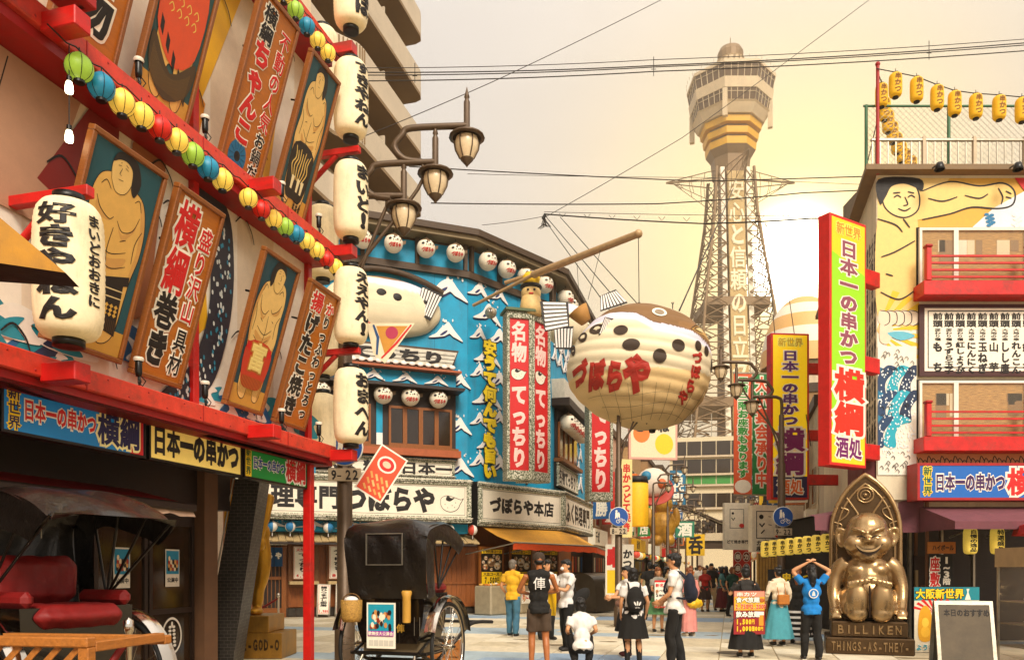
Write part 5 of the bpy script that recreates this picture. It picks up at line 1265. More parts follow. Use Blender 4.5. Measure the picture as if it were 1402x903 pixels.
# windows with blinds, red balconies, menu board
M_blind = mat('bamboo_blind', '#bd8f4e', .8, 0, .5, 22, .4, stretch=(.3, 4, 1))
for (v0, v1, vt, nm) in ((362, 312, 365, 'upper'), (585, 520, 566, 'lower')):
    b = MB(); b.box((RU(1254), RV(v0 + 34), .0), (W_, RV(v1), .03), M_blackm); obj('window_recess', b, rb)
    x = RU(1256)
    for k, w in enumerate((.72, 1.4, 1.4, 1.4)):
        f = MB(); y0, y1 = RV(v0 + 30), RV(v1 + 2); m = M_white
        f.box((x, y0, .031), (x + .05, y1, .09), m); f.box((x + w - .04, y0, .031), (x + w - .001, y1, .09), m); f.box((x + .05, y1 - .05, .031), (x + w - .04, y1, .09), m); f.box((x + .05, y0, .031), (x + w - .04, y0 + .05, .09), m)
        o_ = obj('window', f, rb); obj('blind', MB().box((x + .05, y0 + .05, .032), (x + w - .04, y1 - .05, .045), M_blind), o_); obj('pane', MB().box((x + .05, y0 + .05, .06), (x + w - .04, y1 - .05, .066), M_pane), o_)
        x += w
    bc_ = MB(); yb = RV(v0 + 51 if nm == 'upper' else v0 + 36); bc_.bbox((RU(1250), yb, .0), (W_, yb + .28, .42), M_red, .01); bl_ = obj('balcony', bc_, rb)
    for k in range(4): obj('rail', MB().box((RU(1257), yb + .34 + k * .135, .36), (W_, yb + .375 + k * .135, .4), M_red), bl_)
    for u in (1257, 1392, 1480):
        obj('post', MB().bbox((RU(u) - .05, yb + .28, .32), (RU(u) + .05, yb + .92, .43), M_red, .01).bbox((RU(u) - .07, yb + .92, .3), (RU(u) + .07, yb + .98, .45), M_redd, .02), bl_)
mb_ = thing('hanging_menu_board', 'wide white board of vertical black menu lettering between the two red balconies', 'menu board', RF @ tr(RU(1256), RV(516), .02))
w, h = 3.6, (516 - 418) * KR
obj('dark_frame', MB().box((0, 0, 0), (w, h, .06), mat('dark_red_brown', '#40140e', .5)), mb_); b = MB(); b.rect(.1, .1, w, h - .08, .063, c_whi); b.rect(.16, .16, w, .18, .066, M_ink); b.rect(.16, h - .15, w, h - .13, .066, M_ink); b.rect(.16, .16, .18, h - .13, .066, M_ink); obj('white_panel', b, mb_)
b = MB()
for i, s in enumerate(('もち', 'うずら玉子', '紅しょうが', 'にんにく', '玉ねぎ', '山芋', 'しし唐', 'れんこん', '銀杏', 'なす', 'しいたけ', '豚カツ')):
    x = .36 + i * .222; text(b, '前頭', x, h - .17, .2, .145, M_ink, .05, 'v', .067); text(b, '変わり種' if i < 3 else '大地の幸', x, h - .48, .13, .062, M_ink, .03, 'v', .067)
    hh = .64 / len(s) if len(s) > 2 else .24
    if len(s) == 2: text(b, s[0], x, h - .75, .2, .2, M_ink, .06, 'v', .067); text(b, s[1], x, h - 1.15, .2, .2, M_ink, .06, 'v', .067)
    else: text(b, s, x, h - .74, .19, hh, M_ink, .05, 'v', .067)
obj('lettering', b, mb_)
sg = lightbox('sign_board', 'blue light box sign with red kanji cut off by the right edge of the view', RF @ tr(RU(1240), RV(687), .45), 3.6, .72, flat('#0d5aa4', emit=.12), .4, frame_m=M_redd, rim=.05)
b = MB(); text2(b, '新世界', .2, .66, .17, .19, flat('#1c5a34'), c_yel, .04, .07, 'v', .004); text2(b, '日本一の串かつ', .34, .35, .195, .36, flat('#3c1450'), c_whi, .05, .05, 'h', .004); text2(b, '横綱', 1.73, .36, .52, .55, c_red, c_whi, .06, .05, 'h', .004); obj('lettering', b, sg)
# maroon awning and shop front
aw2 = thing('shop_awning', 'maroon canvas awning over the shop front below the blue sign', 'awning', RF)
M_mar = mat('maroon_canvas', '#6e3f46', .8, 0, .15, 5, .25, dirt=.2)
b = MB(); b.loft([[(RU(u), RV(694), .1), (RU(u + (6 if u == 1256 else 0)), RV(718), 1.2), (RU(u + (6 if u == 1256 else 0)), RV(728), 1.2)] for u in (1256, 1300, 1340, 1380, 1420, 1480)], M_mar, closed=False, smooth=False); b.add([(RU(1256), RV(694), .1), (RU(1262), RV(718), 1.2), (RU(1262), RV(728), 1.2), (RU(1256), RV(728), .1)], [(0, 1, 2, 3)], M_mar); obj('canvas', b, aw2)
b = MB()
for u in (1300, 1350): b.cyl((RU(u), RV(735), .0), (RU(u), RV(722), 1.15), .02, M_steel, n=6)
obj('folding_arm', b, aw2)
b = MB(RF)
for k in range(3): b.box((RU(1262 + k * 45), 0, -.6), (RU(1265 + k * 45), 2.75, -.5), M_steel)
for k in range(12): b.box((RU(1262 + k * 9), 1.0 + .1 * (k % 3), -2.4), (RU(1268 + k * 9), 2.2, -2.35), flat(('#8a4a20', '#c9a86c', '#3a2618', '#a3281c')[k % 4]))
for k in range(9): b.ell((RU(1290 + k * 12), 1.75, -1.8), (.05, .05, .05), flat('#e9d9b0'), 7, 5)
for k in range(4): b.box((RU(1255), .75 + k * .45, -2.2), (RU(1402), .78 + k * .45, -1.9), M_brown)
obj('shop_shelf', b, rb, world=True, kind='stuff')
for u, s, lab in ((1297, '自慢の逸品', 'left yellow paper lantern hanging under the maroon awning'), (1332, '特選盛り', 'right yellow paper lantern hanging under the maroon awning')):
    make_lantern('paper_lantern', lab, 'yellow lanterns under the maroon awning', .125, .5, s, M.Translation(RF @ V((RU(u), RV(742), .8))), None, .0, .05, .75, paper=mat('lit_yellow_paper', '#f0cf58', .6, emit=.12))
t = thing('notice_board', 'small wooden notice and black banner hanging in the shop front', 'sign', RF @ tr(RU(1262), RV(800), .1)); obj('plate', MB().box((.05, .62, 0), (.6, .85, .03), M_board), t)
b = MB(); b.box((.08, -.1, 0), (.55, .6, .01), M_blackm); text2(b, '座敷', .2, .56, .2, .3, c_red, c_whi, .05, .05, 'v', .012); text2(b, '1~3階', .43, .56, .16, .14, c_whi, c_blk, .05, .02, 'v', .012); text(b, 'ハイボール', .14, .735, .085, .12, M_ink, .04, 'h', .032); obj('banner', b, t)
um = thing('parasol', 'red canvas parasol reaching in from the right edge', 'parasol', tr(10.6, 14.2, 0))
b = MB(); b.lathe([(1.55, 2.15), (1.5, 2.32), (.05, 2.75)], mat('red_canvas', '#b8161a', .7, var=.15), 8, None, False); obj('canopy', b, um); obj('pole', MB().cyl((0, 0, 0), (0, 0, 2.85), .025, M_steel, n=8), um)
b = MB()
for k in range(8): a = k * math.pi / 4; b.cyl((0, 0, 2.25), (1.1 * math.cos(a), 1.1 * math.sin(a), 2.38), .012, M_white, n=5)
obj('rib', b, um)
# yellow roof lanterns
yl_p = mat('yellow_paper', '#e0a818', .6, 0, .15, 9, .1, emit=.12)
def rooflant(p, lab, first=[None], s=1):
    T = M.Translation(p) @ M.Diagonal((s, s, s, 1))
    if first[0] is None: first[0] = make_lantern('roof_lantern', lab, 'yellow lanterns strung over the roof terrace', .125, .46, '串かつ', T, None, 0, .05, .7, ink=mat('brown_ink', '#8a5a10', .6), paper=yl_p)
    else: dup(first[0], T, lab)
RL = [(1226, 117), (1255, 123), (1283, 134), (1307, 142), (1336, 146), (1368, 148), (1399, 151)]
for i, (u, v) in enumerate(RL): rooflant(ray(u, v, 15.9), f'yellow roof lantern, {FN[i]} from the left on the upper string')
DL = [(1207, 131), (1211, 150), (1216, 167), (1222, 182), (1228, 197), (1234, 209), (1241, 219), (1248, 228)]
for i, (u, v) in enumerate(DL): rooflant(ray(u, v, 16.6 + i * .45), f'yellow roof lantern, {FN[i]} down the falling string at the corner')
wire('cable carrying the upper string of yellow roof lanterns', [ray(1200, 94, 15.9)] + [ray(u, v - 18, 15.9) for u, v in RL] + [ray(1440, 134, 15.9)], .01)
wire('cable carrying the falling string of yellow roof lanterns', [ray(1200, 94, 16)] + [ray(u + 1, v - 15, 16.6 + i * .45) for i, (u, v) in enumerate(DL)], .01)
for u, lab in ((1268, 'left'), (1372, 'right')):
    t = thing('spot_lamp', f'black spotlight clamped under the roof edge, {lab} of two', 'spotlight', M.Translation(RF @ V((RU(u), RV(246), .5)))); obj('lamp_body', MB().lathe([(0, .1), (.06, .08), (.1, -.05), (.09, -.06)], M_black, 12), t); obj('arm', MB().cyl((0, 0, .08), (0, .5, .14), .015, M_black, n=5), t)
# street side wall of this building
SF = frame((7.26, 16, 0), (-.2625, -.9649, 0))
sw = thing('side_building', 'narrow beige building running back along the right side of the street', 'building', SF)
b = MB(); b.prism([(7.29, 16.08), (7.26 + .272 * 10.6 + .03, 26.6), (13, 26.6), (12.6, 16.08)], 2.7, 9.28, M_conc); b.prism([(8.3, 17.2), (11.1, 26.6), (13, 26.6), (12.6, 17.2)], 0, 2.7, M_dark); obj('wall', b, sw, world=True)
b = MB()
for k in range(9):
    b.box((-.9 - k * 1.15, 5.2, -.05), (-.3 - k * 1.15, 6.4, -.02), M_glass); b.box((-.9 - k * 1.15, 7.2, -.05), (-.3 - k * 1.15, 8.4, -.02), M_glass)
obj('window_row', b, sw, kind='stuff')
b = MB()
for k in range(4):
    x = -.18 - k * .3; b.rect(x - .12, 3.4, x + .12, 8.4, .0, c_whi if k % 2 else flat('#e6c79a')); text(b, ('日本一の串かつ横綱新世界', '大阪名物串かつどて焼き', '生ビール鉄板焼お好み', '宴会承ります三階座敷')[k], x, 8.3, .2, .42, M_ink, .05, 'v', .004)
obj('side_lettering', b, sw)
b = MB(); b.bbox((-2.2, 2.9, -.02), (-.05, 3.9, .25), mat('maroon_panel', '#5e1512', .5), .01); obj('maroon_panel', b, sw)
for u, v0, v1, Y in ((1150, 290, 640, 15.4),):
    pass
# projecting vertical signs
bs = ray(1137, 636, 15.0); tp = frame(tuple(bs), (.85, .53, 0)); wS, hS = 1.08, 4.72
sg = thing('projecting_sign', 'tall yellow green vertical sign with red sides lit by the low sun', 'sign', tp)
obj('case', MB().bbox((-.01, 0, -.27), (wS + .01, hS, -.004), mat('sign_red_case', '#c8201c', .4), .01), sg)
b = MB(); b.box((.04, .06, -.003), (wS - .04, hS - .06, .0), flat('#e9b81c', emit=.15)); b.poly([(.04, .75), (wS - .04, .95), (wS - .04, hS - 1.0), (.04, hS - .7)], .002, flat('#8cc61c', emit=.12)); obj('face_panel', b, sg)
b = MB(); text2(b, '新世界', .16, hS - .24, .25, .24, flat('#e08a2c'), flat('#f2e05a'), .04, .06, 'h', .004); text2(b, '日本一の串かつ', wS / 2, hS - .42, .55, .34, flat('#8a4a5a'), c_whi, .055, .05, 'v', .004); text2(b, '横綱', wS / 2 + .02, 1.87, .92, .64, flat('#d62c14'), c_whi, .07, .05, 'v', .004)
text2(b, '酒処', .14, .36, .4, .42, flat('#6e1c60'), c_whi, .05, .05, 'h', .004); obj('lettering', b, sg)
for z in (.2, 1.9, 3.6):
    obj('bracket', MB().bbox((wS + .011, z, -.22), (wS + .5, z + .3, -.03), M_red, .01), sg)
bs = ray(1056, 683, 21.5); tp = frame(tuple(bs), (1, .08, 0)); wS, hS = 1.04, 4.45
sg = thing('projecting_sign', 'yellow vertical sign with purple kanji and navy foot further down the street', 'sign', tp)
obj('case', MB().bbox((-.01, 0, -.3), (wS + .01, hS, -.004), M_red, .01), sg); b = MB(); b.box((.05, .05, -.003), (wS - .05, hS - .05, 0), flat('#f2c814', emit=.15)); b.rect(.05, .05, wS - .05, .62, .002, c_navy); obj('face_panel', b, sg)
b = MB(); text2(b, '新世界', .18, hS - .24, .23, .24, flat('#caa01c'), flat('#f5ee6a'), .04, .06, 'h', .004); text2(b, '日本一の串かつ', wS / 2, hS - .45, .46, .29, flat('#5c2470'), c_whi, .055, .05, 'v', .004); text2(b, '横綱', wS / 2, 1.92, .8, .64, flat('#7a145c'), c_whi, .07, .05, 'v', .004)
text2(b, '酒処', .16, .34, .36, .42, flat('#e2682c'), c_whi, .05, .05, 'h', .004); obj('lettering', b, sg)
for z in (.4, 1.6, 3.4): obj('bracket', MB().bbox((wS + .01, z, -.25), (wS + .9, z + .28, -.05), M_red, .01), sg)
bs = ray(1005, 678, 26)
t = thing('hanging_banner', 'orange and green pair of vertical banners with outlined lettering over the street', 'banner', frame(tuple(bs), (1, .1, 0)))
obj('frame_bar', MB().box((0, 3.95, -.06), (1.25, 4.0, 0), M_steel).box((0, 0, -.06), (1.25, .05, 0), M_steel), t)
for k, (c1, s, c2) in enumerate((('#d8582c', '二階三階お座敷もあります', flat('#2c8a34')), ('#1f7a3c', '大小宴会承り中', flat('#e2542c')))):
    x = k * .63; b = MB(); b.box((x, .05, -.04), (x + .6, 3.95, -.01), flat(c1))
    if k == 0: b.poly(circle(x + .3, .3, .28, .22, 14), -.008, c_whi)
    n_ = len(s); text2(b, s, x + .3, 3.88, .44 if k else .36, (3.6 if k else 3.3) / n_, c2, c_whi, .055, .06, 'v', -.004); obj('cloth', b, t)
# maroon awning with yellow lanterns on the street side, menu boards, bamboo wall
aw3 = thing('street_awning', 'maroon box awning left of the bronze statue', 'awning', SF)
b = MB(); b.loft([[(x, 3.0, -.9), (x, 2.55, .55), (x, 2.25, .58)] for x in (-5.6, -4.5, -3, -1.5, -.2)], M_mar, closed=False, smooth=False); b.add([(-.2, 3.0, -.9), (-.2, 2.55, .55), (-.2, 2.25, .58), (-.2, 2.25, -.9)], [(0, 1, 2, 3)], M_mar); obj('canvas', b, aw3)
b = MB(RF @ tr(0, 0, 0)); b.loft([[(RU(u), RV(695 + (1166 - u) * .17), .05), (RU(u), RV(702 + (1166 - u) * .1), .42), (RU(u), RV(727), .46)] for u in (1104, 1125, 1145, 1160)], M_mar, closed=False, smooth=False); obj('front_canvas', b, aw3, world=True)
for i in range(9):
    make_lantern('row_lantern', f'yellow cloth lantern, {FN[i]} from the right in the row under the maroon awning', 'yellow lanterns under the street awning', .1, .36, '串かつ', M.Translation(RF @ V((RU(1136 - i * 5.8), RV(742 + i * .7), .3 - i * .28))), None, .0, .05, .7, paper=mat('lit_yellow_paper', '#f0cf58', .6, emit=.12), wire=.06)
b = MB(SF)
for k in range(14): b.box((-.5 - k * .36, .1, -1.1 + .25 * (k % 2)), (-.34 - k * .36, 1.2 + .3 * (k % 3), -.9), flat(('#6a3c1c', '#a88a5c', '#3c281a', '#8a2a1c')[k % 4]))
for k in range(5): b.box((-.3 - k * 1.0, 0, -1.0), (-.24 - k * 1.0, 2.9, -.94), M_brown)
obj('shopfront_clutter', b, sw, world=True, kind='stuff')
bb = ray(1030, 755, 24); t = thing('menu_signboard', 'large beige shop board with brush strokes and black writing on its lower edge', 'sign', frame(tuple(bb), (1, .1, 0)))
obj('board', MB().box((0, 0, -.3), (1.6, 1.4, 0), mat('beige_board', '#f0e4c8', .6)), t); b = MB()
for q in ((.12, .4, 1.0, .425), (.12, 1.2, 1.0, 1.225), (.12, .425, .145, 1.2), (.975, .425, 1.0, 1.2)): b.rect(*q, .003, M_ink)
b.poly(circle(.28, 1.05, .07, .07, 12), .004, M_ink); b.stroke([(.22, .85), (.3, .76), (.38, .86)], .06, .004, M_ink); b.stroke([(.27, .55), (.38, .66)], .06, .004, M_ink); b.stroke([(.5, 1.06), (.58, 1.05)], .03, .004, M_ink); b.stroke([(.5, .82), (.6, .8)], .03, .004, M_ink)
text(b, '十六味', .78, 1.15, .14, .16, M_ink, .02, 'v', .004); b.poly(spline([(.7, .5), (.76, .68), (.9, .72), (1.0, .6), (.92, .45), (.78, .42)], 4, True), .006, c_red); text(b, 'カウンター席', .12, .27, .18, .16, M_ink, .04, 'h', .004); text(b, '座敷あります', .12, .1, .18, .16, M_ink, .04, 'h', .004); obj('print', b, t)
bb = ray(992, 752, 30); t = thing('menu_signboard', 'smaller pale board with brush strokes next to the large beige one', 'sign', frame(tuple(bb), (1, .1, 0)))
obj('board', MB().box((0, 0, -.2), (1.0, 1.75, 0), mat('pale_board', '#f0e4cc', .6)), t); b = MB()
for q in ((.2, .8, .75, .82), (.2, 1.5, .75, 1.52), (.2, .82, .22, 1.5), (.73, .82, .75, 1.5)): b.rect(*q, .003, M_ink)
b.poly(circle(.32, 1.36, .05, .05, 10), .004, M_ink); b.stroke([(.27, 1.2), (.33, 1.1), (.4, 1.2)], .05, .004, M_ink); b.poly(circle(.66, .9, .1, .08, 10), .006, c_red); text(b, 'どて焼き専門', .08, .3, .14, .14, M_ink, .04, 'h', .004); obj('print', b, t)
bw = thing('bamboo_screen', 'tan bamboo slat wall on the right side of the street behind the people', 'screen', frame(tuple(ray(1036, 858, 24)), (1, .1, 0)))
for k in range(17): obj('slat', MB().cyl((.04 + k * .095, 0, 0), (.04 + k * .095, 2.2, 0), .046, mat('bamboo', '#c29448', .6, var=.2), n=7), bw)
t = thing('red_menu_banner', 'red vertical banner with white rings and characters on the right side of the street', 'banner', frame(tuple(ray(1004, 790, 31)), (1, .1, 0)))
b = MB(); b.box((0, 0, -.03), (.7, 1.1, 0), flat('#c8302a'))
for k, c in enumerate('串串カツ'):
    x, y = .18 + .34 * (k // 2), .8 - .45 * (k % 2); b.poly(circle(x, y, .15, .2, 14), .003, c_whi); b.poly(circle(x, y, .13, .18, 14), .005, flat('#7a2418')); text(b, c, x, y + .12, .22, .24, c_whi, .05, 'v', .007)
obj('cloth', b, t)
# colourful poster sign and blackboard near the statue
t = thing('standing_poster', 'bright cartoon style poster panel with yellow lettering right of the bronze statue', 'sign', frame(tuple(ray(1251, 893, 14.6)), (.99, .12, 0)))
obj('board', MB().box((0, 0, -.05), (1.3, 1.2, 0), M_blackm), t); b = MB(); b.rect(.01, .01, 1.29, 1.19, .002, flat('#d9cdb4')); b.rect(.01, .95, 1.29, 1.19, .004, flat('#18808c'))
for k in range(9): a = .3 + k * .3; b.poly([(.42, .72), (.42 + .45 * math.cos(a), .72 + .3 * math.sin(a)), (.42 + .45 * math.cos(a + .15), .72 + .3 * math.sin(a + .15))], .006, c_red)
b.poly(spline([(.1, .25), (.1, .7), (.22, .86), (.34, .7), (.34, .25)], 4, True), .009, flat('#d99a1c')); b.poly(circle(.22, .55, .07, .09, 12), .011, flat('#f0c040')); b.poly(circle(.22, .38, .09, .1, 12), .0105, flat('#e8b030'))
b.poly(spline([(.3, .03), (.45, .3), (.42, .5), (.52, .72), (.66, .6), (.7, .2), (.8, .03)], 4, True), .012, flat('#e8c8a0')); b.poly([(.36, .02), (.5, .1), (.6, .3), (.7, .1), (.9, .02)], .014, flat('#1c6c9c'))
text2(b, '大阪新世界', .03, 1.07, .19, .19, c_yel, c_blk, .06, .04, 'h', .008); text2(b, 'ようこそ', .03, .1, .12, .12, flat('#1c8a9c'), c_whi, .05, .06, 'h', .016); b.poly([(1.0, .96), (1.05, 1.1), (1.03, 1.16), (1.09, 1.16), (1.07, 1.1), (1.12, .96)], .007, flat('#e8e0d0')); obj('print', b, t)
t = thing('folding_board', 'grey blackboard sandwich sign standing at the right edge in front of the poster', 'sign', frame(tuple(ray(1278, 914, 12.3)), (.97, -.24, 0)))
for sg_ in (1, -1):
    T = tr(0, 0, sg_ * .28) @ rx(R(-sg_ * 14))
    obj('panel', MB().box((.05, .06, -.012), (.75, 1.0, .012), mat('chalk_grey', '#5e5446', .8, var=.2, scale=4), T), t)
    b = MB()
    for q in ((0, 0, .05, 1.06), (.75, 0, .8, 1.06), (.05, 1.0, .75, 1.06)): b.box((q[0], q[1], -.02), (q[2], q[3], .02), M_steel, T)
    obj('frame', b, t)
b = MB(); text(b, '本日のおすすめ', .12, .88, .09, .12, M_ink, .04, 'h', .014, T=tr(0, 0, .28) @ rx(R(-14))); obj('chalk_writing', b, t)
t = thing('display_case', 'glass food display case with pale top cut by the right edge', 'display case', tr(8.05, 12.3, 0))
obj('top_board', MB().box((-.3, -.3, 1.55), (1.5, .6, 1.85), mat('pale_wood_board', '#a58a66', .6)), t)
b = MB()
for x, y in ((-.28, -.28), (-.28, .55), (1.45, -.28)): b.box((x, y, 0), (x + .03, y + .03, 1.55), M_steel)
obj('corner_post', b, t); obj('glass', MB().box((-.25, -.27, .3), (1.45, -.262, 1.55), M_pane).box((-.27, -.25, .3), (-.262, .55, 1.55), M_pane), t)
for k, z in enumerate((.3, .65, 1.0)):
    sh = obj('shelf', MB().box((-.25, -.24, z), (1.45, .55, z + .02), M_steel), t)
    for j in range(5):
        x = -.05 + j * .32; o_ = obj('plate', MB().lathe([(0, z + .03), (.1, z + .035), (.12, z + .06)], M_white, 14, tr(x, .05, 0)), t)
        b = MB()
        for i in range(5): b.ell((x + .05 * math.cos(i * 1.3), .05 + .05 * math.sin(i * 1.3), z + .075), (.04, .03, .025), flat(('#c9a23a', '#a3381c', '#3c8a3c', '#d8c08a', '#7a4a1c')[(i + j + k) % 5]), 7, 5)
        obj('food', b, t, kind='stuff')
# things behind the balcony windows, pipes and an air conditioner
b = MB(RF); rs = random.Random(9)
for v0 in (326, 535):
    for k in range(7): u = 1262 + rs.random() * 130; b.box((RU(u), RV(v0 + 26 * rs.random() + 14), .046), (RU(u) + rs.uniform(.12, .3), RV(v0 + 4), .05), flat(rs.choice(('#d8c8a0', '#a8824c', '#e4d8bc', '#8a6636'))))
obj('paper_patch', b, rb, world=True, kind='stuff')
# ================================================================ ground
DX = V((.2625, .9649, 0)); NX = V((.9649, -.2625, 0))
gm = mat('pavement_bed', '#9c8a68', .9, 0, .15, 1.5, .2)
obj('ground', MB().rect(-150, -40, 300, 620, -.012, gm), None, 'sandy coloured ground running to the far end of the street', None, None, 'structure')
PV = thing('pavement', 'pale paving slabs with bluish bands across the square and street', None, tr(-1, 12, 0), None, 'structure')
if 'category' in PV: del PV['category']
cols = [mat('slab_sand', '#cfc2a6', .75, 0, .14, 5, .25, dirt=.25, detail=8), mat('slab_cream', '#d9ceb4', .75, 0, .12, 5, .25, dirt=.2, detail=8), mat('slab_tan', '#c2b496', .8, 0, .15, 6, .25, dirt=.3, detail=8)]
blues = [mat('slab_blue', '#8aa0b6', .75, 0, .12, 5, .2, dirt=.2, detail=8), mat('slab_blue_pale', '#9dadb4', .75, 0, .12, 5, .2, dirt=.2, detail=8)]
G = M(((NX.x, DX.x, 0, -1), (NX.y, DX.y, 0, 12), (0, 0, 1, 0), (0, 0, 0, 1)))     # x across the street, y along it
SL = .98; slabs = []
for m in cols + blues: slabs.append(mesh_of('paving_slab', MB().bbox((.008, .008, -.02), (SL - .008, SL - .008, .0), m, .006)))
rn = random.Random(4); near = []; far = MB()
for i in range(-16, 22):
    for j in range(-4, 110):
        x, y = i * SL, j * SL; p = G @ V((x + SL / 2, y + SL / 2, 0))
        u = CX + p.x / max(p.y, .1) * F
        if p.y < 12.2 or u < -120 or u > 1520 or p.y > 100: continue
        if j > 40 and not (-4 <= i <= 12): continue
        blue = (j % 6) in (1, 2) and not ((i // 3 + j // 6) % 3 == 1 and j % 6 == 2)
        k = 3 + rn.randrange(2) if blue else rn.randrange(3)
        near.append((p.y, x, y, k))
near.sort()
for n_, (py, x, y, k) in enumerate(near):
    if n_ < 296: obj('paving_slab', slabs[k], PV, loc=MW[PV.name].inverted() @ G @ tr(x, y, rn.uniform(-.001, .001)))
    else: far.box((x + .01, y + .01, -.02), (x + SL - .01, y + SL - .01, 0), (cols + blues)[k], G)
obj('distant_slab', far, PV, world=True, kind='stuff')
gk = MB(G)
for k in range(40):
    x, y = rn.uniform(-6, 8), rn.uniform(1.5, 26); gk.lathe([(0, .002), (rn.uniform(.01, .03), .002)], flat('#6b5a42'), 6, tr(x, y, 0))
obj('gum_stain', gk, PV, world=True, kind='stuff')
mh = thing('manhole_cover', 'round dark iron cover set in the paving near the sign bearer', 'manhole', M.Translation(ray(1005, 893, 14.6).xy.to_3d() + V((0, 0, .002))))
obj('plate', MB().lathe([(0, .004), (.3, .004), (.31, 0)], mat('cast_iron', '#5e5546', .6, .4), 28), mh)
# ================================================================ street lamps
def s_curve(n, k): return k
M_post = mat('lamp_brown_metal', '#5c4a38', .45, .35, .12, 14, .1)
M_lglass = mat('lamp_glass', '#e0c9a2', .25, 0, .08, 5, .03, spec=.7)
def street_lamp(T, label, side=1, z0=0):
    """side=+1: arms reach to +x.  Three hooked arms, each holding a spired lantern, below one another"""
    t = thing('street_lamp', label, 'street lamp', T, 'street lamps with three hooked arms')
    obj('post', MB().lathe([(.13, z0), (.13, .5), (.1, .55), (.095, 4.2), (.07, 4.25), (.065, 5.45), (0, 5.5)], M_post, 14), t)
    for i, (x, z) in enumerate(((1.55, 6.81), (1.15, 6.35), (.75, 5.92))):
        xs = side * x; xr = side * (x - .92)
        arm = [(xs, 0, z), (xs - side * .7, 0, z - .03), (xr + side * .1, 0, z - .12), (xr, 0, z - .27), (xr + side * .12, 0, z - .42), (xr + side * .35, 0, z - .46)]
        if i == 2: arm = [(xs, 0, z), (xs - side * .5, 0, z), (side * .1, 0, z - .02), (0, 0, z - .12), (0, 0, 5.35)]
        a = obj('arm', MB().tube(spline(arm, 5), .042, M_post, 8), t)
        if i < 2: obj('stay', MB().tube(spline([(xr + side * .35, 0, z - .46), (xr + side * (.3 - .1 * i), 0, z - .8), (side * .12, 0, 4.95 - .2 * i), (side * .05, 0, 4.5 - .2 * i)], 5), .024, M_post, 6), t)
        g = tr(xs, 0, z)
        ln = obj('lantern_frame', MB().lathe([(0, .5), (.02, .42), (.036, .36), (.022, .34), (.04, .3), (.04, -.06), (.06, -.08), (.22, -.13), (.23, -.155), (.18, -.16)], M_post, 16, g)
                 .lathe([(.085, -.41), (.085, -.43), (.03, -.49), (.0, -.53)], M_post, 12, g), t)
        obj('lantern_glass', MB().lathe([(.14, -.16), (.155, -.22), (.14, -.31), (.085, -.42)], M_lglass, 12, g), ln)
        b = MB()
        for q in range(6):
            c, s = math.cos(q * 1.047), math.sin(q * 1.047); b.tube([(r * c, r * s, z_) for r, z_ in ((.145, -.16), (.162, -.22), (.147, -.31), (.09, -.42))], .008, M_post, 4, False, T=g)
        obj('glazing_bar', b, ln)
    return t
def lamp_at(u, Y): p = ray(u, 780, Y); return tr(p.x, p.y, 0)
L0 = street_lamp(lamp_at(472, 13.0) @ M.Diagonal((1.275, 1.275, 1.275, 1)), 'big brown street lamp in front of the long white sign, behind the rickshaw', 1)
L1 = street_lamp(lamp_at(1070, 20.5), 'brown street lamp before the yellow and purple sign, lanterns reaching left', -1)
dup(L0, lamp_at(847, 21.5), 'brown street lamp at the mouth of the narrow street with its lanterns behind the balloon')
lk = 0
for D, sd in ((17, 1), (26, 1), (24, -1), (36, 1), (34, -1), (44, -1), (46, 1), (54, -1), (57, 1), (66, -1), (69, 1), (80, -1), (84, 1)):
    base = V((4.15, 31, 0)) if sd > 0 else V((9.1, 26, 0))
    p = (V((2.2, 21.5, 0)) + DX * D) if sd > 0 else (V((7.5, 20.5, 0)) + DX * (D - 8))
    src = L0 if sd > 0 else L1; lk += 1
    n_ = {1: [17, 26, 36, 46, 57, 69, 84], -1: [24, 34, 44, 54, 66, 80]}[sd].index(D)
    dup(src, M.Translation(p) @ M.Diagonal((.95, .95, .95, 1)), f'hazy distant street lamp, {FN[n_]} beyond the near ones on the {"left" if sd > 0 else "right"} kerb')
def round_sign(u, v, Y, label, nums, off=.16):
    p = ray(u, v, Y - off); k_ = 1.15 if Y < 15 else 1; t = thing('traffic_sign', label, 'traffic sign', frame(tuple(p), (1, 0, 0)) @ M.Diagonal((k_, k_, 1, 1)))
    obj('disc', MB().lathe([(0, .0), (.26, .0), (.26, .015), (0, .02)], flat('#e8e4d8'), 32).lathe([(0, .022), (.245, .022)], flat('#0f4a94'), 32), t)
    b = MB(tr(0, 0, .026)); w = c_whi
    b.poly(circle(-.06, .15, .028, .03, 10), 0, w); b.poly([(-.09, .12), (-.03, .12), (-.02, .02), (-.03, -.04), (-.05, -.04), (-.06, .0), (-.08, -.05), (-.1, -.05), (-.09, .02)], 0, w); b.poly(circle(-.0, .1, .02, .02, 8), 0, w); b.poly([(-.02, .08), (.03, .08), (.03, -.03), (0, -.03), (-.01, .0)], 0, w)
    for x in (-.02, .13): b.add([(*q, 0) for q in circle(x, -.12, .05, .05, 16)] + [(*q, 0) for q in circle(x, -.12, .037, .037, 16)], [(i, (i+1) % 16, 16+(i+1) % 16, 16+i) for i in range(16)], w)
    b.stroke([(-.02, -.12), (.03, -.05), (.09, -.05), (.13, -.12)], .014, .0, w); b.stroke([(.03, -.05), (.05, -.12), (.09, -.05)], .012, .0, w); obj('pictogram', b, t)
    obj('hours_plate', MB().bbox((-.23, -.47, 0), (.23, -.29, .012), flat('#b3a083'), .01), t); b = MB(); text(b, nums, -.2, -.38, .4 / len(nums), .15, M_ink, .03, 'h', .014); obj('hours', b, t)
    obj('clamp', MB().box((-.03, -.4, -off), (.03, .1, -.001), M_steel), t)
round_sign(472, 612, 13.0, 'blue round sign with 9-22 plate on the big street lamp post at left', '9–22')
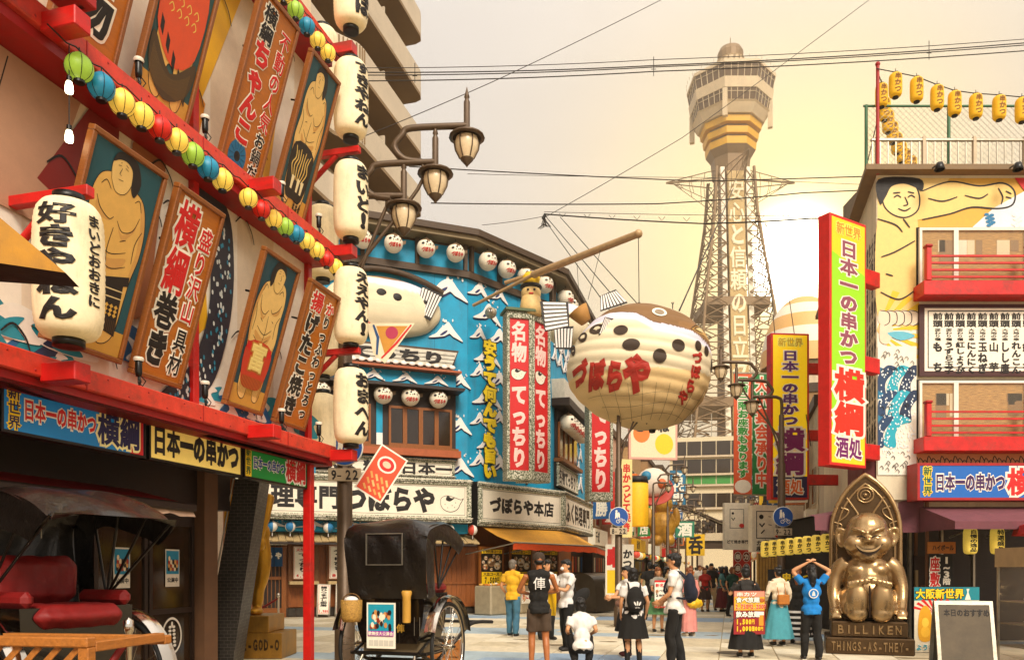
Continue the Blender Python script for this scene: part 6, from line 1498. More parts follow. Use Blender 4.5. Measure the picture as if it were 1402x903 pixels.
round_sign(847, 707, 21.5, 'blue round sign on the post at the mouth of the narrow street', '8–22')
round_sign(1072, 707, 20.5, 'blue round sign with hours plate on the right street lamp post', '9–22')
# ================================================================ buildings down the street
SIGNS = ['串かつ', 'ふぐ', '名代', '寿司', '居酒屋', 'どて焼', '喫茶', '射的', '麺処', '酒蔵', '焼肉', '将棋', '大衆', 'たこ焼', '元祖', '新世界', '八重勝', '千成']
PAL = ['#c8281c', '#e0b01c', '#1c5a94', '#e6dcc4', '#d8702c', '#2c7a3c', '#e9d9a8', '#a3281c', '#f0e6cc']
walls = [mat('shop_wall_%d' % i, c, .8, 0, .12, 3, .15, dirt=.3) for i, c in enumerate(('#c9a878', '#b08a5c', '#d6c2a0', '#9c7850', '#c49a80'))]
def shop(T, w, h, seed, side, label, depth=6):
    """one narrow building; T: frame at its near lower corner, x runs away from the camera for side=+1"""
    r = random.Random(seed); t = thing('street_building', label, 'building', T); sx = 1 if side > 0 else -1
    X = lambda a, c: (min(sx * a, sx * c), max(sx * a, sx * c))
    wm = walls[seed % 5]; x0, x1 = X(0, w); nf = max(2, int(h / 3))
    b = MB(); b.box((x0, 2.8, -depth), (x1, h, 0), wm); b.box((x0, 0, -depth), (x1, 2.8, -1.0), M_dark); obj('wall', b, t)
    obj('parapet', MB().box((x0 - .05, h, -depth), (x1 + .05, h + .35, .12), M_roof), t)
    n = max(1, int(w / 1.7))
    for f in range(1, nf):
        for i in range(n):
            a, c = X(.35 + i * (w - .4) / n, .35 + i * (w - .4) / n + 1.1); z = f * 3 + .8
            o = obj('window', MB().box((a - .05, z - .05, .0), (c + .05, z + 1.25, .04), M_conc), t)
            if f == 1 or seed < 8: obj('pane', MB().box((a, z, .041), (c, z + 1.2, .05), M_glass), o)
    o = MB(); c1 = flat(r.choice(PAL)); o.box((x0 + .15, 2.75, .01), (x1 - .15, 3.55, .35), c1); s = r.choice(SIGNS); lw = min(.6, (w - .6) / len(s)); text(o, s, x0 + .4, 3.15, lw, .6, c_ink_for(c1), .06, 'h', .352); obj('shop_sign', o, t)
    o = MB(); c2 = flat(r.choice(('#c47a2c', '#d8c8a8', '#7a2c1c', '#2c6a4c', '#b8901c')), .8); o.loft([[(x, 2.74, .02), (x, 2.35, 1.1), (x, 2.18, 1.12)] for x in (x0 + .1, (x0 + x1) / 2, x1 - .1)], c2, closed=False, smooth=False); obj('awning', o, t)
    for i in range(r.choice((2, 3, 3, 4))):
        zz = 3.8 + r.random() * max(.5, h - 7); hh = r.uniform(1.6, 3.0); xx = sx * (.3 + r.random() * (w - .9)); c3 = flat(r.choice(PAL)); s = r.choice(SIGNS); s = s if len(s) > 2 else s + r.choice(('本店', '一番', '食堂'))
        o = MB(); o.box((xx - .12, zz, .15), (xx + .12, zz + hh, 1.0), c3); F2 = M.Translation((xx - sx * .125, zz, .0)) @ (ry(R(-90)) if sx > 0 else ry(R(90)))
        text(o, s, (.58 if sx > 0 else -.58), hh - .1, .6, (hh - .2) / len(s), c_ink_for(c3), .06, 'v', .0, T=F2); obj('projecting_sign', o, t)
    o = MB()
    for i in range(int(w / .5)): o.ell((sx * (.3 + i * .5), 2.35 - .03 * (i % 2), 1.3), (.13, .17, .13), mat('far_lantern_' + str((seed + i // 3) % 3), ('#e6b43c', '#d8503c', '#ecd9b4')[(seed + i // 3) % 3], .6, emit=.1), 8, 6)
    obj('lantern_row', o, t, kind='stuff')
    o = MB()
    for i in range(int(w / .8)):
        a, c = X(.3 + i * .8, .3 + i * .8 + .55); o.box((a, 0.05, -.9 + .2 * (i % 2)), (c, .9 + .5 * r.random(), -.3), flat(r.choice(PAL)))
        o.rect(a + .05, 1.4, c - .05, 2.2, -.98, flat(r.choice(PAL)))
    obj('shopfront_goods', o, t, kind='stuff')
    return t
def c_ink_for(m): return c_whi if sum(m.diffuse_color[:3]) < .75 else M_ink
LFM = frame(tuple(CF @ V((9.05, 0, 0))), (.2625, .9649, 0))
ORD = ['first', 'second', 'third', 'fourth', 'fifth', 'sixth', 'seventh', 'eighth', 'ninth', 'tenth', 'eleventh', 'twelfth', 'thirteenth']
x = 0
for i, (w, h) in enumerate(((4.5, 7.2), (5, 8.8), (4, 6.5), (6, 9.5), (5, 7.5), (7, 10), (6, 8), (8, 11), (8, 9), (9, 11))):
    shop(LFM @ tr(x, 0, -.2 + .5 * (i % 2)), w - .05, h, 3 + i, 1, f'narrow shop building, {ORD[i]} along the left side of the street beyond the blue restaurant'); x += w
RFM = frame((7.26 + .272 * 10.8, 26.8, 0), (-.2625, -.9649, 0)); x = 0
for i, (w, h) in enumerate(((5, 7.0), (4.5, 8.5), (6, 6.2), (5, 7.5), (6, 9), (7, 7.5), (7, 10), (8, 8), (8, 11), (9, 9))):
    shop(RFM @ tr(-x, 0, .3 * (i % 2)), w - .05, h, 17 + i, -1, f'shop building, {ORD[i]} along the right side of the street beyond the projecting signs'); x += w
# large street decorations on the left shops
p = ray(872, 720, 39); t = thing('giant_lantern', 'tall yellow lantern with black top hanging on the left side of the street', 'lantern', M.Translation(p))
obj('shade', MB().lathe([(.5, 0), (.56, .1), (.56, 2.0), (.5, 2.1)], mat('giant_yellow', '#e3a81c', .6, emit=.2), 18), t); obj('cap', MB().lathe([(0, 2.45), (.5, 2.4), (.56, 2.1), (.5, 2.1)], M_ink, 18), t)
t = thing('shop_nameboard', 'narrow cream vertical board with small red writing beside the lamp post', 'sign', frame(tuple(ray(850, 735, 37)), (1, .2, 0))); obj('panel', MB().box((0, 0, -.2), (.55, 3.6, 0), flat('#ecd48c')), t)
b = MB(); text(b, '串かつどて焼き', .28, 3.4, .4, .45, c_red, .05, 'v', .004); obj('lettering', b, t)
M_fg = mat('faded_gold', '#b8862c', .5, .2, .2, 4, .3)
t = thing('gold_statue', 'plump golden figure standing on a shop ledge down the left side', 'statue', M.Translation(ray(907, 745, 48)))
bb = MB(); bb.ell((0, 0, 1.1), (.8, .7, 1.0), M_fg).ell((0, -.1, 2.4), (.6, .55, .6), M_fg).ell((-.8, -.1, 1.6), (.25, .25, .6), M_fg).ell((.8, -.1, 1.6), (.25, .25, .6), M_fg).ell((-.35, -.2, .25), (.35, .4, .35), M_fg).ell((.35, -.2, .25), (.35, .4, .35), M_fg)
obj('body', remesh(bb, .05, 3), t)
t = thing('giant_dish_model', 'oversized painted food bowl model fixed over the left shops', 'ornament', M.Translation(ray(893, 668, 44)))
obj('bowl', MB().lathe([(0, -.9), (.6, -.8), (1.2, 0), (1.1, 0), (0, -.2)], flat('#a83a2c'), 18, rx(R(55))), t); obj('filling', MB().ell((0, -.2, .3), (.9, .5, .8), flat('#e0cdb8'), 12, 8).ell((.4, -.5, .2), (.3, .3, .3), flat('#c8602c'), 8, 6).ell((-.4, -.5, .6), (.3, .3, .3), flat('#2c7a9c'), 8, 6), t)
t = thing('picture_billboard', 'pink edged billboard of yellow and orange figures over the left shops', 'billboard', frame(tuple(ray(861, 628, 46)), (1, .15, 0)))
obj('panel', MB().box((0, 0, -.2), (2.9, 2.6, 0), flat('#d8a08c')), t); b = MB(); b.rect(.12, .12, 2.78, 2.48, .003, flat('#ecd8b0')); b.poly(circle(2.1, .9, .55, .6, 16), .006, c_yel); b.poly(circle(.75, 1.5, .5, .55, 16), .006, flat('#e07a2c')); text(b, 'きつね', .3, 1.9, .7, .7, M_ink, .05, 'h', .009); obj('picture', b, t)
for i, (u, v, Y, w, h, s, c, lab) in enumerate(((918, 690, 52, 1.0, 2.2, '名代串', '#1c6a8c', 'blue vertical shop sign down the left side of the street'), (940, 760, 60, 1.4, 1.6, '呑', '#e0b01c', 'small yellow square sign low over the far crowd'), (925, 735, 50, 1.2, 1.0, '酒', '#2c7a5c', 'green striped small sign on the left side of the street'))):
    t = thing('shop_nameboard', lab, 'sign', frame(tuple(ray(u, v, Y)), (1, .1, 0))); obj('panel', MB().box((0, 0, -.15), (w, h, 0), flat(c)), t); b = MB(); text(b, s, w / 2, h * .95, w * .8, h * .9 / len(s), c_whi if c != '#e0b01c' else M_ink, .06, 'v', .004); obj('lettering', b, t)
# end of the street: office block, elevated walkway, canopy
ob = thing('office_building', 'long cream office building with window bands and a green strip closing the street', 'building', frame((22, 112, 0), (.97, -.2, 0)))
b = MB(); b.box((0, 0, -10), (34, 19.9, 0), mat('office_cream', '#d9c8a4', .8)); obj('wall', b, ob)
for k, (z, c) in enumerate(((6.5, M_glass), (10.2, M_glass), (13.4, mat('green_panel', '#3c8a3c', .6)), (14.9, M_glass), (17.4, M_glass))):
    b = MB(); hh = 1.3 if c is not M_glass else 1.9
    for i in range(17): b.box((.4 + i * 1.98, z, .01), (2.25 + i * 1.98, z + hh, .06), c)
    obj('window_band', b, ob, kind='stuff')
    obj('ledge', MB().box((0, z - .35, .0), (34, z - .12, .5), M_conc), ob)
rr_ = obj('roof_mast', MB().box((3, 19.9, -5), (3.1, 24, -4.9), M_steel).box((2, 22.5, -5), (6, 22.6, -4.9), M_steel).box((5.8, 19.9, -5), (5.9, 24, -4.9), M_steel), ob)
fb2 = thing('footbridge', 'grey elevated crossing with pale sides over the far end of the street', 'bridge', frame((20, 96, 0), (.97, -.2, 0)))
obj('deck', MB().box((0, 5.0, -3), (30, 5.9, 0), mat('bridge_side', '#cbb998', .8)), fb2); obj('underside', MB().box((0, 4.1, -3), (30, 4.99, -.3), M_roof), fb2)
for k in range(4): obj('support_pier', MB().box((2 + k * 8.5, 0, -2), (2.8 + k * 8.5, 4.1, -1), M_conc), fb2)
cy = thing('street_canopy', 'pale translucent arched canopy high over the far street', 'canopy', M.Translation(V((4.2, 40, 0)) + DX * 45 ))
b = MB(); b.loft([[tuple(NX * x + DX * d_ + V((0, 0, 7.2 + 1.3 * math.cos(x / 3.4 * 1.3)))) for x in np.linspace(0.2, 7, 9)] for d_ in (0, 6)], mat('canopy_sheet', '#cfc2a8', .5), caps=False, closed=False)
b.v = [a for a in b.v]; obj('roof_sheet', b, cy)
for d_ in (0, 6): obj('arch_rib', MB().tube([tuple(NX * x + DX * d_ + V((0, 0, 7.1 + 1.3 * math.cos(x / 3.4 * 1.3)))) for x in np.linspace(0.2, 7, 9)], .1, M_roof, 6), cy)
# ================================================================ tower
TY = 160.0; TK = TY / F; tw = thing('observation_tower', 'tall lattice tower with octagonal decks, crown and vertical lettering', 'tower', tr((1000 - CX) / F * TY, TY, 0))
Tz = lambda v: CZ + (HV - v) * TK; Tr = lambda px: px * TK
M_tow = mat('tower_grey', '#83694a', .55, .2, .12, .6, .1); M_towl = mat('tower_pale', '#cbb592', .6, 0, .1, .6, .1); M_toww = mat('tower_window', '#5a4634', .15, 0, .1, 2, .02); M_towy = mat('tower_yellow', '#d9a32c', .5, 0, .08, 1, .05)
def oct_(r, z, rot=22.5, n=8): return [(r * math.cos(R(rot + 360 / n * i)), r * math.sin(R(rot + 360 / n * i)), z) for i in range(n)]
def octband(name, rows, m, parent=tw, n=8): b = MB(); b.loft([oct_(.94 * r / math.cos(R(180 / n)), z, 180 / n, n) for r, z in rows], m, smooth=False); return obj(name, b, parent)
LEVT = [(240, 27, 7.5), (300, 31, 9), (360, 39, 10), (430, 49, 11), (500, 56, 12), (560, 63, 13), (620, 70, 14), (780, 88, 18)]
for sx in (-1, 1):
    for sy in (-1, 1):
        b = MB()
        for (va, ra, _), (vb, rb_, _) in zip(LEVT[:-1], LEVT[1:]): b.cyl((sx * Tr(ra) * .92, sy * Tr(ra) * .92, Tz(va)), (sx * Tr(rb_) * .92, sy * Tr(rb_) * .92, Tz(vb)), Tr(2.0), M_tow, n=6)
        obj('leg', b, tw)
b = MB(); vv = list(range(244, 640, 17))
def rad(v): return np.interp(v, [l[0] for l in LEVT], [l[1] for l in LEVT])
for f in range(4):
    T = rz(R(90 * f))
    for va, vb in zip(vv[:-1], vv[1:]):
        ra, rb_ = Tr(rad(va)) * .92, Tr(rad(vb)) * .92; za, zb = Tz(va), Tz(vb); ca, cb = Tr(14), Tr(14)
        for sg_ in (-1, 1):
            b.cyl((sg_ * ra, -ra, za), (sg_ * cb, -rb_, zb), Tr(.8), M_tow, n=4, caps=False, T=T); b.cyl((sg_ * ca, -ra, za), (sg_ * rb_, -rb_, zb), Tr(.8), M_tow, n=4, caps=False, T=T)
            b.cyl((sg_ * rb_, -rb_, zb), (sg_ * cb, -rb_, zb), Tr(.8), M_tow, n=4, caps=False, T=T)
obj('lattice', b, tw, kind='stuff')
for v in (425, 560):
    r0 = Tr(rad(v)) * .86; obj('service_deck', MB().box((-r0, -r0, Tz(v) - .8), (r0, r0, Tz(v) + .8), M_tow), tw)
b = MB(); w0, w1 = Tr(11.5), Tr(13); b.loft([[(-w1, -Tr(22), Tz(780)), (w1, -Tr(22), Tz(780)), (w1, Tr(22), Tz(780)), (-w1, Tr(22), Tz(780))], [(-w0, -Tr(22), Tz(232)), (w0, -Tr(22), Tz(232)), (w0, Tr(22), Tz(232)), (-w0, Tr(22), Tz(232))]], M_tow, smooth=False); obj('lift_shaft', b, tw)
for sx in (-1, 1): obj('light_strip', MB().loft([[(sx * (Tr(17)) - .5, -Tr(58), Tz(640)), (sx * Tr(17) + .5, -Tr(58), Tz(640)), (sx * Tr(17) + .5, -Tr(58) + .6, Tz(640)), (sx * Tr(17) - .5, -Tr(58) + .6, Tz(640))], [(sx * Tr(17) - .4, -Tr(24), Tz(240)), (sx * Tr(17) + .4, -Tr(24), Tz(240)), (sx * Tr(17) + .4, -Tr(24) + .6, Tz(240)), (sx * Tr(17) - .4, -Tr(24) + .6, Tz(240))]], mat('strip_white', '#e9dcc0', .5), smooth=False), tw)
tl = math.atan2(Tr(58) - Tr(24), Tz(240) - Tz(640)); FT = tr(0, -Tr(59), Tz(640)) @ rx(R(90) - (-tl) * -1) if 0 else frame((0, -Tr(59.5), Tz(640)), (1, 0, 0), (0, Tr(34), Tz(240) - Tz(640)))
b = MB(); Lh = math.hypot(Tr(34), Tz(240) - Tz(640)); b.box((-Tr(11), 0, -.6), (Tr(11), Lh * .985, -.1), mat('sign_backing', '#b5965c', .6)); obj('letter_backing', b, tw, loc=FT)
b = MB(); text(b, '安心と信頼の日立グループ', 0, Lh * .955, Tr(22), Lh * .955 / 12.4, mat('sign_letter', '#e9d8b0', .5), .05, 'v', .0, th=.1); obj('lettering', b, tw, loc=FT)
# decks, all octagonal
octband('neck', [(Tr(24), Tz(245)), (Tr(26), Tz(222)), (Tr(33), Tz(212))], M_tow)
for (va, vb, ra, rb_) in ((212, 203, 33, 34), (199, 191, 36, 37), (186, 178, 40, 41)):
    octband('yellow_band', [(Tr(ra), Tz(va)), (Tr(rb_), Tz(vb))], M_towy)
octband('stepped_core', [(Tr(29), Tz(214)), (Tr(34), Tz(175))], M_tow)
octband('lower_rim', [(Tr(44), Tz(177)), (Tr(50), Tz(166)), (Tr(52), Tz(164))], M_towl)
octband('lower_windows', [(Tr(50), Tz(164)), (Tr(53), Tz(148))], M_toww)
octband('middle_rim', [(Tr(54), Tz(149)), (Tr(56), Tz(136)), (Tr(54), Tz(135))], M_towl)
octband('upper_windows', [(Tr(54), Tz(135)), (Tr(57), Tz(118))], M_toww)
octband('deck_roof', [(Tr(58.5), Tz(119)), (Tr(58.5), Tz(115)), (Tr(22), Tz(106)), (Tr(20), Tz(105))], M_towl)
octband('crown_drum', [(Tr(19), Tz(106)), (Tr(19), Tz(86)), (Tr(20), Tz(85))], M_towl, n=16)
octband('crown_top', [(Tr(17.5), Tz(86)), (Tr(18), Tz(74)), (Tr(15), Tz(68)), (Tr(5), Tz(66))], M_tow, n=16)
b = MB()
for za, zb, ra, rb_ in ((164, 148, 50.5, 53.5), (135, 118, 54.5, 57.5)):
    for i in range(8):
        for k in range(6):
            for (z_, rr2) in ((0, 0),):
                A = V(oct_(.94 * Tr(ra) / math.cos(R(22.5)), Tz(za))[i]); B_ = V(oct_(.94 * Tr(ra) / math.cos(R(22.5)), Tz(za))[(i + 1) % 8]); C_ = V(oct_(.94 * Tr(rb_) / math.cos(R(22.5)), Tz(zb))[i]); D_ = V(oct_(.94 * Tr(rb_) / math.cos(R(22.5)), Tz(zb))[(i + 1) % 8])
                b.cyl(A.lerp(B_, k / 5), C_.lerp(D_, k / 5), Tr(.55), M_towl, n=4, caps=False)
        b.cyl(A.lerp(C_, .65), B_.lerp(D_, .65), Tr(.45), M_towl, n=4, caps=False)
obj('mullion', b, tw, kind='stuff')
b = MB()
for i in range(16):
    a = i * .3927; b.cyl((Tr(19.2) * math.cos(a), Tr(19.2) * math.sin(a), Tz(106)), (Tr(19.2) * math.cos(a), Tr(19.2) * math.sin(a), Tz(86)), Tr(.6), M_tow, n=4)
for i in range(40):
    a = i * .157; b.cyl((Tr(59) * math.cos(a), Tr(59) * math.sin(a), Tz(115)), (Tr(59) * math.cos(a), Tr(59) * math.sin(a), Tz(111)), Tr(.3), M_tow, n=3)
obj('railing_post', b, tw, kind='stuff')
obj('antenna', MB().cyl((0, 0, Tz(66)), (0, 0, Tz(52)), Tr(.6), M_tow, n=5).cyl((Tr(14), 0, Tz(105)), (Tr(14), 0, Tz(88)), Tr(3), M_towl, n=8), tw)
for i in range(8):
    b = MB(); a = R(22.5 + 45 * i); b.box((-Tr(3), -Tr(6), Tz(186)), (Tr(3), 0, Tz(150)), M_towl, T=rz(a) @ tr(0, -Tr(49) / math.cos(R(22.5)) + Tr(4), 0)); obj('corner_fin', b, tw) if i % 2 else None
for i in range(4):
    T = rz(R(90 * i)); L_ = 88; b = MB(T)
    for sg_ in (-1, 1):
        b.cyl((Tr(20), sg_ * Tr(12), Tz(238)), (Tr(L_), 0, Tz(250)), Tr(.7), M_tow, n=4); b.cyl((Tr(22), sg_ * Tr(12), Tz(252)), (Tr(L_), 0, Tz(251)), Tr(.8), M_tow, n=4); b.cyl((Tr(24), sg_ * Tr(12), Tz(283)), (Tr(L_ - 10), 0, Tz(252)), Tr(.5), M_tow, n=4)
        for q in range(1, 4):
            f = q / 4; b.cyl((Tr(lin(20, L_, f)), sg_ * Tr(12) * (1 - f), Tz(lin(238, 250, f))), (Tr(lin(22, L_, f)), sg_ * Tr(12) * (1 - f), Tz(252)), Tr(.5), M_tow, n=4)
            b.cyl((Tr(lin(22, L_, f)), sg_ * Tr(12) * (1 - f), Tz(252)), (Tr(lin(24, L_ - 10, f)), sg_ * Tr(12) * (1 - f), Tz(lin(283, 252, f))), Tr(.4), M_tow, n=4)
    obj('lattice_wing', b, tw)
# striped dome beside the tower
dm = thing('striped_dome', 'pale round rooftop dome with orange stripes washed out by the sun', 'dome', M.Translation(ray(1100, 505, 60)))
for i in range(6):
    a0, a1 = i * 14, i * 14 + 14; b = MB(); b.lathe([(3.1 * math.cos(R(a)), 5.4 * math.sin(R(a))) for a in np.linspace(a0, a1, 4)], flat('#e8dcc4') if i % 2 else flat('#d9a866'), 24); obj('stripe_band', b, dm)
obj('stand', MB().cyl((0, 0, -22), (0, 0, 0), 2.6, M_conc, n=20), dm)
# ================================================================ apartment block behind the blue restaurant
PF = frame((-4.5, 41, 0), (.2625, .9649, 0)); ap = thing('apartment_block', 'tall apartment block with stacked curved balconies at upper left', 'building', PF)
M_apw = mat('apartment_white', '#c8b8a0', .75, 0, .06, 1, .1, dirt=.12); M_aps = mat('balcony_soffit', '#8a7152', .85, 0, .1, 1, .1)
obj('wall', MB().box((-30, 0, -14), (-.8, 52, -2.2), M_conc), ap)
for f in range(4, 16):
    z = 1.5 + 643 * 41 / 1100 + (f - 8) * 2.97
    prof = [(-30, -.75)] + [(-9, -.75), (-8.4, -.72), (-7.9, -.45), (-7.4, -.1), (-6.9, 0), (-.5, 0), (-.15, -.1), (0, -.45), (0, -2.3)]
    b = MB(); pts = spline(prof[1:6], 4) + prof[6:]; pts = [prof[0]] + pts
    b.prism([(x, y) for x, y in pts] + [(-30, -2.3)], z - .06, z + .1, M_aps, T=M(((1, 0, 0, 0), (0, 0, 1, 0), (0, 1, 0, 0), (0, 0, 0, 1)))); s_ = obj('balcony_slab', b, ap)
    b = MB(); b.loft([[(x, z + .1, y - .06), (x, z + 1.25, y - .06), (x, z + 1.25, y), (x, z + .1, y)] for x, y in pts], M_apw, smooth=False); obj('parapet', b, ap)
    b = MB()
    for k in range(9):
        x = -8.3 + k * .17; y = np.interp(x, [p_[0] for p_ in pts], [p_[1] for p_ in pts]); b.box((x, z + .15, y + .0), (x + .05, z + 1.2, y + .05), M_aps)
    obj('curved_grille', b, ap, kind='stuff')
    b = MB()
    for k in range(7): b.box((-2.6 - k * 3.6, z + .2, -2.19), (-1.0 - k * 3.6, z + 2.3, -2.1), M_glass)
    obj('balcony_window', b, ap, kind='stuff')
    obj('partition', MB().box((-4.2, z + .16, -2.2), (-4.1, z + 2.0, -.3), M_apw), ap)
# ================================================================ overhead cables
def span(lab, pts, r, sag=.0): return wire(lab, [ray(*p) for p in pts], r, sag)
for i, (v0, v1, v2, r) in enumerate(((93, 82, 50, .012), (99, 90, 55, .018), (103, 92, 58, .016), (111, 98, 66, .018))):
    span(('uppermost', 'second', 'third', 'lowest')[i] + ' of four overhead cables crossing high before the tower', [(470, v0, 26), (895, v1, 27), (1450, v2, 28)], r, .08)
for i, (pts, r, lab) in enumerate((([(560, 228, 30), (960, 248, 33), (1440, 232, 30)], .022, 'overhead cable crossing the tower below its lattice wings'), ([(640, 238, 30), (965, 243, 34), (1440, 262, 36)], .01, 'thin overhead wire just above the thicker cable at wing height'),
    ([(590, 278, 28), (900, 279, 30), (1100, 264, 30), (1440, 246, 30)], .022, 'overhead cable with clips running above the slanting pole'), ([(745, 293, 30), (960, 306, 30), (1110, 299, 26), (1440, 296, 22)], .026, 'thick overhead cable running from the joint to the right building'),
    ([(745, 290, 30), (1140, 296, 27)], .01, 'thin wire beside the thick cable left of the sun'), ([(905, 0, 30), (690, 105, 26), (490, 190, 22)], .012, 'thin diagonal wire falling left from the top of the view'), ([(1190, 0, 34), (935, 188, 30), (745, 298, 30)], .012, 'long diagonal wire falling left in front of the tower'),
    ([(1004, 258, 60), (930, 425, 28)], .03, 'diagonal wire running down from the tower to the balloon'), ([(745, 296, 30), (660, 308, 28)], .01, 'short thin wire from the cable joint to the roof of the blue restaurant'), ([(1048, 305, 26), (1062, 470, 22)], .012, 'left drop wire over the yellow and purple sign'), ([(1065, 300, 26), (1110, 610, 21)], .012, 'right drop wire over the yellow and purple sign'),
    ([(1048, 305, 26), (1058, 330, 26), (1073, 305, 26)], .012, 'small looped wire under the cables near the sun'), ([(1200, 170, 17), (1140, 420, 24)], .012, 'wire slanting down beside the corner of the right building'))):
    span(lab, pts, r, .03)
sp = thing('cable_spacer', 'small cross shaped spacer on the high cables before the tower', 'cable joint', M.Translation(ray(895, 90, 27))); obj('bar', MB().cyl((0, 0, -.35), (0, 0, .3), .012, M_rope, n=5).cyl((-.08, 0, -.12), (.08, 0, -.12), .012, M_rope, n=5), sp)
dup(sp, M.Translation(ray(568, 99, 26.3)), 'small spacer on the high cables in front of the apartment block'); dup(sp, M.Translation(ray(1272, 68, 27.5)), 'small spacer on the high cables at the upper right')
for i, (u0, v0, u1, v1) in enumerate(((770, 297, 930, 303),)):
    b = MB()
    for k in range(10): p = ray(u0 + k * 34, v0 + k * 1.2 - (k > 5) * (k - 5) * 2.2, 30); b.tube([tuple(p + V((-.12, 0, .14))), tuple(p), tuple(p + V((.12, 0, .14)))], .01, M_rope, 4)
    obj('cable_clip', b, None, 'row of little clips along the thick overhead cable', 'cable clips', kind='stuff')
# stains, patches and litter on the paving
b = MB(G); rs = random.Random(15)
for k in range(26):
    x, y = rs.uniform(-5, 8), rs.uniform(1.2, 20); n_ = 9; r0 = rs.uniform(.08, .35)
    b.poly(spline([(x + r0 * rs.uniform(.5, 1.3) * math.cos(a), y + r0 * rs.uniform(.3, .8) * math.sin(a)) for a in [i * 6.283 / n_ for i in range(n_)]], 3, True), .0025 + .0001 * k, mat('wet_stain', '#8c7a5c', .6, 0, .2, 8, .1))
obj('stain', b, PV, world=True, kind='stuff')
# ================================================================ bronze seated figure
BRZ = mat('polished_bronze', '#a88a62', .27, .8, .12, 4, .06, dirt=.15); BRZD = mat('dark_bronze', '#5a4630', .38, .8, .2, 6, .2, dirt=.2)
bst = thing('bronze_statue', 'big bronze statue of a laughing seated plump figure in a pointed arch niche', 'statue', tr(6.58, 14.9, 0) @ rz(R(-20)) @ M.Diagonal((1.1, 1.08, 1.1, 1)))
for nm, w, z0, z1, s in (('lower_plinth', .66, 0, .27, 'THINGS-AS-THEY-'), ('upper_plinth', .57, .272, .53, 'BILLIKEN')):
    o = obj(nm, MB().bbox((-w, -w, z0), (w, w, z1), BRZD, .02), bst); b = MB(frame((-w, -w - .001, 0), (1, 0, 0)))
    k = len(s); cw = (2 * w - .16) / k; text(b, s, .08, (z0 + z1) / 2, cw, .16, BRZ, .05, 'h', .002, th=.014); obj('raised_lettering', b, o)
ap_ = [(-.56, .53), (-.56, 2.05)] + [(-.56 + 1.12 * (1 - math.cos(R(a))), 2.05 + 1.13 * math.sin(R(a))) for a in range(8, 60, 8)] + [(0, 3.03)]
ap_ += [(-x, z) for x, z in ap_[::-1][1:]]
TA = M(((1, 0, 0, 0), (0, 0, -1, 0), (0, 1, 0, 0), (0, 0, 0, 1)))
b = MB(); b.prism(ap_, -.56, -.36, BRZD, T=TA @ tr(0, 0, 0)); n_ = obj('niche', b, bst)
b = MB(); b.tube([(x * .97, .36, z - .02) for x, z in ap_], .04, BRZ, 8); b.tube([(x * .82, .355, .53 + (z - .53) * .93) for x, z in ap_], .022, BRZ, 6)
b.tube([(.13 * math.cos(R(a)), .35, 2.66 + .13 * math.sin(R(a))) for a in range(0, 361, 20)], .018, BRZ, 6); b.tube([(.08 * math.cos(R(a)), .35, 2.66 + .08 * math.sin(R(a))) for a in range(0, 361, 30)], .012, BRZ, 6); b.ell((0, .35, 2.66), .035, BRZ, 8, 5)
for s in (-1, 1):
    b.tube(spline([(s * .02, .35, 2.0), (s * .1, .35, 2.3), (s * .3, .35, 2.62)], 5), .02, BRZ, 6)
    for (x, z) in ((.25, 2.3), (.36, 2.05)): b.tube(spline([(s * (x + .14), .35, z + .15), (s * (x + .02), .35, z + .1), (s * (x + .06), .35, z), (s * (x + .16), .35, z - .08)], 5), .016, BRZ, 5)
obj('tracery', b, n_)
b = MB(); E = lambda c, r, rot=None: b.ell(c, r, BRZ, 20, 12, rot=rot)
E((0, -.02, .86), (.47, .40, .34)); E((0, .02, 1.2), (.38, .32, .36)); E((0, 0, 1.42), (.33, .25, .2)); E((-.16, -.12, 1.36), (.17, .15, .13)); E((.16, -.12, 1.36), (.17, .15, .13)); E((0, -.16, 1.0), (.33, .26, .27))
for s in (-1, 1):
    b.tube(spline([(s * .3, .02, 1.5), (s * .44, .02, 1.36), (s * .52, -.02, 1.1), (s * .52, -.12, .86), (s * .50, -.28, .70)], 4), [.13, .14, .145, .145, .14, .13, .12, .115, .11, .105, .10, .095, .09, .085, .085, .08, .08][:17], BRZ, 14)
    E((s * .49, -.33, .66), (.1, .13, .09)); 
    for k in range(4): b.tube([(s * (.43 + .04 * k), -.40, .66), (s * (.43 + .04 * k), -.50 + .01 * k, .61), (s * (.43 + .04 * k), -.53 + .01 * k, .57)], [.026, .024, .02], BRZ, 8)
    b.tube([(s * .4, -.34, .7), (s * .35, -.41, .67)], [.035, .024], BRZ, 8)
    b.tube([(s * .22, -.1, .74), (s * .22, -.5, .74)], [.24, .17], BRZ, 18)
    E((s * .185, -.60, .88), (.175, .10, .30)); E((s * .18, -.585, .66), (.165, .11, .14))
    for k, (dx, rr) in enumerate(((-.135, .05), (-.055, .042), (.01, .04), (.07, .037), (.125, .032))):
        E((s * (.185 + dx), -.645, 1.19 - .014 * k), (rr, .055, .06))
E((0, -.02, 1.88), (.37, .35, .36)); E((0, .03, 2.06), (.33, .32, .28)); E((0, -.06, 1.72), (.33, .3, .2))
E((-.2, -.24, 1.80), (.17, .14, .15)); E((.2, -.24, 1.80), (.17, .14, .15)); E((0, -.37, 1.86), (.06, .08, .055)); E((-.045, -.36, 1.845), (.04, .05, .035)); E((.045, -.36, 1.845), (.04, .05, .035)); E((0, -.26, 1.58), (.14, .12, .08))
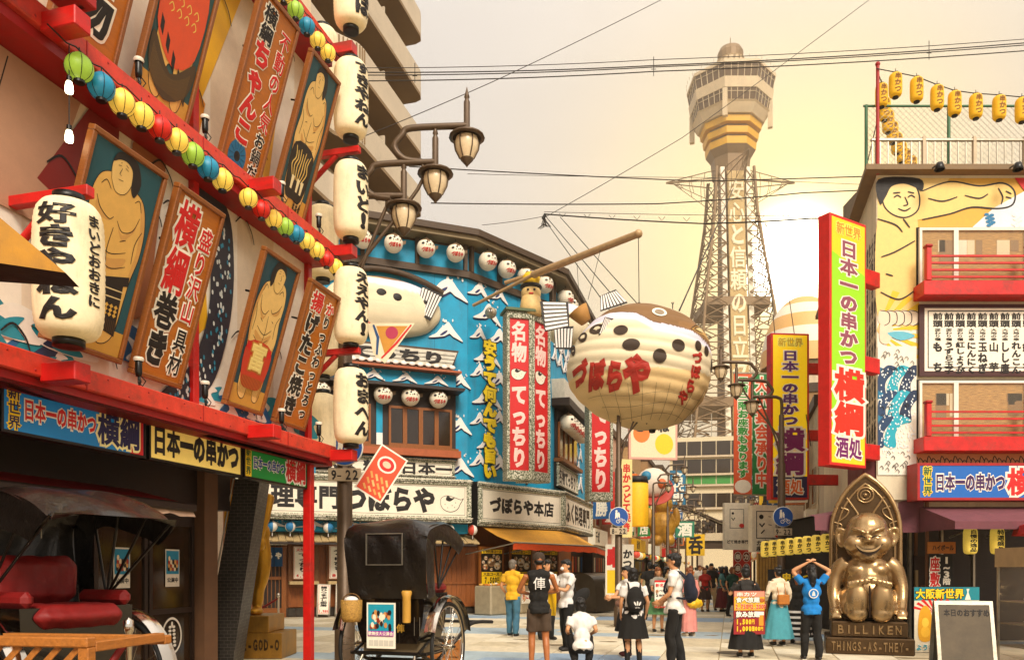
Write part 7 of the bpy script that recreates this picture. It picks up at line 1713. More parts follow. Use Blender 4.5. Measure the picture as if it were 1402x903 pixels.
for s in (-1, 1):
    b.tube(spline([(s * .04, -.36, 1.97), (s * .13, -.36, 2.02), (s * .25, -.28, 2.06)], 4), .035, BRZ, 8)
    b.tube(spline([(s * .36, -.02, 2.03), (s * .46, .0, 2.05), (s * .47, .02, 1.92), (s * .4, .0, 1.78), (s * .36, -.02, 1.82)], 4, True), .035, BRZ, 8); E((s * .4, .02, 1.92), (.06, .03, .1))
obj('figure', remesh(b, .018, 4, .6), bst)
b = MB(); dk = mat('recess_bronze', '#2a1a0e', .6, .5)
def face(x, z, o=0):
    return (x, -math.sqrt(max(.02, .147 - .42 * x * x)) - .012 - o + .12 * (1.8 - z) * -1 * 0, z)
sm = [(-.22, 1.80), (-.12, 1.73), (0, 1.71), (.12, 1.73), (.22, 1.80), (.13, 1.66), (0, 1.61), (-.13, 1.66)]
sp_ = spline(sm[:5], 5); lo = spline([sm[4], sm[5], sm[6], sm[7], sm[0]], 5)
b.loft([[face(x, z, .02) for x, z in sp_], [face(x, z, .025) for x, z in lo[::-1]]], dk, closed=False)
for s in (-1, 1): b.tube([face(s * x, z, .01) for x, z in ((.05, 1.90), (.11, 1.925), (.18, 1.915))], .012, dk, 6)
b.tube([(0, -.64, .6), (0, -.69, .85), (0, -.67, 1.12)], .016, dk, 6); obj('carved_line', b, bst)
b = MB()
b.loft([[face(x * .85, z - .012, .034) for x, z in sp_], [face(x * .85, z - .05, .04) for x, z in sp_]], BRZ, closed=False); obj('teeth', b, bst)
# ================================================================ gilded statue and pedestal at the left
gs = thing('gilded_statue', 'gilded standing statue whose leg shows beside the black tiled pillar', 'statue', tr(-4.36, 13.95, 0))
for nm, a, c, z0, z1 in (('lower_step', -.5, .46, 0, .44), ('upper_step', -.45, .24, .442, .73)): o = obj(nm, MB().bbox((a, -.35, z0), (c, .6, z1), mat('gilt_block', '#a97a30', .42, .45, .2, 5, .25, dirt=.3), .012), gs)
b = MB(frame((-.42, -.352, 0), (1, 0, 0))); text(b, 'THE-GOD-O', .02, .24, .092, .2, BRZD, .05, 'h', .001, th=.008); obj('engraved_lettering', b, gs)
b = MB(); m = M_gold
b.tube(spline([(-.08, .05, .8), (-.07, .05, 1.1), (.0, .05, 1.4), (.0, .06, 1.75), (-.05, .06, 2.05)], 4), [.07, .08, .1, .11, .11, .105, .11, .12, .13, .14, .15, .155, .16, .165, .17, .17, .17], m, 12); b.tube(spline([(-.42, .1, .8), (-.42, .1, 1.3), (-.35, .1, 2.05)], 5), .13, m, 12)
b.ell((-.06, -.08, .79), (.12, .22, .075), m, 14, 8); b.ell((-.42, -.02, .79), (.11, .2, .07), m, 12, 8); b.ell((-.2, .08, 2.15), (.34, .25, .28), m, 16, 10); b.ell((-.2, .08, 2.6), (.36, .25, .4), m, 16, 10); b.ell((-.2, .08, 3.15), (.22, .22, .26), m, 14, 10)
b.tube([(.12, .05, 2.8), (.1, -.1, 2.4), (.02, -.15, 2.05)], [.11, .09, .07], m, 10); b.ell((.04, -.15, 1.95), (.09, .08, .12), m, 12, 8); b.tube([(-.52, .05, 2.8), (-.56, 0, 2.4), (-.5, -.1, 2.05)], [.11, .09, .07], m, 10)
obj('figure', remesh(b, .025, 3), gs)
pp = thing('tiled_pillar', 'black tiled pillar leaning outwards beside the shop doors', 'pillar', tr(0, 0, 0))
def brickmat():
    m = mat('black_tile', '#191612', .45, 0, .1, 9, .1); n = m.node_tree; bk = n.nodes.new('ShaderNodeTexBrick'); bk.inputs['Scale'].default_value = 5; bk.inputs['Color1'].default_value = (.017, .014, .011, 1); bk.inputs['Color2'].default_value = (.03, .025, .02, 1); bk.inputs['Mortar'].default_value = (.13, .11, .085, 1)
    bk.inputs['Mortar Size'].default_value = .012; t = n.nodes.new('ShaderNodeTexCoord'); mp_ = n.nodes.new('ShaderNodeMapping'); mp_.inputs['Rotation'].default_value = (R(90), 0, 0); n.links.new(t.outputs['Object'], mp_.inputs[0]); n.links.new(mp_.outputs[0], bk.inputs['Vector']); n.links.new(bk.outputs[0], n.nodes['Principled BSDF'].inputs['Base Color']); return m
q = [ray(u, v, 12.0) for u, v in ((276, 911), (318, 911), (356, 655), (322, 655))]; q2 = [p + V((-.1, .8, 0)) for p in q]
b = MB(); b.loft([[tuple(q[0]), tuple(q[1]), tuple(q2[1]), tuple(q2[0])], [tuple(q[3]), tuple(q[2]), tuple(q2[2]), tuple(q2[3])]], brickmat(), smooth=False); obj('tiled_face', b, pp)
obj('edge_trim', MB().tube([tuple(q[0] + V((-.02, -.02, 0))), tuple(q[3] + V((-.02, -.02, 0)))], .012, M_steel, 5), pp)
rb2 = thing('ribbon_banner', 'narrow yellow cloth strip hanging beside the tiled pillar', 'banner', M.Translation(ray(352, 700, 12.4))); obj('cloth', MB().loft([[(0, 0, .3), (.05, 0, .3)], [(-.02, .01, 0), (.04, .01, 0)], [(-.05, 0, -.3), (.0, 0, -.3)]], flat('#d9a42c'), closed=False), rb2)
# rope barrier posts
def rope_post(T, lab, rope_to):
    t = thing('barrier_post', lab, 'barrier post', T, 'chrome rope barrier posts'); obj('post', MB().lathe([(.15, 0), (.15, .02), (.03, .04), (.022, .08), (.022, .88), (.035, .9), (.035, .96), (0, .98)], M_chrome, 14), t)
    obj('rope', MB().tube(spline([(0, 0, .86), (rope_to[0] * .4, rope_to[1] * .4, .62), rope_to], 6), .024, M_redv, 8), t)
rope_post(tr(-5.35, 18.4, 0), 'chrome post with a dark red rope beyond the gilded statue', (-1.0, -.1, .3))
rope_post(tr(-2.72, 5.7, 0) @ M.Diagonal((1, 1, 1.19, 1)), 'chrome post with a bright red rope close by the left rickshaw', (-.35, -.3, .25))
# wooden lattice planter fence in the lower left corner
lf = thing('lattice_fence', 'low orange wooden lattice fence in the lower left corner', 'fence', frame((-6.4, 5.35, 0), (3.95, -.65, 0))); M_lat = mat('orange_cedar', '#a8672a', .5, 0, .2, 14, .3, stretch=(3, 3, 1))
obj('top_rail', MB().bbox((0, 1.05, -.03), (4.0, 1.11, .05), M_lat, .008), lf); obj('back_rail', MB().bbox((0, 1.0, -.8), (4.0, 1.06, -.72), M_lat, .008), lf); obj('end_rail', MB().bbox((3.93, 1.02, -.72), (4.0, 1.08, -.03), M_lat, .006), lf)
for x in (0, 2.0, 3.93): obj('post', MB().bbox((x, 0, -.03), (x + .07, 1.05, .04), M_lat, .006), lf)
for k in range(40):
    for s in (1, -1):
        x0 = -.8 + k * .13; a, c = (x0, .1), (x0 + .95, 1.05)
        if s < 0: a, c = (x0 + .95, .1), (x0, 1.05)
        if x0 < 0 or x0 + .95 > 4.0: continue
        d_ = V((c[0] - a[0], c[1] - a[1], 0)); L_ = d_.length; T = tr(a[0], a[1], .004 if s > 0 else .014) @ rz(math.atan2(d_.y, d_.x))
        obj('lath', MB().box((0, -.018, 0), (L_, .018, .009), M_lat), lf, loc=T)
# ================================================================ rickshaws
def wheel(t, x):
    w = obj('wheel', MB().tube([(0, .53 * math.cos(R(a)), .53 * math.sin(R(a))) for a in range(0, 361, 10)], .024, M_rubber, 8, False), t, loc=tr(x, 0, .56))
    obj('rim', MB().tube([(0, .5 * math.cos(R(a)), .5 * math.sin(R(a))) for a in range(0, 361, 12)], .014, M_chrome, 6, False), w)
    obj('hub', MB().cyl((-.06, 0, 0), (.06, 0, 0), .035, M_chrome, n=12).cyl((-.09, 0, 0), (.09, 0, 0), .015, M_black, n=8), w)
    b = MB()
    for k in range(28):
        a = k * math.pi / 14; s = .04 if k % 2 else -.04; b.cyl((s, .03 * math.cos(a), .03 * math.sin(a)), (0, .5 * math.cos(a + .15 * (1 if k % 4 < 2 else -1)), .5 * math.sin(a + .15 * (1 if k % 4 < 2 else -1))), .0035, M_chrome, n=4, caps=False)
    obj('spoke', b, w, kind='stuff')
    return w
def rickshaw(T, lab):
    t = thing('rickshaw', lab, 'rickshaw', T, 'two black hooded rickshaws')
    for s in (-1, 1):
        wheel(t, s * .6)
        b = MB(); b.loft([[(s * .6 + dx, .64 * math.cos(R(a)), .56 + .64 * math.sin(R(a)) - abs(dx) * .25) for dx in (-.07, -.035, 0, .035, .07)] for a in range(15, 168, 9)], M_chrome, closed=False); obj('mudguard', b, t)
        obj('spring', MB().tube(spline([(s * .42, -.5, .52), (s * .42, -.1, .38), (s * .42, .1, .38), (s * .42, .5, .52)], 5), .022, M_black, 6).tube(spline([(s * .42, -.5, .52), (s * .42, 0, .66), (s * .42, .5, .52)], 5), .018, M_black, 6), t)
        obj('shaft', MB().tube(spline([(s * .36, -.45, .48), (s * .4, .5, .5), (s * .42, 1.3, .75), (s * .4, 2.3, .72)], 6), .026, M_blackm, 8), t)
        obj('stand_leg', MB().tube([(s * .34, -.42, .5), (s * .42, -.75, .02)], .018, M_steel, 6), t)
    obj('crossbar', MB().cyl((-.42, 2.28, .72), (.42, 2.28, .72), .024, M_blackm, n=8), t); obj('axle', MB().cyl((-.6, 0, .56), (.6, 0, .56), .022, M_black, n=8).box((-.5, -.03, .36), (.5, .03, .4), M_black), t)
    obj('rear_bar', MB().cyl((-.5, -.44, .5), (.5, -.44, .5), .022, M_black, n=8), t)
    b = MB(); b.loft([[(x * sx, y, z) for sx, y in ((-1, -.42), (1, -.42), (1, .32), (-1, .32))] for x, z in ((.36, .62), (.42, .8), (.45, 1.0), (.46, 1.22))], mat('black_lacquer', '#15100d', .16, 0, .12, 5, .04, coat=.6), smooth=False); obj('body', b, t)
    obj('footboard', MB().bbox((-.36, .3, .58), (.36, .85, .62), M_black, .01).box((-.4, -.3, .5), (.4, .3, .62), mat('dusty_wood', '#7a6a50', .8)), t)
    b = MB(); b.bbox((-.36, -.2, 1.06), (.36, .42, 1.24), M_redv, .07); obj('seat', remesh(b, .02, 4, noise_amt=.012, noise_scale=6), t); b = MB(); b.bbox((-.37, -.36, 1.22), (.37, -.2, 1.62), M_redv, .07); obj('backrest', remesh(b, .02, 4, noise_amt=.015, noise_scale=6), t)
    for s in (-1, 1): obj('armrest', MB().bbox((s * .4 - .05, -.25, 1.22), (s * .4 + .05, .35, 1.34), M_redv, .04), t)
    prof = [(-.44, 1.16), (-.5, 1.45), (-.54, 1.8), (-.5, 2.0), (-.34, 2.1), (-.05, 2.13), (.25, 2.12), (.55, 2.04), (.8, 1.9)]
    pr_ = spline(prof, 5); rr = random.Random(2); rows = []
    for i, (y, z) in enumerate(pr_):
        row = []; f = i / (len(pr_) - 1); wv_ = .50 + .05 * math.sin(f * 3.1)
        for k in range(17):
            x = -1 + k / 8; sag = .03 * math.sin(k * 1.3 + i * .5) * (.35 + f) ; dz = -(abs(x) ** 4) * .07 - .018 * math.cos(x * 4.5 + i * .4)
            row.append((x * wv_, y + (sag * .6 if z < 1.9 and y < 0 else 0), z + (dz if z > 1.9 else 0)))
        rows.append(row)
    b = MB(); b.loft(rows, M_leather, closed=False); 
    for s in (-1, 1):
        sd = [(s * .52, y, z - (.06 if z > 1.9 else 0)) for y, z in pr_]; inn = [(s * (.535 + .012 * math.sin(i * .6)), y + (.12 - y) * .36, z + (1.3 - z) * (.34 + .05 * math.sin(i * .45))) for y, z in pr_ for i in (y * 9,)]
        b.loft([sd, [tuple((V(a) + V(c)) / 2 + V((s * .02, 0, 0))) for i, (a, c) in enumerate(zip(sd, inn))], inn], M_leather, closed=False)
    hd = obj('hood', b, t)
    for a in (-.25, .1, .45, .75):
        for s in (-1, 1): obj('hood_bow', MB().cyl((s * .49, -.05, 1.28), (s * .5, a, 2.02 - max(0, a) * .18), .012, M_black, n=6), hd)
    b = MB(); 
    for q in ((-.24, 1.56, .24, 1.57), (-.24, 1.93, .24, 1.94)): b.box((q[0], -.565, q[1]), (q[2], -.545, q[3]), M_steel)
    for x in (-.24, .23): b.box((x, -.565, 1.57), (x + .01, -.545, 1.93), M_steel)
    obj('window_seam', b, hd)
    bk = obj('basket', MB().lathe([(0, 0), (.1, 0), (.125, .05), (.13, .26), (.12, .265), (.11, .05), (0, .03)], mat('woven_wicker', '#b0843c', .7, 0, .35, 60, .6), 18), t, loc=tr(-.42, -.58, .88))
    obj('handle', MB().tube([(.12 * math.cos(R(a)), 0, .24 + .1 * math.sin(R(a))) for a in range(0, 181, 20)], .008, mat('wicker_dark', '#6a4a20', .7), 5), bk); obj('towel', MB().ell((.0, 0, .26), (.09, .08, .05), M_wavew, 10, 6), bk)
    fp = frame((-.1, -.47, .56), (1, 0, 0)); po = obj('poster', MB().box((-.17, 0, 0), (.21, .55, .008), c_whi), t, loc=fp)
    b = MB(); b.rect(-.15, .2, .19, .53, .01, flat('#1c94ac'))
    for q in range(34): r_ = random.Random(q); x, y = r_.uniform(-.11, .15), r_.uniform(.24, .44); b.poly(circle(x, y, .022, .035, 7), .011 + .0002 * q, flat(r_.choice(('#241612', '#c98a4c', '#efe0c4', '#8a3018'))))
    b.rect(-.15, .15, .19, .21, .02, flat('#a3289c')); text(b, '歌舞伎大公演会', -.145, .18, .047, .05, c_whi, .05, 'h', .021)
    for k in range(5): b.rect(-.14 + k * .066, .03, -.08 + k * .066, .1, .01, flat('#c9c2b4'))
    obj('print', b, po)
    obj('bamboo_tube', MB().lathe([(.045, 0), (.05, .02), (.05, .3), (.065, .36), (.05, .38), (.03, .3)], mat('bamboo_gold', '#c2913c', .5), 14), t, loc=tr(.28, -.53, .88))
    b = MB(frame((.12, -.445, .74), (1, 0, 0))); text(b, '俥', .04, .12, .11, .11, mat('gold_leaf', '#c79a3c', .4, .3), .04, 'v', .0); text(b, '俥', -.3, .12, .1, .11, mat('gold_leaf', '#c79a3c', .4, .3), .04, 'v', .0); b.box((.22, -.02, 0), (.225, .2, .005), M_steel); b.box((.29, -.02, 0), (.295, .2, .005), M_steel); obj('lacquer_marks', b, t)
    return t
rk = rickshaw(tr(-1.36, 10.1, 0) @ rz(R(-17)), 'black hooded rickshaw seen from behind with basket and poster, middle foreground')
dup(rk, tr(-3.62, 6.35, 0) @ rz(R(-118)), 'black rickshaw with red velvet seat open towards us at the left edge')
t = thing('crate', 'small orange wooden crate on the paving behind the right rickshaw wheel', 'crate', M.Translation(ray(605, 900, 13).xy.to_3d()) )
for z in (.0, .13, .26):
    for y in (-.2, .185): obj('slat', MB().box((-.28, y, z), (.28, y + .015, z + .1), M_lat), t)
obj('bottom', MB().box((-.28, -.18, 0), (.28, .18, .015), M_lat), t); obj('end_board', MB().box((-.3, -.2, 0), (-.281, .2, .37), M_lat).box((.281, -.2, 0), (.3, .2, .37), M_lat), t)
t = thing('pennant', 'orange and white food pennant tilted in front of the long white sign', 'pennant', M.Translation(ray(522, 648, 12.5)) @ frame((0, 0, 0), (.97, .2, 0)) @ rz(R(-32)))
b = MB(); b.box((-.24, -.4, 0), (.24, .4, .01), c_whi); b.rect(-.215, -.375, .215, .375, .013, flat('#d84a22')); obj('board', b, t)
b = MB(); b.poly(circle(.0, .16, .15, .13, 20), .016, c_whi); b.poly(circle(.0, .16, .12, .10, 20), .018, c_red); b.poly(circle(.0, .16, .07, .05, 16), .02, flat('#eebfa0'))
for k in range(12): b.stroke([(-.15 + .09 * (k % 4), -.05 - .11 * (k // 4)), (-.08 + .09 * (k % 4), -.13 - .1 * (k // 4))], .05, .016 + .0004 * k, flat('#e2b46c' if k % 2 else '#d89a4c'))
obj('print', b, t)
t = thing('pennant', 'triangular pennant with fruit print between the corner lanterns and wall blowfish', 'pennant', M.Translation(ray(535, 462, 14)))
b = MB(TA @ M.Diagonal((1, 1, -1, 1))); b = MB(frame((0, 0, 0), (1, 0, 0))); b.prism([(-.42, .25), (.42, .25), (-.1, -.45), (-.3, -.3)], 0, .01, flat('#ecdcb8')); b.poly([(-.25, .2), (.3, .2), (-.1, -.3)], .013, flat('#c98a2c')); b.poly(circle(.02, .08, .11, .11, 14), .016, flat('#b02a4c')); b.stroke([(-.3, .22), (-.22, 0), (-.24, -.3)], .05, .017, flat('#1c4a7c')); b.stroke([(.36, .22), (.1, -.1), (-.16, -.36)], .04, .017, c_red); obj('cloth', b, t)
# ================================================================ people
SKN = mat('skin', '#c98f63', .5, 0, .06, 12, .05); SKT = mat('tanned_skin', '#a8673c', .45, 0, .06, 12, .05); HAIR = mat('black_hair', '#14100d', .4, 0, .2, 40, .4, stretch=(6, 6, 1)); HBR = mat('brown_hair', '#7a4420', .45, 0, .2, 40, .4); HGR = mat('grey_hair', '#6b6257', .6, 0, .2, 40, .3)
def cloth(name, c, r=.85): return mat('cloth_' + name, c, r, 0, .14, 7, .35)
WHT, BLK, NAV = cloth('white', '#e0dad2'), cloth('black', '#16130f'), cloth('navy', '#171b2a')
SHOE = mat('shoe_black', '#1a1613', .5); SOLE = mat('sole_white', '#c9c0b0', .6)
def absorb(mb, me, m):
    co = np.zeros(len(me.vertices) * 3); me.vertices.foreach_get('co', co); mb.add(co.reshape(-1, 3), [tuple(p.vertices) for p in me.polygons], m, True)
def add_hand(b, w, d, up, m, s=1.0, curl=.5, side=1):
    """palm, four unequal bent fingers and a thumb from the side of the palm; w wrist, d direction, up back of the hand"""
    d = V(d).normalized(); up = V(up); up = (up - d * up.dot(d)).normalized(); x = d.cross(up) * side
    T = M(((x.x, up.x, d.x, w[0]), (x.y, up.y, d.y, w[1]), (x.z, up.z, d.z, w[2]), (0, 0, 0, 1))) @ M.Diagonal((s, s, s, 1))
    b.ell((0, 0, .045), (.040, .016, .055), m, 10, 7, T)
    for k, (fx, L_) in enumerate(((-.030, .058), (-.010, .070), (.010, .066), (.029, .052))):
        p0 = V((fx, 0, .085)); p1 = p0 + V((fx * .15, -.25 * curl * L_, .5 * L_)); p2 = p1 + V((0, -.6 * curl * L_, .35 * L_)); b.tube([p0, p1, p2], [.0095, .0088, .0065], m, 6, True, True, T)
    b.tube([(-.032, -.004, .03), (-.055, -.012, .055), (-.056, -.026, .08)], [.012, .011, .008], m, 6, True, True, T)
def person(label, pos, yaw, H=1.7, skin=SKN, top=WHT, topk='tee', bot=BLK, botk='trousers', hair=HAIR, hairk='short', arms=None, stride=.0, fine=True, lean=0, turn=0, shoe=SHOE, sock=None, female=False, extra=None, group=None, crouch=False, cap=None):
    s = H / 1.7; vx = .016 if fine else .028; T = M.Translation((pos[0], pos[1], 0)) @ rz(yaw) @ M.Diagonal((s, s, s, 1))
    t = thing('person', label, 'person', T, group)
    hipz, shz = (.88, 1.39) if not crouch else (.30, .80)
    W = .165 if female else .19; hw = .085
    up = V((0, -lean * .5, 0))
    hip = [V((sg * hw, 0, hipz)) for sg in (-1, 1)]
    if crouch: knee = [V((sg * .16, -.34, .46)) for sg in (-1, 1)]; ank = [V((sg * .12, -.06, .10)) for sg in (-1, 1)]
    else:
        knee = [V((sg * (.09 + .01), -.03 - sg * stride * .5, .47)) for sg in (-1, 1)]; ank = [V((sg * .11, .02 - sg * stride, .09)) for sg in (-1, 1)]
    sh = [V((sg * W, 0, shz)) + up for sg in (-1, 1)]; arms = arms or {}
    A = []
    for i, sg in enumerate((-1, 1)):
        e, h = arms.get('LR'[i] if 0 else ('R' if sg < 0 else 'L'), ((sg * .26, .02, shz - .27), (sg * .25, -.08, shz - .50)))
        A.append((V(e), V(h)))
    c = V((0, 0, 0)) + up
    def torso(b, m, g=0.0, low=.0):
        z0 = hipz
        b.ell((0, .0, z0 + .04), (.150 + g + (.01 if female else 0), .115 + g, .12), m, 16, 10); b.ell((0, 0, z0 + .19) if not up.length else tuple(up * .4 + V((0, 0, z0 + .19))), (.125 + g, .095 + g, .15), m, 16, 10)
        b.ell(tuple(up * .8 + V((0, .0, z0 + .37))), (.150 + g, .108 + g, .16), m, 16, 10); b.tube([tuple(sh[0] + V((.03, 0, -.015))), tuple(up + V((0, .005, shz + .02))), tuple(sh[1] + V((-.03, 0, -.015)))], [.055 + g, .07 + g, .055 + g], m, 12)
        if female: b.ell(tuple(up * .8 + V((0, -.07, z0 + .36))), (.11 + g, .06 + g, .06), m, 12, 8)
    def leg(b, i, m, r0=.085, r1=.055, r2=.038, g=0, to=1.0):
        b.tube([hip[i], hip[i].lerp(knee[i], .5), knee[i]], [r0 + g, (r0 + r1) / 2 + g, r1 + g], m, 12)
        if to > .5: e = knee[i].lerp(ank[i], (to - .5) * 2); b.tube([knee[i], knee[i].lerp(e, .35) + V((0, .015, 0)), e], [r1 + g, r1 + g - .002, (r2 if to == 1 else r1 - .006) + g], m, 12)
    b = MB(); torso(b, skin); [leg(b, i, skin) for i in (0, 1)]
    for i in (0, 1):
        e, h = A[i]; b.tube([sh[i], sh[i].lerp(e, .5), e], [.046, .043, .034], skin, 10); b.tube([e, e.lerp(h, .3), h], [.034, .036, .023], skin, 10); b.ell(tuple(ank[i] + V((0, -.07, -.045))), (.04, .11, .035), skin, 10, 6)
    hc = up + V((0, -.02 - lean * .12, shz + .20)); b.tube([tuple(up + V((0, .01, shz))), tuple(hc + V((0, .02, -.06)))], [.05, .047], skin, 10)
    b.ell(tuple(hc + V((0, .01, .03))), (.075, .092, .09), skin, 16, 10); HT = M.Translation(hc) @ rz(turn)
    b.ell((0, -.025, -.035), (.056, .062, .075), skin, 14, 9, HT); b.ell((0, -.095, -.01), (.012, .02, .02), skin, 8, 6, HT)
    for sg in (-1, 1): b.ell((sg * .078, .01, -.005), (.012, .022, .03), skin, 8, 6, HT)
    me = remesh(b, vx, 2); bb = MB(); absorb(bb, me, skin)
    for i, sg in enumerate((-1, 1)):
        e, h = A[i]; d = (h - e).normalized(); add_hand(bb, h - d * .012, d + V((0, -.12, 0)), V((sg, .2, .1)), skin, 1.0, .55, 1 if sg > 0 else -1)
    obj('body', bb, t)
    if fine:
        b = MB(HT)
        for sg in (-1, 1): b.ell((sg * .03, -.083, .012), (.011, .006, .006), M_ink, 8, 5); b.tube([(sg * .018, -.09, .03), (sg * .042, -.082, .032)], .004, hair, 5)
        b.ell((0, -.088, -.05), (.02, .006, .005), mat('lips', '#9c5a44', .5), 8, 5); obj('face_features', b, t)
    # clothing
    b = MB(); torso(b, top, .022)
    if topk != 'tank':
        f = .62 if topk == 'tee' else 1.0
        for i in (0, 1):
            e, h = A[i]; q = sh[i].lerp(e, f); b.tube([sh[i], sh[i].lerp(q, .5), q], [.068, .066, .062], top, 12)
            if topk == 'long': b.tube([e, e.lerp(h, .9)], [.055, .04], top, 10)
    b.tube([(0, 0, hipz + .02), (0, 0, hipz - .06 if not crouch else hipz)], [.158, .162], top, 16) if topk != 'tucked' else None
    me = remesh(b, vx, 2, noise_amt=.017, noise_scale=8); obj('vest' if topk == 'tank' else 'shirt', me, t)
    if botk in ('trousers', 'shorts'):
        b = MB(); b.ell((0, 0, hipz + .01), (.158, .125, .11), bot, 16, 10); [leg(b, i, bot, .104, .078, .066, .0, 1.0 if botk == 'trousers' else .42 + .03) for i in (0, 1)] if botk == 'trousers' else [b.tube([hip[i], hip[i].lerp(knee[i], .8)], [.1, .095], bot, 14) for i in (0, 1)]
        if botk == 'trousers': [b.tube([knee[i].lerp(ank[i], .6), ank[i] + V((0, 0, -.03))], [.062, .064], bot, 12) for i in (0, 1)]
        obj(botk, remesh(b, vx, 2, noise_amt=.017, noise_scale=7), t)
    else:
        z1 = {'skirt': .48, 'long_skirt': .16, 'kimono': .12}[botk] if not crouch else .1; rt = {'skirt': .25, 'long_skirt': .30, 'kimono': .19}[botk]; n = 48; rows = []
        for j in range(9):
            f = j / 8; z = hipz + .12 - (hipz + .12 - z1) * f; r0 = .135 + (rt - .135) * f ** .8; rows.append([(1.12 * r0 * (1 + .05 * f * math.sin(k * math.pi / 2.4 + j * .05)) * math.cos(2 * math.pi * k / n), .86 * r0 * (1 + .05 * f * math.sin(k * math.pi / 2.4)) * math.sin(2 * math.pi * k / n), z) for k in range(n)])
        b = MB(); b.loft(rows, bot, caps=False); b.loft([[(x * .96, y * .96, z) for x, y, z in r] for r in rows[::-1]], bot, caps=False); obj('skirt' if botk != 'kimono' else 'kimono_skirt', b, t)
    for i in (0, 1):
        b = MB(); f = ank[i] + V((0, -.065, -.045)); b.ell(tuple(f + V((0, 0, .005))), (.048, .13, .045), shoe, 12, 7); b.ell(tuple(ank[i] + V((0, 0, -.03))), (.045, .055, .055), shoe, 10, 6); b.box((f.x - .042, f.y - .11, .0), (f.x + .042, f.y + .11, .018), SOLE); obj('shoe', b, t)
        if sock is not None: b = MB(); b.tube([ank[i] + V((0, 0, -.03)), knee[i].lerp(ank[i], .5), knee[i].lerp(ank[i], .12)], [.044, .058, .058], sock, 12); obj('sock', b, t)
    b = MB(HT)
    if hairk != 'cap':
        b.ell((0, .022, .05), (.087, .10, .09), hair, 16, 10); b.ell((0, .045, .0), (.083, .075, .085), hair, 14, 9)
        b.ell((0, -.055, .085), (.068, .045, .035), hair, 12, 7)
    if hairk == 'bob': b.ell((0, .035, -.03), (.098, .08, .11), hair, 16, 10); b.ell((-.07, -.01, -.03), (.025, .05, .09), hair, 10, 7); b.ell((.07, -.01, -.03), (.025, .05, .09), hair, 10, 7)
    if hairk == 'long': b.tube([(0, .06, .06), (0, .10, -.1), (0, .11, -.3)], [.08, .075, .03], hair, 12)
    if hairk == 'tail': b.tube([(0, .09, .06), (0, .15, .02), (0, .15, -.16)], [.04, .035, .012], hair, 10)
    if hairk == 'bun': b.ell((0, .07, .13), (.05, .05, .045), hair, 12, 8)
    if b.n:
        me = remesh(b, vx * .8, 1, noise_amt=.012, noise_scale=22); obj('hair', me, t)
    if hairk == 'cap' or cap:
        b = MB(HT); b.lathe([(.096, .03), (.098, .07), (.08, .12), (.04, .145), (0, .15)], cap or BLK, 18); b.ell((0, -.12, .04), (.065, .075, .012), cap or BLK, 12, 5); b.ell((0, .03, .0), (.08, .08, .05), hair, 12, 8); obj('cap', b, t)
    if extra: extra(t, hipz, shz)
    return t
def backpack(m, z=1.22, w=.15, h=.22, mark=None, y=.2):
    def f(t, hz, sz):
        b = MB(); b.ell((0, y, z), (w, .09, h), m, 16, 10); b.ell((0, y + .06, z - h * .35), (w * .85, .06, h * .5), m, 14, 8); b.box((-w * .8, y - .06, z - h * .7), (w * .8, y + .05, z + h * .6), m); obj('backpack', remesh(b, .014, 3, noise_amt=.01), t)
        for s in (-1, 1): obj('shoulder_strap', MB().tube(spline([(s * .1, y - .05, z + .14), (s * .11, .03, sz + .062), (s * .12, -.125, z + .06), (s * .13, -.1, z - .1), (s * .12, y - .05, z - .16)], 4), .018, m, 6), t)
        if mark: b = MB(frame((.0, y + .13, z - h * .4), (-1, 0, 0))); mark(b); obj('logo', b, t)
    return f
def trefoil(b):
    for dx, rr in ((-.035, -.5), (0, 0), (.035, .5)): b.poly([(dx * .8 + x * .8 * math.cos(rr) + y * math.sin(rr), y * math.cos(rr) - x * math.sin(rr) + .01) for x, y in circle(0, .03, .018, .04, 12)], 0, WHT)
    text(b, 'adidas', -.045, -.03, .015, .03, WHT, .03, 'h', .001)
def at(u, Y): return ((u - CX) / F * Y, Y)
PI = math.pi
# 1 tank top runner
def ex_kanji(t, hz, sz): b = MB(frame((0.02, .136, 1.27), (-1, 0, 0))); text(b, '俥', 0, .10, .19, .2, WHT, .012, 'v', .0, th=.003); obj('printed_character', b, t)
person('man in black vest printed with a white character, brown shorts and cap, back turned', at(738, 12.3), PI + .15, 1.74, SKT, BLK, 'tank', cloth('brown', '#4a3a2c'), 'shorts', HAIR, 'cap', {'L': ((.30, -.1, 1.15), (.08, -.24, 1.10)), 'R': ((-.30, -.1, 1.15), (-.08, -.24, 1.12))}, .05, True, cap=cloth('cap_brown', '#3a2c20'), extra=ex_kanji)
person('man in yellow waistcoat over white sleeves and blue jeans, seen from behind', at(702, 18.2), PI - .35, 1.72, SKN, cloth('yellow', '#d9a422'), 'tee', cloth('denim', '#3f6a80'), 'trousers', HGR, 'short', {'L': ((.27, .02, 1.12), (.22, -.16, .95))}, .1, True)
person('man in white shirt behind the runner, looking down at the food counter', at(748, 17.2), .6, 1.70, SKN, WHT, 'tee', BLK, 'trousers', HAIR, 'short', {'L': ((.24, -.1, 1.12), (.1, -.3, 1.1))}, .05, True)
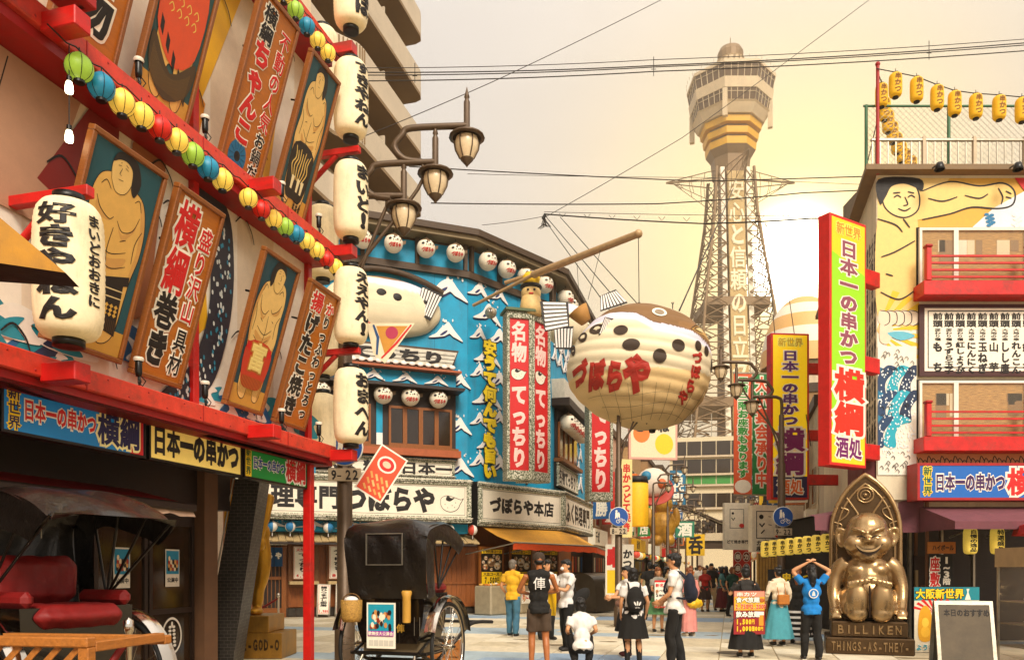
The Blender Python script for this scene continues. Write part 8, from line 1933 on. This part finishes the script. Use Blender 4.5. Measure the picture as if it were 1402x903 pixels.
def ex_boy(t, hz, sz):
    b = MB(); b.loft([[(-.12 + .02 * math.sin(k), -.36, 1.24 - .0 * k) for k in range(2)]] * 2, BLK, closed=False) if 0 else None
    b = MB(); b.loft([[(x, -.34 + .02 * math.sin(x * 40 + z * 9), z) for x in np.linspace(-.11 + (1.2 - z) * -.02, .1 + (1.2 - z) * .08, 6)] for z in (1.24, 1.1, .95, .8, .68)], flat('#e8b416'), closed=False); obj('yellow_bag', b, t)
    b = MB(); b.ell((.1, .22, 1.0), (.1, .28, .13), BLK, 16, 10, rot=M.Rotation(.6, 3, 'X')); obj('shoulder_bag', remesh(b, .015, 2), t); obj('bag_strap', MB().tube([(.12, .12, 1.1), (-.02, .13, 1.42), (-.1, -.1, 1.3)], .014, BLK, 6), t)
    obj('face_mask', MB().ell((0, -.11, 1.548), (.042, .03, .032), M_wavew, 12, 8), t)
person('schoolboy in white shirt and black trousers wearing a mask and holding a yellow bag', at(776, 14.9), -1.0 + PI * 0, 1.68, SKN, WHT, 'tee', BLK, 'trousers', HAIR, 'short', {'L': ((.2, -.16, 1.14), (.06, -.34, 1.2)), 'R': ((-.2, -.14, 1.12), (-.06, -.33, 1.14))}, .06, True, extra=ex_boy)
person('girl in white school shirt crouching with her back to us', at(798, 12.6), PI + .1, 1.6, SKN, WHT, 'tee', BLK, 'trousers', HAIR, 'bob', {'L': ((.25, -.1, .58), (.18, -.34, .5)), 'R': ((-.25, -.1, .58), (-.2, -.34, .5))}, 0, True, female=True, crouch=True, lean=.35)
def ex_tote(t, hz, sz): b = MB(); b.ell((-.2, .0, 1.0), (.1, .14, .09), cloth('tote', '#9c7460'), 14, 8); obj('shoulder_bag', b, t)
person('schoolgirl with ponytail looking left beside the girl carrying a black backpack', at(859, 14.0), -1.15, 1.56, SKN, WHT, 'tee', BLK, 'skirt', HAIR, 'tail', {'R': ((-.12, -.2, 1.14), (-.02, -.4, 1.14)), 'L': ((.15, -.2, 1.12), (.04, -.38, 1.12))}, .05, True, female=True, extra=ex_tote, sock=BLK, shoe=cloth('shoe_red', '#4a1a16'))
person('schoolgirl in black pleated skirt and knee socks with a black backpack, back turned', at(867, 12.7), PI + .1, 1.52, SKN, WHT, 'tee', BLK, 'skirt', HAIR, 'bob', {'L': ((.22, .0, 1.1), (.2, -.1, .88))}, .0, True, female=True, sock=BLK, extra=backpack(BLK, 1.16, .16, .24, trefoil, .17))
person('tall schoolboy in white shirt and black trousers with a dark backpack, facing left', at(924, 12.3), -1.9, 1.74, SKN, WHT, 'tee', BLK, 'trousers', HAIR, 'short', {'L': ((.2, -.05, 1.12), (.14, -.22, 1.0)), 'R': ((-.2, -.05, 1.12), (-.14, -.2, .98))}, .06, True, extra=backpack(NAV, 1.2, .15, .23, None, .22))
def board(w, h, y, z, art, nm='carried_board', a=0):
    def f(t, hz, sz):
        o = obj(nm, MB().box((-w / 2, 0, -.02), (w / 2, h, 0), M_blackm), t, loc=frame((0, y, z), (-1 if y > 0 else 1, 0, 0))); b = MB(tr(-w / 2, 0, .001)); art(b, w, h); obj('print', b, o)
        if y > 0:
            for s in (-1, 1): obj('strap', MB().tube([(s * .12, y - .01, z + h - .02), (s * .12, .04, sz + .06), (s * .12, -.14, sz - .1)], .012, BLK, 5), t)
    return f
def art_big(b, w, h):
    b.rect(0, 0, w, h, 0, flat('#8a1016')); b.rect(.01, h * .55, w - .01, h - .01, .002, flat('#d9a21c')); b.rect(.01, h * .86, w - .01, h - .01, .003, flat('#c9886c'))
    text2(b, '串カツ', .05, h * .92, w * .22, h * .1, c_whi, c_red, .04, .04, 'h', .005); text2(b, '食べ放題', .04, h * .79, w * .19, h * .13, c_whi, M_ink, .06, .05, 'h', .005); b.ell((w * .9, h * .78, .004), (.05, .04, .004), flat('#b05a1c'), 10, 4)
    text2(b, '2,750円2,200円', .03, h * .64, w * .082, h * .12, c_red, c_whi, .04, .04, 'h', .005); text2(b, '飲み放題', .04, h * .46, w * .19, h * .14, c_whi, M_ink, .06, .05, 'h', .005)
    text(b, '1,500円', .04, h * .29, w * .1, h * .12, c_yel, .06, 'h', .005); text(b, '1,000円', .04, h * .13, w * .1, h * .12, c_yel, .06, 'h', .005); text(b, '500円', w * .58, h * .13, w * .09, h * .1, c_yel, .06, 'h', .006); b.rect(w * .8, h * .2, w * .95, h * .46, .006, flat('#d88a1c')); b.rect(w * .79, h * .44, w * .96, h * .52, .008, c_whi)
person('person in a black skirt with hair up carrying a large red and yellow price board', at(1021, 13.9), PI + .05, 1.54, SKN, cloth('charcoal', '#2a2622'), 'tee', BLK, 'long_skirt', HAIR, 'bun', {'L': ((.3, -.05, 1.18), (.14, -.05, 1.40)), 'R': ((-.3, -.05, 1.18), (-.14, -.05, 1.40))}, .0, True, female=True, extra=board(.60, .82, .2, .45, art_big))
def ex_tanbag(t, hz, sz): b = MB(); b.bbox((-.13, .15, .9), (.13, .25, 1.12), cloth('tan', '#b8702c'), .02); obj('backpack', b, t); [obj('shoulder_strap', MB().tube([(s * .08, .16, 1.1), (s * .1, .05, 1.44), (s * .1, -.12, 1.25)], .008, cloth('tan', '#b8702c'), 5), t) for s in (-1, 1)]
person('woman in cream blouse and long teal skirt with a small tan backpack', at(1066, 16.0), PI + .2, 1.55, SKN, cloth('cream', '#e6d3b4'), 'long', cloth('teal', '#4a94a0'), 'long_skirt', HAIR, 'bun', {'L': ((.26, -.02, 1.12), (.2, -.2, .98))}, .0, True, female=True, extra=ex_tanbag)
def ex_stripe(t, hz, sz):
    for k in range(5): obj('white_stripe', MB().lathe([(.205 + .022 * k, .74 - k * .12), (.214 + .022 * k, .69 - k * .12)], WHT, 32, M.Diagonal((1.1, .9, 1, 1))), t)
person('woman in black top and black and white striped skirt, half behind the blue T-shirt', at(1092, 16.4), PI - .5, 1.56, SKN, BLK, 'tee', BLK, 'long_skirt', HBR, 'long', {}, .0, True, female=True, extra=ex_stripe)
def ex_round(t, hz, sz): b = MB(frame((0, .145, 1.2), (-1, 0, 0))); b.poly(circle(0, 0, .085), .0, WHT); b.poly(circle(0, 0, .068), .002, cloth('blue', '#1478c0')); b.poly([(-.03, -.04), (.03, -.04), (.02, .02), (0, .05), (-.02, .02)], .004, WHT); obj('printed_crest', b, t)
person('person in bright blue T-shirt with both hands raised over the head', at(1111, 13.4), PI - .1, 1.58, SKN, cloth('blue', '#1478c0'), 'tee', BLK, 'trousers', HAIR, 'long', {'L': ((.33, -.02, 1.60), (.06, .03, 1.76)), 'R': ((-.33, -.02, 1.60), (-.04, .0, 1.76))}, .08, True, female=True, extra=ex_round)
def ex_yuk(t, hz, sz):
    b = MB(); b.box((-.02, .12, .88), (.2, .2, 1.06), WHT)
    for i in range(5):
        for j in range(4):
            if (i + j) % 2: b.box((-.02 + i * .044, .2, .88 + j * .045), (.024 + i * .044, .203, .925 + j * .045), flat('#1c7a6c'))
    obj('checked_bag', b, t); b = MB(); b.ell((-.05, .15, .82), (.24, .1, .12), flat('#e0b01c'), 14, 8); obj('yellow_cloth', remesh(b, .02, 2, noise_amt=.03, noise_scale=10), t)
person('woman in pink patterned kimono with brown hair and a green checked bag', at(944, 18.3), PI + .5, 1.55, SKN, cloth('pink', '#d98a80'), 'long', cloth('pink', '#d98a80'), 'kimono', HBR, 'bun', {'L': ((.24, -.02, 1.12), (.18, -.2, 1.0))}, .0, True, female=True, extra=ex_yuk, shoe=cloth('sandal', '#c9b090'))
def art_red(b, w, h):
    b.rect(0, 0, w, h, 0, c_whi); b.rect(0, h * .93, w, h, .002, c_red); b.rect(0, 0, w, h * .06, .002, c_red); text(b, '新名物', .02, h * .82, w * .3, h * .14, c_red, .05, 'h', .003)
    for k, s in enumerate(('食べ放題', '2時間制', 'テイクアウト')): text(b, s, .02, h * (.62 - .17 * k), w * .95 / len(s), h * .1, M_ink, .04, 'h', .003)
person('person in grey top and green skirt holding a red edged white board down the street', at(901, 19.5), .1, 1.55, SKN, cloth('grey', '#8a8478'), 'tee', cloth('green', '#5a8a5a'), 'skirt', HBR, 'long', {'L': ((.2, -.14, 1.12), (.16, -.3, 1.1)), 'R': ((-.2, -.14, 1.12), (-.16, -.3, 1.1))}, .0, True, female=True, extra=board(.38, .72, -.34, .66, art_red, 'held_board'))
CR = [('man in dark suit walking away behind the red edged board', 890, 24, PI, 1.72, '#1c1a18', '#1c1a18', 'trousers', HAIR, 'short'), ('person in white hat near the middle of the street', 927, 23, PI, 1.66, '#c9bca4', '#6a5a44', 'trousers', HGR, 'cap'), ('woman in red top in the crowd', 965, 29, .2, 1.58, '#b02a20', '#3a2a22', 'skirt', HBR, 'long'),
      ('man in black shirt, open white overshirt and beige trousers facing us', 974, 30, .0, 1.74, '#2a2622', '#b8986c', 'trousers', HAIR, 'short'), ('woman in teal top and dark red skirt in the far crowd', 988, 29, 1.2, 1.6, '#4a7a7a', '#5a1c20', 'long_skirt', HAIR, 'bob'), ('woman in black dress beside the one in dark red skirt', 994, 31, PI, 1.64, '#1c1816', '#1c1816', 'long_skirt', HAIR, 'long'),
      ('person in dark green top before the red menu banner', 1003, 26, .4, 1.6, '#23483c', '#2a2420', 'trousers', HBR, 'bob'), ('man in white shirt among the far crowd', 958, 38, .3, 1.72, '#dcd4c4', '#3a3228', 'trousers', HAIR, 'short'), ('tall person in grey coat far down the street', 968, 44, PI, 1.76, '#7a7468', '#2a2622', 'trousers', HAIR, 'short'),
      ('person in pale pink blouse far down the street', 978, 47, .2, 1.6, '#d8a8a0', '#4a4a5a', 'skirt', HBR, 'bob'), ('man in navy shirt far down the street', 985, 52, .1, 1.72, '#28324a', '#5a4a3a', 'trousers', HAIR, 'short'), ('person in yellow top by the right kerb', 1012, 40, 1.0, 1.62, '#dab020', '#3a3a3a', 'trousers', HAIR, 'bob'), ('person in orange top far down the street', 948, 46, PI, 1.66, '#c8702c', '#2a2a32', 'trousers', HAIR, 'short'), ('person in light blue top in the distance', 963, 56, .0, 1.68, '#8aa4b8', '#2a2a32', 'trousers', HBR, 'long'),
      ('dark haired woman in beige by the left stalls', 912, 27, 2.0, 1.6, '#b89a70', '#5a4630', 'long_skirt', HAIR, 'long'), ('man in black T-shirt by the left stalls', 897, 31, 1.6, 1.72, '#1a1816', '#3a4656', 'trousers', HAIR, 'short'), ('person in white T-shirt walking away in the distance', 952, 62, PI, 1.7, '#dcd4c4', '#2a2622', 'trousers', HAIR, 'short'), ('person in red shirt near the vanishing point', 972, 66, PI, 1.68, '#a83228', '#2a2622', 'trousers', HAIR, 'short')]
for lab, u, Y, yw, H, c1, c2, bk, hr, hk in CR:
    x, y = at(u, Y); person(lab, (x, y), yw, H, SKN, cloth(c1[1:], c1), 'tee' if H < 1.73 else 'long', cloth(c2[1:], c2), bk, hr, hk, {}, .12 if bk == 'trousers' else 0, False, female=H < 1.65)
# things the people stand beside
t = thing('skewer_sign', 'white standing sign with large red character beside the post of the street lamp', 'sign', frame(tuple(ray(829, 815, 25)), (1, .1, 0)))
obj('panel', MB().box((0, 0, -.05), (.9, 1.6, 0), c_whi), t); b = MB(); text(b, '串', .28, 1.5, .5, .6, c_red, .09, 'v', .003); text(b, 'かつ', .7, 1.45, .3, .3, M_ink, .05, 'v', .003); b.rect(.05, .08, .6, .8, .003, c_yel); obj('print', b, t)
t = thing('chalk_menu', 'black menu board with yellow writing behind the woman in the teal skirt', 'menu board', frame(tuple(ray(1052, 868, 18.5)), (1, .05, 0)))
obj('board', MB().box((0, .1, -.04), (1.1, 1.5, 0), M_blackm), t); b = MB(); text(b, '串かつ', .3, 1.3, .25, .25, c_yel, .04, 'h', .003)
for k in range(4): text(b, '定食一番', .15, 1.0 - k * .2, .2, .14, flat(('#d84a2c', '#e8dcc4')[k % 2]), .03, 'h', .003)
obj('print', b, t)
# more of the far crowd
rs = random.Random(31); tops = [('#dcd4c4', 'white'), ('#1c1a18', 'black'), ('#a83228', 'red'), ('#4a6a8a', 'blue'), ('#c8a850', 'mustard'), ('#7a8a6a', 'olive'), ('#d8a8a0', 'pink'), ('#8a8478', 'grey')]
wh = ['left of the street middle', 'near the street middle', 'right of the street middle']
for k in range(14):
    Y = 34 + k * 3.1; c, nm = tops[k % 8]; q = k % 3; u = 962 + q * 14 + (Y - 34) * .35 + rs.uniform(-4, 4); x, y = at(u, Y); bk = ('trousers', 'skirt', 'shorts')[k % 3 if k % 2 else 0]
    person(f'far {nm} top and {"pale" if k % 4 == 0 else "dark"} {bk} walker, {ORD[k % 13]} in the back crowd', (x, y), rs.choice((0, PI, .4, PI - .4)), 1.58 + .15 * rs.random(), SKN, cloth(c[1:], c), 'tee', cloth('pale_k', '#b8a88c') if k % 4 == 0 else cloth('dark_k', '#2a2622'), bk, HAIR if k % 3 else HBR, ('short', 'bob', 'long')[k % 3], {}, .12 if bk != 'skirt' else 0, False, female=k % 2 == 0)
# ================================================================ warm evening haze over the whole street
hm = bpy.data.materials.new('haze_air'); hm.use_nodes = True; hn = hm.node_tree; hn.nodes.clear()
ho = hn.nodes.new('ShaderNodeOutputMaterial'); pv = hn.nodes.new('ShaderNodeVolumePrincipled'); pv.inputs['Color'].default_value = (1, .84, .62, 1); pv.inputs['Density'].default_value = .0012; pv.inputs['Anisotropy'].default_value = .6
hn.links.new(pv.outputs[0], ho.inputs['Volume'])
obj('haze', MB().box((-155, -45, -1.2), (305, 625, 118), hm), None, kind='stuff')
bpy.data.scenes.remove(_ts)
